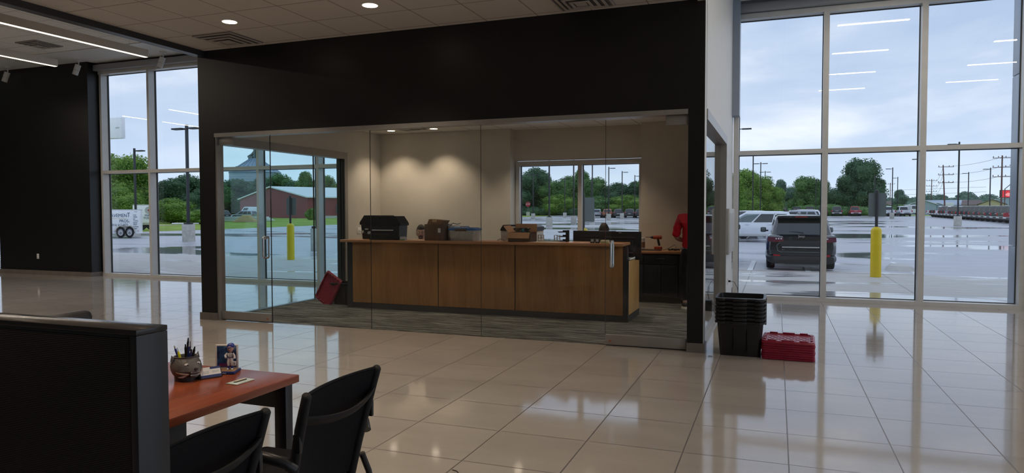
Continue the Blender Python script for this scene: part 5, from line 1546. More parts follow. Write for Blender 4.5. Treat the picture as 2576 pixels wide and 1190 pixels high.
# floor litter
t = thing('twig', 'small dark twig lying on the tiled floor', 'twig', (-1.82, 3.93, 0.001), R(-25))
t.location = (-1.735, 3.66, 0)
MB().tube([(-0.03, 0, 0.003), (0, 0.004, 0.004), (0.025, -0.002, 0.003), (0.03, -0.006, 0.005)], 0.0025, 6).build('stick', M_bark, t)
t = thing('debris', 'small dark scrap on the floor beside the black bins', 'scrap', (-0.63, 7.50, 0), R(10))
MB().tube([(-0.02, 0, 0.004), (0, 0.01, 0.006), (0.02, 0.0, 0.004)], 0.003, 6).build('piece', M_bark, t)
# ================================================================ ground outside
def ground_mesh(x0, x1, y0, y1, dz, nx=1, ny=24, skirt=0.0):
    ys = sorted(set([y0, y1]+[y for y in (50, 60, 80, 100, 120, 140, 160) if y0 < y < y1]))
    m = MB(); vs = []; fs = []
    for y in ys:
        for x in (x0, x1): vs.append((x, y, ramp_z(y)+dz))
    for j in range(len(ys)-1): fs.append((2*j, 2*j+1, 2*j+3, 2*j+2))
    m.add(vs, fs)
    if skirt:
        k = len(ys)
        vs2 = [(p[0], p[1], p[2]-skirt) for p in vs]
        n = len(vs)
        f2 = [(2*j, 2*j+2, 2*j+2+n, 2*j+n) for j in range(k-1)]+[(2*j+1, 2*j+1+n, 2*j+3+n, 2*j+3) for j in range(k-1)]
        f2 += [(0, n, n+1, 1), (2*k-2, 2*k-1, 2*k-1+n, 2*k-2+n)]
        m.add(vs+vs2, f2)
    return m
struct('ground', ground_mesh(-400, 300, 12.9, 900, -0.03), M_grass, 'grassy land around the parking lot')
struct('ground_asphalt', ground_mesh(-47.0, 60, 12.9, 157, 0.0), M_asphalt, 'rain wet parking lot')
struct('ground_sidewalk', MB().box(-27, 12.6, -0.25, 40, 19.0, -0.035), M_concrete, 'wet concrete walk along the building')
struct('ground_pad', MB().box(-27, 19.0, -0.2, 3.3, 20.4, -0.10), M_concrete, 'wet concrete apron')
struct('ground_street', MB().box(-73, 41, -0.12, -66, 200, -0.085), M_dirt, 'gravel path across the lawn')
m = MB()
for y in range(14, 156, 4): m.rbox(-47.25, y, ramp_z(y)-0.1, -47.0, y+3.98, ramp_z(y)+0.015, 0.01)
struct('trim_7', m, M_curb, 'kerb between lot and lawn')
# painted stall lines by the parked black car
for i, (x, lab) in enumerate(((-0.66, 'white painted stall line left of the black car'), (0.80, 'white painted stall line under the black car'), (3.40, 'white painted stall line right of the yellow bollard'))):
    o = MB().box(-0.07, 0, 0, 0.07, 4.2, 0.004).build('painted_line', M_paint); o.location = (x, 19.5 if i < 2 else 20.6, -0.098 if i < 2 else -0.119)
    setp(o, lab, 'painted line')
for k in range(3):
    o = MB().box(-0.05, -1.3, 0, 0.05, 0, 0.004).build('painted_line', M_paint); o.location = (0.78, 19.9+1.0*k, -0.099 if k < 1 else -0.118); o.rotation_euler = (0, 0, R(62))
    setp(o, ('nearest', 'middle', 'farthest')[k]+' white hatch stripe beneath the black car', 'painted line')
# raised kerb ramp to the right of the bollard
o = MB().loft([[(2.75, 21.3, -0.119), (3.55, 21.0, -0.119), (3.6, 22.7, -0.119), (3.0, 22.9, -0.119)], [(2.9, 21.5, 0.0), (3.4, 21.3, 0.0), (3.45, 22.5, 0.0), (3.1, 22.6, 0.0)]], smooth=False).build('kerb_ramp', M_curb)
setp(o, 'small sloping concrete kerb ramp right of the yellow bollard', 'kerb')
o = MB().box(-8, 19.0, -0.25, 3.3, 19.12, -0.03).build('paver_edge', pbr('pale_red_pavers', (0.45, 0.39, 0.37), 0.6, var=0.12, vscale=8)); setp(o, 'pale paver strip between walk and parking stalls', 'paver strip')

# ================================================================ poles
def light_pole(label, x, y, top, arms, base_r=0.32, base_h=0.92, square=False, group=None, name='light_pole'):
    z0 = ramp_z(y)
    t = thing(name, label, 'light pole', (x, y, z0), 0, group)
    if square: MB().rbox(-base_r, -base_r, 0, base_r, base_r, base_h, 0.02).build('concrete_base', M_polebase, t)
    else: MB().lathe([(base_r*0.98, 0), (base_r, 0.02), (base_r, base_h-0.02), (base_r*0.97, base_h)], n=24).build('concrete_base', M_polebase, t)
    MB().rbox(-0.17, -0.17, base_h, 0.17, 0.17, base_h+0.09, 0.01).build('base_plate', M_pole, t)
    h_ = top-z0
    MB().rbox(-0.065, -0.065, base_h+0.09, 0.065, 0.065, h_, 0.01).build('pole_shaft', M_pole, t)
    for s in arms:
        a = MB().rbox(min(0, s*0.32), -0.03, h_-0.24, max(0, s*0.32), 0.03, h_-0.18, 0.005).build('arm', M_pole, t)
        MB().rbox(min(s*0.25, s*0.95), -0.17, h_-0.26, max(s*0.25, s*0.95), 0.17, h_-0.17, 0.02).build('lamp_head', M_pole, a)
    return t
PL = [
 ('tall parking lot light pole with two heads right of the white trailer', -30.19, 29.73, 6.25, (-1, 1)),
 ('parking lot light pole rising behind the white trailer', -46.5, 40.6, 6.4, (1,)),
 ('light pole on a square concrete base seen through the greenish glass', -17.70, 24.2, 6.6, (-1, 1)),
 ('nearest light pole in the office window, round base left of the mullion', -20.88, 65.7, 7.9, (1,)),
 ('light pole just left of the office window mullion', -21.68, 77.4, 7.9, (1,)),
 ('light pole right of the office window mullion', -22.07, 87.6, 7.9, (1,)),
 ('light pole with one arm beside the right door joint in the office window', -22.9, 100.6, 7.85, (1,)),
 ('light pole with one arm, second from the right edge of the office window', -23.5, 112.9, 7.9, (1,)),
 ('light pole with one arm nearest the right edge of the office window', -24.4, 128.5, 8.0, (1,)),
 ('double headed light pole at the left of the office window', -37.07, 108, 7.55, (-1, 1)),
 ('double headed light pole in the middle of the left office window pane', -36.7, 125, 7.6, (-1, 1)),
 ('double headed light pole in the right office window pane', -38.1, 150, 7.9, (-1, 1)),
 ('light pole at the left jamb of the right window', -2.82, 57, 7.98, (1,)),
 ('tall light pole above the white vehicles, touching the transom', -2.67, 88, 8.5, (-1, 1)),
 ('double headed light pole, second in the row above the white vehicles', -2.23, 108, 8.47, (-1, 1)),
 ('double headed light pole, third in the row above the white vehicles', -1.99, 133, 8.5, (-1, 1)),
 ('double headed light pole, farthest in the row above the white vehicles', -1.77, 152, 8.45, (-1, 1)),
 ('thin light pole in front of the trees above the parked black car', 7.08, 148, 7.5, (1,)),
 ('thin light pole against the big tree above the yellow bollard', 17.46, 150, 8.2, (1,)),
 ('one armed light pole with round base between the white pickups', 16.5, 121, 8.0, (-1,)),
 ('distant thin light pole right of the first white pickup', 22.2, 156, 8.0, (-1,)),
 ('light pole hidden behind the right mullion with its arm showing', 16.41, 98, 7.92, (-1,)),
 ('nearest light pole in front of the long pickup row', 15.83, 76, 7.84, (-1, )),
 ('light pole behind the long pickup row, left one', 29.98, 137, 7.82, (-1,)),
 ('light pole behind the long pickup row, middle one', 29.45, 122, 7.72, (-1,)),
 ('light pole behind the pier at the right edge', 29.65, 110, 7.6, (-1,)),
]
for i, (lab, x, y, top, arms) in enumerate(PL):
    light_pole(lab, x, y, top, arms, 0.205 if i == 2 else 0.33, 0.93, square=(i == 2), group='parking lot light poles')
def bollard_sign(label, x, y, g_, tall, rz=0.0, side=0.0):
    """Yellow sleeved bollard with a sign post growing out of it; the sign is seen from behind."""
    t = thing('bollard', label, 'bollard', (x, y, g_), rz, 'yellow bollards with sign posts')
    prof = [(0.115, 0), (0.117, 0.01), (0.115, 1.07)]+[(0.115*math.cos(R(a)), 1.07+0.10*math.sin(R(a))) for a in range(10, 80, 10)]+[(0.02, 1.17)]
    MB().lathe(prof, n=32).build('yellow_sleeve', M_yellow, t)
    MB().cyl((0, 0, 1.15), (0, 0, tall), 0.034, n=16).sphere((0, 0, tall), 0.037, 14, 8, (1, 1, 0.6)).build('sign_post', M_pole, t)
    m = MB(); m.prism(rrect(-0.17+side, tall-0.60, 0.20+side, tall-0.05, 0.03), 1, 0.036, 0.042)
    s = m.build('sign_panel', M_signback, t)
    return t
bollard_sign('yellow bollard with a sign post, seen through the right window', 2.165, 18.18, -0.035, 2.0)
bollard_sign('yellow bollard with a sign post, seen through the greenish glass', -14.56, 18.50, -0.035, 2.03)
b3 = bollard_sign('yellow bollard with a sign post outside the office window', -4.06, 15.3, -0.035, 1.9, R(52), 0.14)

def utility_pole(label, x, y, top, arms, lean=0.0):
    z0 = ramp_z(y); t = thing('utility_pole', label, 'utility pole', (x, y, z0), 0, 'wooden utility poles')
    h_ = top-z0
    MB().cyl((0, 0, 0), (lean, 0, h_), 0.15, 0.10, n=10).build('pole_shaft', M_polewood, t)
    for k in range(arms):
        z = h_-0.4-1.5*k
        a = MB().rbox(-1.3, -0.05, z-0.045, 1.3, 0.05, z+0.045, 0.01).build('crossarm', M_polewood, t)
        for q in (-1.2, -0.5, 0.5, 1.2): MB().cyl((q, 0, z+0.07), (q, 0, z+0.3), 0.06, n=8).build('insulator', M_polewood, a)
    return t
U = [(33.66, 133, 10.2, 3, 0.0), (30.18, 155, 10.1, 3, -0.5), (39.5, 220, 9.9, 3, 0), (33.5, 250, 10.1, 1, 0)]
UL = ['wooden utility pole next to the red billboard', 'leaning wooden utility pole left of the nearest light pole', 'wooden utility pole just right of the window mullion', 'distant wooden utility pole behind the first white pickup']
for (x, y, top, k, ln_), lab in zip(U, UL): utility_pole(lab, x, y, top, k, ln_)
def wire(label, a, b, sag, n=14):
    m = MB(); a = Vector(a); b = Vector(b)
    m.tube([a.lerp(b, i/n)-Vector((0, 0, sag*4*(i/n)*(1-i/n))) for i in range(n+1)], 0.022, 5)
    return setp(m.build('overhead_wire', M_pole), label, 'wire', 'overhead wires between the utility poles')
for k in range(3):
    z = -0.25-1.5*k
    w = ('top', 'middle', 'lowest')[k]
    wire(w+' overhead wire from the billboard pole to the leaning pole', (33.66, 133, 10.2+z), (29.75, 155, 10.1+z), 0.4)
    wire(w+' overhead wire from the leaning pole to the pole by the mullion', (29.75, 155, 10.1+z), (39.5, 220, 9.9+z), 1.6)
    wire(w+' overhead wire running right from the billboard pole', (33.66, 133, 10.2+z), (60, 118, 10.4+z), 0.5)
wire('low overhead wire crossing the far trees, upper one', (-60, 168.5, 6.6), (40, 168.5, 6.2), 1.0, 30)
wire('low overhead wire crossing the far trees, lower one', (-60, 168.5, 5.4), (40, 168.5, 5.2), 1.0, 30)
t = thing('street_lamp', 'street lamp with a long curved arm beside the billboard', 'street lamp', (34.2, 133.3, 0.25))
MB().tube([(0, 0, 4.6), (0.9, 0, 5.5), (2.0, 0, 6.0), (2.9, 0, 5.95)], 0.06).build('curved_arm', M_signback, t)
MB().rbox(2.7, -0.12, 5.85, 3.3, 0.12, 6.0, 0.03).build('lamp_head', M_signback, t)
MB().cyl((0, 0, 0), (0, 0, 4.65), 0.07, n=8).build('pole_shaft', M_polewood, t)
# stop sign
t = thing('stop_sign', 'small red stop sign on a concrete footing at the left of the office window', 'stop sign', (-53.4, 152, ramp_z(152)))
MB().cyl((0, 0, 0), (0, 0, 0.9), 0.42, n=20).build('concrete_base', M_polebase, t)
MB().cyl((0, 0, 0.9), (0, 0, 3.0), 0.05, n=8).build('post', M_signback, t)
MB().prism([(0.62*math.cos(R(22.5+45*i)), 2.65+0.62*math.sin(R(22.5+45*i))) for i in range(8)], 1, -0.06, -0.03).build('sign_face', M_redcar, t)
text('stop_lettering', 'STOP', 0.42, (0, -0.065, 2.65), (R(90), 0, 0), M_paint, t, 0.003)

# ================================================================ billboard and buildings
t = thing('billboard', 'red lit LED billboard on a post at the right edge', 'billboard', (40.45, 160, 0.37))
MB().rbox(-0.2, 0.0, 3.45, 5.2, 0.35, 4.95, 0.03).build('cabinet', M_pole, t)
MB().box(-0.1, -0.012, 3.55, 5.1, 0.0, 4.85).build('screen', M_led, t)
m = MB()
m.prism([(0.5, 4.0), (1.1, 4.45), (1.9, 4.15), (1.2, 3.72)], 1, -0.02, -0.013)
m.build('diamond_graphic', M_ledw, t)
m = MB(); m.box(1.9, -0.02, 3.62, 4.6, -0.013, 3.74); m.prism([(2.1, 4.0), (2.3, 4.35), (2.5, 4.0), (2.8, 4.3), (3.2, 4.05), (3.3, 4.6), (3.1, 4.6), (3.0, 3.9), (2.1, 3.85)], 1, -0.02, -0.013)
m.build('script_graphic', M_ledw, t)
MB().rbox(1.4, 0.05, 0, 1.75, 0.3, 3.45, 0.02).build('post', M_pole, t)

def house(label, x, y, w, d, eave, ridge, wall, roof, rz=0, ridge_x=True, wins=(), name='building', door=None):
    z0 = ramp_z(y)-0.03
    t = thing(name, label, 'building', (x, y, z0), rz)
    MB().box(-w/2, -d/2, 0, w/2, d/2, eave).build('wall', wall, t)
    o = 0.3
    if ridge_x:
        m = MB(); m.prism([(-d/2-o, eave), (0, ridge), (d/2+o, eave), (d/2+o, eave+0.15), (0, ridge+0.15), (-d/2-o, eave+0.15)], 0, -w/2-o, w/2+o)
        g_ = MB().prism([(-d/2, eave), (d/2, eave), (0, ridge)], 0, -w/2, w/2)
    else:
        m = MB(); m.prism([(-w/2-o, eave), (0, ridge), (w/2+o, eave), (w/2+o, eave+0.15), (0, ridge+0.15), (-w/2-o, eave+0.15)], 1, -d/2-o, d/2+o)
        g_ = MB().prism([(-w/2, eave), (w/2, eave), (0, ridge)], 1, -d/2, d/2)
    g_.build('gable', wall, t); m.build('roof', roof, t)
    for wx, wz, ww, wh in wins:
        MB().rbox(wx-ww/2, -d/2-0.06, wz-wh/2, wx+ww/2, -d/2+0.02, wz+wh/2, 0.01).build('window', M_winout, t)
    return t
house('yellow house with brown gable roof behind the pickup row', 50.0, 205, 5.6, 9, 2.4, 3.6, M_yellowhouse, M_brownroof, R(-14), False, [(-1.2, 1.5, 0.9, 1.0), (1.3, 1.4, 1.6, 1.3)])
house('low brown roofed wing beside the yellow house', 46.3, 208, 3.6, 6, 2.3, 3.5, M_yellowhouse, M_brownroof, R(-14), True, [(-0.9, 1.6, 0.8, 0.8), (0.6, 1.6, 0.8, 0.8)])
house('blue grey metal building left of the yellow house', 42.0, 214, 9.0, 10, 2.3, 3.6, M_bluemetal, M_bluemetal, R(-14), True)
house('blue grey metal building right of the yellow house', 61.0, 232, 14.0, 12, 3.0, 4.7, M_bluemetal, M_barnroof, R(-14), False)
house('white metal building behind the white pickups', 33.3, 195, 5.4, 8, 2.4, 3.5, M_bluemetal, M_barnroof, R(-10), False)
house('small grey roofed house between the white pickups', 30.8, 225, 4.2, 6, 2.4, 3.6, M_yellowhouse, M_brownroof, R(-10), True)
house('white metal shed behind the start of the pickup row', 37.2, 200, 3.5, 6, 2.1, 2.9, M_bluemetal, M_barnroof, R(-10), False)
house('pale house half hidden by shrubs above the black car', 8.0, 195, 9.0, 8, 2.2, 3.6, M_yellowhouse, M_brownroof, R(-4), True)
t = thing('sign_board', 'white rectangular sign board above the pickup row', 'sign', (34.1, 172, 0.37))
MB().rbox(-0.85, -0.1, 1.9, 0.95, 0.1, 2.7, 0.02).build('panel', M_paint, t)
for x in (-0.5, 0.5): MB().cyl((x, 0, 0), (x, 0, 1.9), 0.06, n=8).build('post', M_signback, t)
t = thing('yellow_sign', 'small orange road sign between the white pickups', 'road sign', (25.6, 170, 0.37))
MB().cyl((0, 0, 0), (0, 0, 2.2), 0.04, n=8).build('post', M_signback, t)
MB().prism([(-0.5, 1.6), (0, 2.1), (0.5, 1.6), (0, 1.1)], 1, -0.05, -0.02).build('sign_face', M_orange if False else pbr('orange_sign', (0.6, 0.25, 0.1), 0.5, var=0.05), t)

# red barn: gable end towards the photographer's left, long side to the right
Cn = Vector((-84.1, 112.0, -0.15)); Lf = Vector((-112.8, 126.0, -0.15))
ang = math.atan2(Lf.y-Cn.y, Lf.x-Cn.x); Wg = (Lf-Cn).length
t = thing('barn', 'long red metal barn with pale roof seen through the greenish glass', 'barn', (Cn.x, Cn.y, -0.15), ang)
# local +x runs along the gable end, local -y runs along the long side
LL = 34.0; ev, rg = 4.35, 6.6; rx = Wg*0.50
m = MB(); m.prism([(0, 0), (Wg, 0), (Wg, ev), (rx, rg), (0, ev)], 1, -LL, 0)
m.build('wall', M_barn, t)
m = MB(); m.prism([(-0.5, ev-0.12), (rx, rg+0.02), (Wg+0.5, ev-0.12), (Wg+0.5, ev+0.10), (rx, rg+0.26), (-0.5, ev+0.10)], 1, -LL-0.4, 0.4)
m.build('roof', M_barnroof, t)
MB().box(-0.06, -LL, 0, 0.0, 0.0, 0.75).build('concrete_skirt', M_curb, t)
for y in (-7.0, -19.0): MB().box(-0.10, y-1.0, 1.3, 0.02, y+1.0, 3.0).build('window', M_winout, t)
MB().box(Wg*0.66, 0.0, 1.1, Wg*0.66+2.6, 0.08, 2.7).build('window', M_winout, t)
MB().cyl((-0.1, -3.5, 3.6), (-0.1, -3.5, 3.9), 0.18, n=10).build('wall_lamp', M_signback, t)
t.scale = (1, -1, 1) if False else (1, 1, 1)

# grain bin and elevator tower
t = thing('grain_bin', 'big blue grey corrugated grain bin with conical roof behind the barn', 'grain bin', (-176.5, 205, 0.0))
m = MB(); rb = 8.8
prof = [(rb, 0)]
z = 0
while z < 15.0:
    prof += [(rb, z+0.35), (rb+0.07, z+0.65), (rb, z+0.95)]; z += 0.95
m.lathe(prof, n=48); m.build('corrugated_wall', M_silo, t)
m = MB(); m.lathe([(rb+0.25, 15.3), (rb+0.2, 15.5), (1.8, 20.3), (1.0, 20.6)], n=48); m.build('conical_roof', M_silo, t)
m = MB()
for i in range(24):
    a = 2*PI*i/24; m.tube([(rb*1.01*math.cos(a), rb*1.01*math.sin(a), 15.6), (1.8*math.cos(a), 1.8*math.sin(a), 20.45)], 0.09, 4)
m.build('roof_rib', M_silo, t)
for i in range(10):
    a = 2*PI*i/10; MB().rbox(6.2*math.cos(a)-0.3, 6.2*math.sin(a)-0.3, 16.8, 6.2*math.cos(a)+0.3, 6.2*math.sin(a)+0.3, 17.7, 0.05).build('roof_vent', M_silo, t)
m = MB()
m.box(-0.2, -0.6, 20.0, 0.5, 0.4, 26.5); m.box(0.9, -0.6, 20.0, 1.3, 0.4, 26.5); m.tube([(-2.9, 0, 21.2), (-1.2, 0, 22.0), (0.8, 0, 23.8)], 0.55, 8); m.box(-2.2, -1, 20.3, -0.4, 1, 21.4); m.tube([(-0.2, 0, 22.6), (1.0, 0, 24.8)], 0.5, 8)
m.build('head_machinery', M_signback, t)
t = thing('elevator_tower', 'distant grain elevator leg tower right of the light pole', 'tower', (-108, 190, 0.0))
m = MB()
for s in (-1, 1):
    for q in (-1, 1): m.cyl((s*1.0, q*1.0, 0), (s*1.0, q*1.0, 13.0), 0.12, n=6)
for k in range(8):
    z = 1.5*k+1; m.tube([(-1, -1, z), (1, -1, z+1.5)], 0.07, 4); m.tube([(1, -1, z), (-1, -1, z+1.5)], 0.07, 4)
m.box(-0.9, -0.5, 8.0, 0.9, 0.5, 15.0)
m.box(-2.2, -0.3, 10.6, -0.8, 0.3, 10.9); m.box(-1.9, -0.3, 13.0, -0.8, 0.3, 13.3)
m.build('steel_frame', M_signback, t)

# material piles left of the barn
t = thing('sheet_stack', 'stack of white metal sheets on the ground before the barn', 'building material', (-75.5, 84, ramp_z(84)-0.03), R(24))
for k in range(4): MB().box(-6+0.4*k, -1.3, 0.1+0.16*k, 5-0.3*k, 1.3, 0.22+0.16*k).build('sheet', M_paint, t)
t = thing('lumber_pile', 'pile of yellow lumber on the lawn before the barn', 'building material', (-70.6, 80, ramp_z(80)-0.03), R(24))
for k in range(5): MB().rbox(-1.6+0.3*k, -0.8, 0.02+0.2*k, 1.5-0.25*k, 0.8, 0.2+0.2*k, 0.03).build('plank', M_tape, t)
t = thing('pipe_stack', 'white pipes lying on the verge seen through the left window', 'building material', (-67.5, 66, ramp_z(66)-0.03), R(40))
for k in range(3): MB().cyl((-1.5, 0.3*k, 0.1), (1.5, 0.3*k, 0.1), 0.1, n=10).build('pipe', M_paint, t)

# ================================================================ white trailer and box truck
t = thing('cargo_trailer', 'white enclosed tandem axle trailer with pavement company lettering', 'trailer', (-37.32, 33.0, -0.12), R(44))
t.location = (-37.48, 33.0, -0.12); t.scale = (0.70, 1, 1)
# local: right (rear) end at x = 0, extends to -x; lettered side faces -y
m = MB(); m.rbox(-4.9, 0, 0.30, 0.0, 2.1, 1.74, 0.03); m.build('box_body', M_trailer, t)
MB().rbox(-4.93, -0.01, 1.735, 0.03, 2.12, 1.77, 0.01).build('roof_trim', M_frame, t)
MB().rbox(-4.93, -0.012, 0.26, 0.03, 2.12, 0.31, 0.01).build('lower_rail', M_trailer, t)
for x in (-1.50, -0.80):
    w = MB().lathe([(0.21, -0.09), (0.33, -0.10), (0.345, -0.07), (0.345, 0.07), (0.33, 0.10), (0.21, 0.09)], n=28, m=Matrix.Translation((x, -0.02, 0.345)) @ Matrix.Rotation(R(90), 4, 'X'))
    w = w.build('tyre', M_tread, t)
    MB().lathe([(0.02, 0.094), (0.05, 0.125), (0.08, 0.105), (0.17, 0.098), (0.205, 0.115), (0.215, 0.094)], n=24, m=Matrix.Translation((x, -0.02, 0.345)) @ Matrix.Rotation(R(90), 4, 'X')).build('rim', M_rim, w)
m = MB()
pts = []
for x0_ in (-1.50, -0.80):
    pts += [(x0_+0.47*math.cos(R(a)), 0.32+0.47*math.sin(R(a))*0.98) for a in (160, 130, 100, 70, 45)] if x0_ < -1.4 else [(x0_+0.47*math.cos(R(a)), 0.32+0.47*math.sin(R(a))*0.98) for a in (135, 110, 80, 50, 20, 0)]
inner = [(x0_+0.39*math.cos(R(a)), 0.32+0.40*math.sin(R(a))) for x0_, rr in ((-0.80, (5, 40, 80, 120)), (-1.50, (60, 100, 140, 165))) for a in rr]
m.prism([(-2.0, 0.42)]+pts+inner, 1, -0.16, -0.001)
m.build('fender', M_beige if False else M_polebase, t)
TXT = pbr('navy_vinyl_lettering', (0.03, 0.07, 0.15), 0.4, var=0)
YL = pbr('gold_vinyl_stripe', (0.75, 0.55, 0.2), 0.4, var=0)
def tt(s, size, x, z, al='CENTER', sx=1.0, n='lettering', mat=None): return text(n, s, size, (x, -0.006, z), (R(90), 0, 0), mat or TXT, t, 0.002, al, sx)
tt('PAVEMEN', 0.30, -0.98, 1.38, 'RIGHT', 1.12); tt('T', 0.40, -0.98, 1.41, 'LEFT', 0.95)
tt('PROS', 0.26, -1.24, 1.04, 'CENTER', 1.15); tt('LLC', 0.08, -0.84, 0.99)
tt('(816) 617-6073', 0.20, -0.92, 0.80, 'RIGHT', 1.05)
MB().box(-2.6, -0.005, 1.195, -0.98, -0.001, 1.215).build('gold_stripe', YL, t)
for k, s in enumerate(('Crack', ' Sealing', 'Seal', ' Coating', 'Asphalt', ' Repair', 'Concrete', ' Repair')):
    tt(s, 0.115, -0.52, 1.42-0.112*k-0.02*(k//2), 'LEFT', 0.95, 'service_lettering')
tt('#1 Insured', 0.06, -0.30, 1.63, n='small_lettering')
MB().cyl((-0.12, -0.012, 0.42), (-0.12, -0.001, 0.42), 0.025, n=12).build('marker_lamp', M_tail, t)
MB().rbox(-4.8, 0.6, 0.32, -4.7, 1.5, 0.4, 0.01).build('hitch_frame', M_trim, t)

t = thing('box_truck', 'white tool truck with red round logo behind the trailer', 'truck', (-52.6, 46.0, -0.12), R(56))
m = MB(); m.rbox(0, 0.02, 0.62, 1.6, 2.3, 2.2, 0.05); m.build('box_body', M_trailer, t)
MB().rbox(-0.01, 0.0, 2.19, 1.62, 2.32, 2.25, 0.02).build('roof_trim', M_frame, t)
MB().rbox(0.1, 0.10, 0.45, 1.5, 2.2, 0.62, 0.02).build('lower_rail', M_polebase, t)
MB().rbox(-0.0, -0.01, 0.9, 0.03, 0.02, 2.15, 0.004).build('corner_post', M_frame, t)
for x in (0.45, 1.2):
    MB().lathe([(0.1, -0.13), (0.38, -0.12), (0.40, -0.08), (0.40, 0.08), (0.38, 0.12), (0.1, 0.13)], n=24, m=Matrix.Translation((x, 0.35, 0.40)) @ Matrix.Rotation(R(90), 4, 'X')).build('tyre', M_tread, t)
lg = MB(); lg.cyl((1.0, -0.006, 1.75), (1.0, 0.018, 1.75), 0.33, n=28); lg.build('logo_ring', M_greypanel, t)
MB().prism([(0.85, 1.75), (1.05, 1.90), (1.30, 1.80), (1.12, 1.72), (1.25, 1.58), (0.98, 1.63)], 1, -0.012, -0.007).build('logo_red', M_redcar, t)
text('lettering', 'MAC', 0.28, (0.95, -0.010, 1.28), (R(90), 0, 0), TXT, t, 0.003)
text('lettering', 'TOOLS', 0.26, (0.95, -0.010, 1.05), (R(90), 0, 0), TXT, t, 0.003)

t = thing('pylon_sign', 'white panel sign high outside at the left window jamb', 'sign', (-48.6, 40.0, -0.1))
MB().rbox(-0.9, 0, 7.25, 1.5, 0.35, 8.85, 0.03).build('panel', M_trailer, t)
MB().rbox(-0.9, 0.05, 0, -0.6, 0.3, 7.25, 0.02).build('post', M_signback, t)
MB().rbox(0.9, -0.02, 8.02, 1.3, -0.001, 8.10, 0.005).build('graphic', M_greypanel, t)
TREES = [(-95.5, 78, 10.0, 8.2, 'B', 0, 'L'), (-86.3, 74, 9.0, 7.6, 'B', 1, 'L'), (-90.6, 80, 7.5, 5.6, 'M', 2, 'L'), (-78.3, 66, 4.8, 5.5, 'B', 3, 'L'), (-92.4, 84, 5.4, 5.0, 'M', 1, 'L'), (-90.1, 84, 6.3, 5.3, 'D', 2, 'L'), (-84.0, 82, 6.9, 7.0, 'D', 0, 'L'), (-76.8, 78, 5.0, 4.4, 'D', 3, 'L'), (-75.9, 72, 3.5, 5.3, 'B', 3, 'L'), (-67.3, 68, 1.9, 3.2, 'B', 3, 'L'), (-140.8, 150, 8.7, 9.5, 'M', 1, 'G'), (-139.2, 155, 9.9, 12.4, 'D', 0, 'G'), (-131.7, 155, 10.2, 10.7, 'D', 2, 'G'), (-133.9, 165, 11.6, 8.9, 'M', 0, 'G'), (-129.5, 165, 10.3, 8.8, 'D', 3, 'G'), (-124.8, 165, 12.2, 8.1, 'M', 2, 'G'), (-119.5, 165, 10.6, 7.9, 'M', 1, 'G'), (-114.8, 165, 9.4, 7.8, 'D', 3, 'G'), (-110.5, 165, 10.0, 7.7, 'M', 0, 'G'), (-59.0, 165, 9.5, 7.4, 'D', 1, 'W'), (-57.9, 172, 12.0, 9.1, 'D', 0, 'W'), (-52.5, 168, 8.9, 8.7, 'M', 3, 'W'), (-48.0, 166, 9.3, 8.5, 'M', 1, 'W'), (-46.1, 170, 11.2, 6.7, 'M', 2, 'W'), (-41.6, 166, 9.0, 8.3, 'M', 0, 'W'), (-37.9, 166, 7.4, 7.8, 'D', 3, 'W'), (-34.9, 168, 7.6, 7.7, 'D', 1, 'W'), (-31.2, 166, 7.9, 7.5, 'D', 2, 'W'), (-27.5, 166, 8.9, 8.4, 'M', 0, 'W'), (-48.0, 160, 5.3, 6.9, 'B', 3, 'W'), (-39.4, 160, 4.8, 8.5, 'M', 3, 'W'), (-31.9, 160, 4.9, 8.2, 'B', 3, 'W'), (-5.3, 122, 7.9, 5.6, 'B', 0, 'R'), (-3.1, 126, 7.5, 4.8, 'B', 1, 'R'), (-1.0, 126, 5.8, 3.8, 'B', 3, 'R'), (0.6, 180, 8.4, 5.0, 'H', 2, 'R'), (3.1, 180, 7.1, 5.3, 'H', 3, 'R'), (6.3, 172, 8.6, 7.0, 'M', 0, 'R'), (9.3, 172, 7.6, 4.9, 'M', 1, 'R'), (12.3, 180, 6.6, 4.7, 'H', 3, 'R'), (17.2, 172, 12.2, 8.8, 'D', 0, 'K'), (14.1, 170, 8.3, 5.8, 'D', 1, 'K'), (20.8, 174, 8.2, 4.7, 'D', 2, 'K'), (31.2, 215, 6.6, 5.1, 'H', 2, 'S'), (30.9, 230, 4.4, 6.2, 'H', 3, 'S'), (-8.9, 130, 7.6, 6.1, 'B', 2, 'R')]
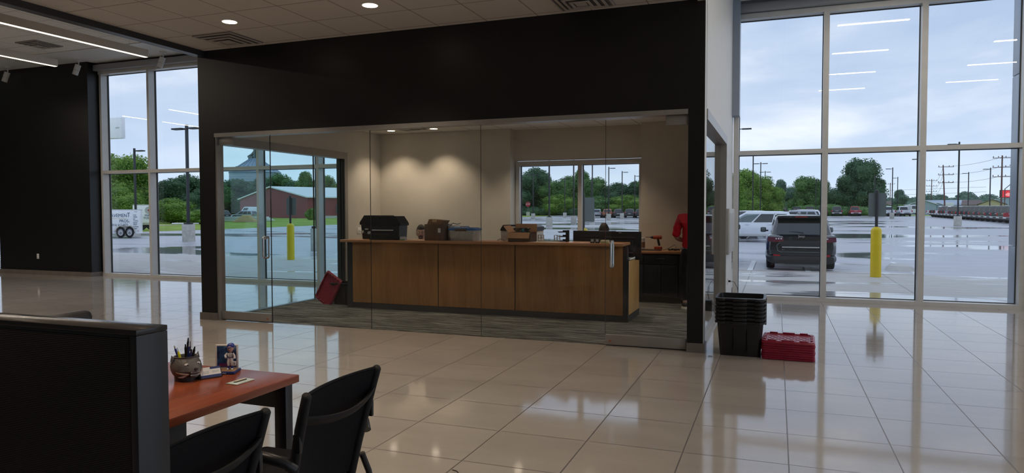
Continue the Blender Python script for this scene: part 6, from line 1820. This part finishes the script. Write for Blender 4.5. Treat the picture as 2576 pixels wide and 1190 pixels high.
# ================================================================ trees
def foliage(seed, kind, nleaf=1500):
    """Crown of leaf cards over lumpy cores; unit tree 10 m high and 9 m wide."""
    rnd = random.Random(seed)
    blobs = []
    if kind == 0:   # broad
        for i in range(15):
            a = rnd.random()*2*PI; z = 1.8+7.2*rnd.random(); k = 1-abs((z-4.6)/6.0)**1.7
            rr = 3.0*max(0.15, k)*rnd.random()**0.5
            blobs.append((rr*math.cos(a), rr*math.sin(a), z, 1.5+0.8*rnd.random()))
        blobs += [(0, 0, 8.4, 1.6), (0, 0, 5, 2.8)]
    elif kind == 1:  # rounder
        for i in range(14):
            a = rnd.random()*2*PI; z = 1.3+7.4*rnd.random(); rr = 2.9*math.sqrt(max(0, 1-((z-4.6)/5.2)**2))*rnd.random()**0.4
            blobs.append((rr*math.cos(a), rr*math.sin(a), z, 1.5+0.7*rnd.random()))
        blobs += [(0.3, 0, 8.3, 1.5), (0, 0, 4.5, 3.0)]
    elif kind == 2:  # taller, open
        for i in range(13):
            a = rnd.random()*2*PI; z = 2.2+7.0*rnd.random(); rr = 2.4*rnd.random()
            blobs.append((rr*math.cos(a), rr*math.sin(a), z, 1.1+0.7*rnd.random()))
        blobs += [(0, 0, 8.9, 1.1), (0, 0, 5, 2.2), (1.2, 0.4, 7.6, 1.2)]
    else:           # low and bushy to the ground
        for i in range(16):
            a = rnd.random()*2*PI; z = 0.8+7.5*rnd.random(); rr = 3.2*math.sqrt(max(0.05, 1-(z/9.5)**2))*rnd.random()**0.4
            blobs.append((rr*math.cos(a), rr*math.sin(a), z, 1.6+0.7*rnd.random()))
        blobs += [(0, 0, 8.2, 1.7), (0, 0, 3.5, 3.2)]
    m = MB(); vs = []; fs = []
    tot = sum(b[3]**2 for b in blobs)
    for bx_, by_, bz_, br in blobs:
        n = int(nleaf*br*br/tot)
        for i in range(n):
            z = rnd.uniform(-1, 1); a = rnd.random()*2*PI; s = math.sqrt(1-z*z)
            d = Vector((s*math.cos(a), s*math.sin(a), z))
            p = Vector((bx_, by_, bz_))+d*br*(0.70+0.40*rnd.random())
            if p.z < 0.2: p.z = 0.2+0.3*rnd.random()
            nr = (d+Vector((rnd.uniform(-1, 1), rnd.uniform(-1, 1), rnd.uniform(-1, 1)))*0.9).normalized()
            u = nr.orthogonal().normalized(); q = Matrix.Rotation(rnd.random()*6.28, 3, nr); u = q @ u; v = nr.cross(u)
            sz = 0.07+0.12*rnd.random(); k = len(vs)
            vs += [p-u*sz-v*sz*0.2, p+v*sz*0.8, p+u*sz*1.1+v*sz*0.1, p-v*sz*0.7]
            fs.append((k, k+1, k+2, k+3))
    m.add(vs, fs)
    for bx_, by_, bz_, br in blobs:
        c = MB().sphere((0, 0, 0), br*0.70, 12, 8)
        pts = []
        for p in c.v:
            p = Vector(p); f_ = 1+0.16*math.sin(p.x*3.1+bx_*7)*math.sin(p.y*2.7+by_*5)+0.10*math.sin(p.z*4.3)
            p = p*f_+Vector((bx_, by_, bz_)); p.z = max(p.z, 0.15); pts.append(p)
        m.add(pts, c.f, False)
    return m
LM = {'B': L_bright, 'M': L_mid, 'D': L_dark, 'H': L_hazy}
WORD = {'B': 'bright green', 'M': 'mid green', 'D': 'dark green', 'H': 'hazy blue green'}
PLACE = {'L': 'beyond the trailer', 'G': 'behind the red barn', 'W': 'in the office window', 'R': 'beyond the black car', 'K': 'in the big clump', 'S': 'right of the clump'}
SHAPE = ['broad', 'rounded', 'tall open', 'low bushy']
fol_mesh = {}
for k in range(4):
    m = foliage(10+k, k, 15000)
    me = bpy.data.meshes.new('leaf_crown'); me.from_pydata(m.v, [], m.f); me.materials.append(L_mid); fol_mesh[k] = me
tk = MB(); tk.tube([(0, 0, -0.1), (0.05, 0, 2.0), (-0.1, 0.1, 4.5), (0.1, 0, 7)], 0.3, 8, rs=[0.34, 0.26, 0.18, 0.06])
for a in (0.4, 2.4, 4.4): tk.tube([(0, 0, 2.2+0.4*a/2), (1.3*math.cos(a), 1.3*math.sin(a), 4.4), (2.2*math.cos(a), 2.2*math.sin(a), 6.2)], 0.1, 6, rs=[0.14, 0.09, 0.03])
trunk0 = tk.build('trunk', M_bark)
trunk_me = trunk0.data; bpy.data.objects.remove(trunk0)
ORD = ['first', 'second', 'third', 'fourth', 'fifth', 'sixth', 'seventh', 'eighth', 'ninth', 'tenth', 'eleventh', 'twelfth', 'thirteenth', 'fourteenth']
bykey = {}
for q in TREES: bykey.setdefault(q[6], []).append(q)
rnd = random.Random(8)
for q in TREES:
    x, y, hh, ww, mk, ty, gp = q
    rank = sorted(bykey[gp], key=lambda e: e[0]/e[1]).index(q)
    t = thing('tree', '%s %s tree, %s from left %s' % (WORD[mk], SHAPE[ty], ORD[rank], PLACE[gp]), 'tree', (x, y, ramp_z(y)-0.03), rnd.random()*6.28, 'trees '+PLACE[gp])
    f_ = bpy.data.objects.new('foliage', fol_mesh[ty]); C.objects.link(f_); f_.parent = t
    f_.material_slots[0].link = 'OBJECT'; f_.material_slots[0].material = LM[mk]
    k_ = bpy.data.objects.new('trunk', trunk_me); C.objects.link(k_); k_.parent = t
    t.scale = (ww/8.0*1.18, ww/8.0*1.18, hh/10.0)
# undergrowth and the far wooded ridge: nobody could count these bushes
def scrub(name, label, x0, x1, y, hmin, hmax, mat, n, seed, group=None, step=2.0, depth=2.0, card=1.0):
    rnd = random.Random(seed); m = MB(); x = x0; vs = []; fs = []
    while x < x1:
        h_ = rnd.uniform(hmin, hmax); yy = y+rnd.uniform(-depth, depth); z0 = ramp_z(yy)-0.05
        r_ = rnd.uniform(0.8, 1.3)*step
        c = MB().sphere((x, yy, z0+h_*0.45), 1.0, 10, 7, (r_, r_*0.8, h_*0.55)); m.add(c.v, c.f)
        for i in range(n):
            z = rnd.uniform(-0.2, 1); a = rnd.random()*6.28; s = math.sqrt(max(0, 1-z*z))
            p = Vector((x+r_*1.05*s*math.cos(a), yy+r_*0.85*s*math.sin(a), z0+h_*0.45+h_*0.58*z)); sz = (0.10*h_+0.05)*card
            u = Vector((rnd.uniform(-1, 1), rnd.uniform(-1, 1), rnd.uniform(-1, 1))).normalized(); v = u.orthogonal().normalized(); k = len(vs)
            vs += [p-u*sz, p+v*sz, p+u*sz, p-v*sz]; fs.append((k, k+1, k+2, k+3))
        x += step*rnd.uniform(0.5, 1.1)
    m.add(vs, fs)
    return setp(m.build(name, mat), label, 'bushes', None, 'stuff')
scrub('undergrowth', 'green undergrowth behind the parked cars in the right window', -6, 24, 161, 1.2, 2.4, L_mid, 260, 3, card=0.55)
scrub('undergrowth', 'dark undergrowth below the trees in the office window', -66, -20, 161, 1.0, 2.4, L_dark, 200, 4, card=0.6)
scrub('undergrowth', 'green undergrowth below the trees in the left window', -125, -88, 92, 0.6, 1.4, L_bright, 60, 5)
scrub('undergrowth', 'undergrowth and trees at the foot of the barn', -175, -125, 160, 2.0, 4.5, L_dark, 60, 6)
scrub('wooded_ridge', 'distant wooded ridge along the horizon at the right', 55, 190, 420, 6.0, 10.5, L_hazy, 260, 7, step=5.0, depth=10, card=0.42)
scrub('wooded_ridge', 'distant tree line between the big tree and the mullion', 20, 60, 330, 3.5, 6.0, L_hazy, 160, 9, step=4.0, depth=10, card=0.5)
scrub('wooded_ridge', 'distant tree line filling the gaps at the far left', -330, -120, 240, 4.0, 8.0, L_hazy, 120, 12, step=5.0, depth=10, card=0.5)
scrub('shrub', 'small bright shrub in front of the red barn', -72.7, -71.5, 98, 1.6, 1.9, L_bright, 80, 11, step=0.9, depth=0.3)
# ================================================================ vehicles
def wheel(t, x, y, r, w=0.22, name='wheel'):
    sgn = 1 if x > 0 else -1
    M = Matrix.Translation((x-sgn*w/2, y, r)) @ Matrix.Rotation(R(90)*sgn, 4, 'Y')
    o = MB().lathe([(r*0.62, -w/2), (r*0.93, -w/2), (r, -w/2+0.03), (r, w/2-0.03), (r*0.93, w/2), (r*0.62, w/2)], n=24, m=M).build(name, M_tread, t)
    MB().lathe([(r*0.1, w/2+0.018), (r*0.2, w/2+0.006), (r*0.54, w/2+0.003), (r*0.61, w/2+0.014), (r*0.63, w/2+0.001)], n=20, m=M).build('rim', M_rim, o)
    return o
def body_loft(st, n=18):
    """Stations (y, half width, z low, z belt) lofted into a rounded hull."""
    rings = []
    for y, w, zl, zb in st:
        half = [(0.80*w, zl), (0.95*w, zl+0.06), (w, zl+0.20), (w*1.005, (zl+zb)/2), (w*0.99, zb-0.14), (w*0.95, zb-0.04), (w*0.86, zb)]
        ring_ = [(x, y, z) for x, z in half]+[(-x, y, z) for x, z in reversed(half)]
        rings.append(ring_)
    return MB().loft(rings)
def quad_panel(p, t=0.012):
    p = [Vector(q) for q in p]; n = (p[1]-p[0]).cross(p[3]-p[0]).normalized()
    return MB().add([q for q in p]+[q-n*t for q in p], [(0, 1, 2, 3), (7, 6, 5, 4), (0, 4, 5, 1), (1, 5, 6, 2), (2, 6, 7, 3), (3, 7, 4, 0)])
def vehicle(label, kind, paint, loc, rz, detail=False, group=None, gl=None):
    """Rear at y = 0, nose towards +y."""
    gl = gl or M_cargl
    spec = {'suv': (4.4, 0.91, 1.62, 1.0, 0.36), 'pickup': (5.7, 0.98, 1.92, 1.12, 0.40), 'offroader': (4.3, 0.90, 1.86, 1.10, 0.41), 'van': (5.2, 0.98, 2.2, 1.15, 0.36)}[kind]
    L, W, H, ZB, WR = spec
    nm = {'suv': 'suv', 'pickup': 'pickup_truck', 'offroader': 'off_road_vehicle', 'van': 'van'}[kind]
    t = thing(nm, label, {'suv': 'car', 'pickup': 'pickup truck', 'offroader': 'car', 'van': 'van'}[kind], loc, rz, group)
    zl = 0.28 if kind == 'suv' else 0.42
    if kind == 'suv':
        st = [(0.02, 0.80, 0.42, 0.98), (0.10, 0.87, 0.34, 1.02), (0.35, 0.905, zl, 1.04), (1.2, 0.91, zl, 1.02), (2.7, 0.91, zl, 1.0), (3.5, 0.90, zl, 0.96), (4.1, 0.86, 0.30, 0.88), (4.38, 0.74, 0.38, 0.72)]
        cab = [(0.10, 0.80, 1.00), (0.42, 0.66, 1.56), (3.35, 0.80, 0.99), (2.35, 0.66, 1.58)]
        ax = (0.82, 3.45)
    elif kind == 'pickup':
        st = [(0.0, 0.93, 0.52, 1.16), (0.08, 0.97, 0.46, 1.18), (1.8, 0.98, zl, 1.18), (2.1, 0.98, zl, 1.14), (4.1, 0.98, zl, 1.12), (5.0, 0.97, 0.42, 1.10), (5.5, 0.93, 0.44, 1.04), (5.68, 0.86, 0.5, 0.92)]
        cab = [(1.95, 0.86, 1.12), (2.10, 0.72, 1.88), (4.5, 0.86, 1.1), (3.6, 0.74, 1.9)]
        ax = (1.2, 4.75)
    elif kind == 'offroader':
        st = [(0.0, 0.78, 0.5, 1.14), (0.06, 0.80, 0.48, 1.15), (2.8, 0.80, 0.48, 1.12), (3.0, 0.78, 0.5, 1.12), (4.1, 0.66, 0.52, 1.04), (4.15, 0.64, 0.55, 1.0)]
        cab = [(0.03, 0.76, 1.12), (0.10, 0.70, 1.82), (2.95, 0.76, 1.1), (2.6, 0.68, 1.84)]
        ax = (0.75, 3.5)
    else:
        st = [(0.0, 0.92, 0.4, 1.3), (0.08, 0.97, 0.36, 1.32), (3.9, 0.98, 0.34, 1.26), (4.7, 0.95, 0.36, 1.1), (5.15, 0.85, 0.42, 0.9)]
        cab = [(0.02, 0.93, 1.28), (0.10, 0.86, 2.12), (4.6, 0.93, 1.22), (3.6, 0.84, 2.2)]
        ax = (0.9, 4.1)
    b = body_loft(st).build('body', paint, t); b['painted'] = True
    (y0, w0, z0), (y1, w1, z1), (y2, w2, z2), (y3, w3, z3) = cab
    c = MB()
    r0 = [(-w0, y0, z0-0.05), (w0, y0, z0-0.05), (w2, y2, z2-0.05), (-w2, y2, z2-0.05)]
    def rr(w_a, ya, za, w_b, yb, zb_, r_=0.10):
        pts = []
        for cx, cy, a0 in ((w_a-r_, ya+r_, -90), (w_b-r_, yb-r_, 0), (-w_b+r_, yb-r_, 90), (-w_a+r_, ya+r_, 180)):
            for i in range(4):
                a = R(a0+30*i); pts.append((cx+r_*math.cos(a), cy+r_*math.sin(a), za if cy < (ya+yb)/2 else zb_))
        return pts
    c.loft([rr(w0, y0, z0-0.06, w2, y2, z2-0.06), rr(w1, y1, z1-0.05, w3, y3, z3-0.06), rr(w1-0.05, y1+0.05, z1, w3-0.05, y3-0.06, z3), rr(w1-0.3, y1+0.4, z1+0.03, w3-0.3, y3-0.4, z3+0.02)])
    cb = c.build('cabin', paint if kind != 'offroader' or detail else M_trim, t)
    if kind != 'offroader': cb['painted'] = True
    def lerp(a, b_, k): return a+(b_-a)*k
    # rear window
    def rear(u, k, off=0.014):
        w = lerp(w0, w1, k); return (u*w, lerp(y0, y1, k)-off, lerp(z0-0.06, z1-0.05, k))
    k0, k1 = (0.16, 0.90)
    rw = quad_panel([rear(-0.84, k0), rear(0.84, k0), rear(0.86, k1), rear(-0.86, k1)]).build('rear_window', gl, t)
    def side(s, k, v, off=0.012):
        w = lerp(lerp(w0, w1, k), lerp(w2, w3, k), v)
        return (s*(w+off), lerp(lerp(y0, y1, k), lerp(y2, y3, k), v), lerp(lerp(z0-0.06, z1-0.05, k), lerp(z2-0.06, z3-0.06, k), v))
    segs = {'suv': ((0.06, 0.30), (0.33, 0.60), (0.63, 0.93)), 'pickup': ((0.08, 0.45), (0.49, 0.92)), 'offroader': ((0.06, 0.45), (0.5, 0.93)), 'van': ((0.62, 0.92),)}[kind]
    for s in (-1, 1):
        for a, e in segs:
            P = [side(s, 0.16, a), side(s, 0.16, e), side(s, 0.88, e), side(s, 0.88, a)]
            if s < 0: P = P[::-1]
            quad_panel(P).build('side_window', gl if a < 0.5 else (M_carglt if detail else gl), t)
        # mirrors
        mz = z2+0.06; my = lerp(y2, y3, 0.12)
        mb_ = MB().rbox(s*(w2+0.04)-0.0, my-0.05, mz-0.01, s*(w2+0.12), my, mz+0.02, 0.008)
        mb_.rbox(min(s*(w2+0.10), s*(w2+0.27)), my-0.07, mz-0.045, max(s*(w2+0.10), s*(w2+0.27)), my+0.05, mz+0.115, 0.035, 3)
        mo = mb_.build('side_mirror', M_trim, t)
        MB().rbox(min(s*(w2+0.125), s*(w2+0.25)), my-0.075, mz-0.025, max(s*(w2+0.125), s*(w2+0.25)), my-0.068, mz+0.095, 0.003).build('mirror_glass', M_signback, mo)
    P = [(-w2*0.86, y2-0.02, z2+0.0), (w2*0.86, y2-0.02, z2), (w3*0.86, y3+0.07, z3-0.10), (-w3*0.86, y3+0.07, z3-0.10)]
    quad_panel([P[1], P[0], P[3], P[2]]).build('windshield', gl, t)
    for s in (-1, 1):
        for y in ax: wheel(t, s*(W-0.02), y, WR)
        # wheel arches
        for y in (() if detail else ax):
            m = MB(); m.tube([(s*(W+0.0), y+(WR+0.07)*math.cos(R(a)), WR+(WR+0.07)*math.sin(R(a))) for a in range(0, 181, 20)], 0.035, 6); m.build('wheel_arch', M_trim, t)
    if kind == 'pickup':
        MB().rbox(-0.80, 0.10, 1.10, 0.80, 1.85, 1.20, 0.01).build('bed_shade_panel', M_trim, t)  # dark slab stands in for the shade inside the open bed
        MB().rbox(-0.90, -0.14, 0.50, 0.90, 0.02, 0.70, 0.03).build('rear_bumper', M_chrome, t)
        MB().rbox(-0.45, -0.145, 0.53, 0.45, -0.135, 0.66, 0.01).build('bumper_step', M_trim, t)
        for s in (-1, 1): MB().rbox(min(s*0.80, s*0.985), -0.015, 0.80, max(s*0.80, s*0.985), 0.06, 1.13, 0.02).build('tail_light', M_tail, t)
        MB().rbox(-0.28, -0.012, 0.98, 0.28, 0.01, 1.06, 0.008).build('tailgate_badge', M_greypanel, t)
        MB().rbox(-0.7, 0.3, 0.3, 0.7, 5.2, 0.45, 0.02).build('underbody', M_trim, t)
    elif kind == 'offroader':
        M = Matrix.Translation((0.0, -0.16, 0.98)) @ Matrix.Rotation(R(90), 4, 'X')
        MB().lathe([(0.2, -0.11), (0.36, -0.11), (0.39, -0.07), (0.39, 0.07), (0.36, 0.11), (0.2, 0.11)], n=24, m=M).build('spare_wheel', M_tread, t)
        MB().rbox(-0.80, -0.12, 0.46, 0.80, 0.0, 0.62, 0.02).build('rear_bumper', M_trim, t)
        for s in (-1, 1): MB().rbox(min(s*0.68, s*0.81), -0.04, 0.82, max(s*0.68, s*0.81), 0.03, 1.06, 0.02).build('tail_light', M_tail, t)
    elif kind == 'van':
        MB().rbox(-0.92, -0.10, 0.36, 0.92, 0.02, 0.52, 0.03).build('rear_bumper', M_trim, t)
        for s in (-1, 1): MB().rbox(min(s*0.86, s*0.98), -0.015, 0.8, max(s*0.86, s*0.98), 0.05, 1.25, 0.02).build('tail_light', M_tail, t)
    elif not detail:
        MB().rbox(-0.86, -0.06, 0.34, 0.86, 0.08, 0.56, 0.04).build('rear_bumper', M_trim, t)
        for s in (-1, 1): MB().rbox(min(s*0.60, s*0.89), -0.005, 0.84, max(s*0.60, s*0.89), 0.09, 0.98, 0.03).build('tail_light', M_tail, t)
        MB().rbox(-0.22, -0.012, 0.68, 0.22, 0.03, 0.80, 0.01).build('number_plate', M_greypanel, t)
    return t
# ---- the near black car, in full detail
j = vehicle('black compact SUV parked outside the right window, seen from behind', 'suv', M_blackcar, (0.625, 20.15, -0.098), R(1.0), True)
j.scale = (0.97, 1, 0.935)
for s in (-1, 1):
    m = MB(); m.tube([(s*0.66, 0.62, 1.575), (s*0.655, 0.68, 1.635), (s*0.655, 1.6, 1.645), (s*0.65, 2.2, 1.63), (s*0.65, 2.3, 1.58)], 0.018, 8)
    m.build('roof_rail', M_chrome, j)
    # lamp clusters
    m = MB(); m.prism([(s*0.44, 0.865), (s*0.48, 0.985), (s*0.80, 1.0), (s*0.865, 0.975), (s*0.875, 0.83), (s*0.70, 0.815)], 1, -0.01, 0.10)
    tl = m.build('tail_light', M_taildark, j)
    MB().prism([(s*0.47, 0.945), (s*0.485, 0.988), (s*0.82, 1.004), (s*0.868, 0.982), (s*0.87, 0.968)], 1, -0.016, 0.02).build('clear_lens', M_carglt if False else M_silver, tl)
    for q in range(3): MB().rbox(min(s*(0.50+0.065*q), s*(0.54+0.065*q)), -0.018, 0.895, max(s*(0.50+0.065*q), s*(0.54+0.065*q)), -0.008, 0.93, 0.006).build('lamp_cell', M_ledw if False else M_paint, tl)
    MB().rbox(min(s*0.47, s*0.70), -0.016, 0.835, max(s*0.47, s*0.70), -0.008, 0.85, 0.003).build('red_strip', M_tail, tl)
    MB().prism([(s*0.53, 0.415), (s*0.56, 0.455), (s*0.73, 0.465), (s*0.71, 0.42)], 1, -0.055, 0.02).build('reflector', M_tail, j)
    MB().tube([(s*0.50, -0.02, 0.24), (s*0.50, 0.2, 0.24)], 0.035, 10).build('exhaust_tip', M_chrome, j)
m = MB(); m.prism([(-0.60, 0.86), (0.60, 0.86), (0.52, 0.70), (0.44, 0.655), (-0.44, 0.655), (-0.52, 0.70)], 1, -0.012, 0.03); m.build('tailgate_recess', M_charcoal, j)
MB().tube([(-0.56, -0.028, 0.80), (-0.63, -0.028, 0.72), (-0.61, -0.028, 0.58), (-0.54, -0.03, 0.535), (0.54, -0.03, 0.535), (0.61, -0.028, 0.58), (0.63, -0.028, 0.72), (0.56, -0.028, 0.80)], 0.009, 8).build('tailgate_line', M_signback, j)
MB().rbox(-0.50, -0.045, 0.655, 0.50, -0.008, 0.690, 0.01).build('chrome_strip', M_chrome, j)
MB().rbox(-0.11, -0.03, 0.585, 0.11, -0.005, 0.625, 0.008).build('handle_recess', M_gasket, j)
m = MB(); m.loft([[(x, -0.05, z) for x, z in rrect(-0.74, 0.20, 0.74, 0.42, 0.08)], [(x, -0.02, z) for x, z in rrect(-0.82, 0.21, 0.82, 0.43, 0.08)], [(x, 0.12, z) for x, z in rrect(-0.89, 0.24, 0.89, 0.44, 0.08)], [(x, 0.30, z) for x, z in rrect(-0.905, 0.28, 0.905, 0.44, 0.07)]], smooth=True)
m.build('rear_bumper', M_trim, j)
m = MB(); m.prism([(-0.45, 0.20), (-0.40, 0.13), (0.40, 0.13), (0.45, 0.20)], 1, -0.02, 0.25); m.build('skid_plate', M_signback, j)
m = MB(); m.prism([(-0.63, 1.50), (0.63, 1.50), (0.60, 1.565), (-0.60, 1.565)], 1, 0.24, 0.60); m.build('spoiler', M_blackcar, j)
MB().rbox(-0.16, 0.232, 1.522, 0.16, 0.242, 1.545, 0.004).build('brake_lamp', M_tail, j)
MB().prism([(0.95, 1.60), (1.20, 1.60), (1.15, 1.675), (1.08, 1.665)], 0, -0.025, 0.025).build('antenna_fin', M_blackcar, j)
MB().tube([(0.05, 0.075, 1.075), (-0.12, 0.085, 1.105), (-0.32, 0.088, 1.11)], 0.012, 8, rs=[0.02, 0.014, 0.006]).build('rear_wiper', M_trim, j)
text('emblem_lettering', 'Jeep', 0.10, (0.0, -0.006, 0.985), (R(90), 0, 0), M_chrome, j, 0.006, bold=0.002)
text('badge_lettering', '4x4', 0.05, (-0.47, -0.008, 0.60), (R(90), 0, 0), M_chrome, j, 0.003)
MB().rbox(-0.2, 0.9, 0.7, 0.6, 1.0, 1.15, 0.05).build('rear_seat', M_trim, j)

# ---- white SUV crossing behind it
w = vehicle('white SUV parked sideways behind the black car, facing left', 'suv', M_whitecar, (1.05, 39.0, -0.12), R(90), True)
w.scale = (1.0, 1.1, 1.0)
MB().rbox(-0.935, 0.6, 0.30, 0.935, 3.8, 0.42, 0.02).build('lower_trim', M_greypanel, w)
for y in (1.25, 2.25):
    for s in (-1, 1): MB().rbox(s*0.925-0.012, y-0.1, 0.90, s*0.925+0.012, y+0.1, 0.925, 0.004).build('door_handle', M_whitecar, w)
# blue car just inside the left jamb
vehicle('blue car whose mirror and flank show at the left jamb of the right window', 'suv', M_bluecar, (-2.15, 20.9, -0.11), R(0.5), True)
# more cars behind the white SUV
proto_s = vehicle('white SUV topmost at the left in the group behind the white SUV', 'suv', M_whitecar, (-0.3, 55.0, ramp_z(55)), R(92))
more = [((-0.6, 47.0), R(90), M_bluecar, 'blue car between the white SUVs at the left of the right window'), ((-1.0, 43.2), R(91), M_greycar, 'dark car directly behind the white SUV'),
        ((3.3, 62), R(93), M_silver, 'silver car behind the white SUV, left of the black car roof'), ((3.9, 68), R(90), M_whitecar, 'white car farther back left of the black car roof'), ((4.2, 75), R(92), M_greencar, 'green tinted car farthest back left of the black car roof')]
for (x, y), rz, mt, lab in more: dup(proto_s, (x, y, ramp_z(y)), rz, lab, mt)
# row seen through the office window
RW = [(-31.9, M_greycar, 'dark car at the left end of the row in the office window'), (-30.5, M_silver, 'silver SUV in the row in the office window'), (-28.5, M_orangecar, 'copper coloured SUV in the row in the office window'), (-26.5, M_greycar, 'dark blue grey SUV right of the copper one in the office window'), (-24.5, M_greycar, 'dark SUV second from the right end in the office window'), (-22.6, M_greycar, 'dark SUV cut by the right edge of the office window')]
for i, (x, mt, lab) in enumerate(RW):
    dup(proto_s, (x if i else -32.6, 124, ramp_z(124)), R(8), lab, mt, 1.0)
dup(proto_s, (-58.5, 143, ramp_z(143)), R(70), 'pale car at the left edge of the office window', M_silver)
# far row in the right window
proto_p = vehicle('dark pickup truck right of the mullion in the far row', 'pickup', M_greycar, (10.95, 150, ramp_z(150)), R(-4))
dup(proto_p, (14.3, 150, ramp_z(150)), R(0), 'red pickup truck in the far row left of the yellow bollard', M_redcar)
dup(proto_p, (17.4, 150, ramp_z(150)), R(-28), 'dark pickup truck half hidden by the bollard sign', M_greencar)
dup(proto_p, (20.15, 150, ramp_z(150)), R(2), 'white pickup truck just right of the bollard sign', M_whitecar)
dup(proto_p, (22.95, 150, ramp_z(150)), R(6), 'white pickup truck nearest the right mullion', M_whitecar)
vehicle('white van behind the white pickups at the mullion', 'van', M_whitecar, (27.0, 166, ramp_z(166)), R(25))
proto_o = vehicle('dark off road vehicle leftmost above the black car roof', 'offroader', M_greycar, (1.2, 150, ramp_z(150)), R(0))
dup(proto_o, (3.7, 150, ramp_z(150)), 0, 'dark off road vehicle second from the left above the black car roof', M_greycar)
dup(proto_o, (6.1, 150, ramp_z(150)), 0, 'white off road vehicle with spare wheel above the black car roof', M_whitecar)
dup(proto_o, (8.5, 150, ramp_z(150)), 0, 'dark off road vehicle beside the mullion above the black car', M_greycar)
# long row of pickups at the right
n = 19
cols = [M_whitecar, M_greycar, M_greycar, M_whitecar, M_greycar, M_greycar, M_silver, M_greycar, M_greencar, M_greycar, M_greycar, M_greycar, M_greencar, M_greycar, M_greencar, M_greycar, M_greycar, M_greencar, M_redcar]
ORD2 = ORD+['fifteenth', 'sixteenth', 'seventeenth', 'eighteenth', 'nineteenth']
cn = {'white_car_paint': 'white', 'dark_grey_car_paint': 'dark grey', 'silver_car_paint': 'silver', 'olive_car_paint': 'olive', 'red_car_paint': 'red'}
for i in range(n):
    k = i/(n-1)
    x = 25.2+(22.9-25.2)*k; y = 141+(87-141)*k
    dup(proto_p, (x, y, ramp_z(y)), R(-62), '%s pickup, %s from the left in the long row at right' % (cn[cols[i].name], ORD2[i]), cols[i], None, 'pickups parked side by side at the right')
# vehicles by the barn
dup(proto_s, (-86.0, 93, ramp_z(93)), R(80), 'dark car parked left of the red barn', M_greycar)
dup(proto_s, (-80.5, 93.5, ramp_z(93)), R(95), 'silver car parked at the left corner of the red barn', M_silver)
vehicle('white van parked left of the red barn', 'van', M_whitecar, (-84.0, 99, ramp_z(99)), R(80))
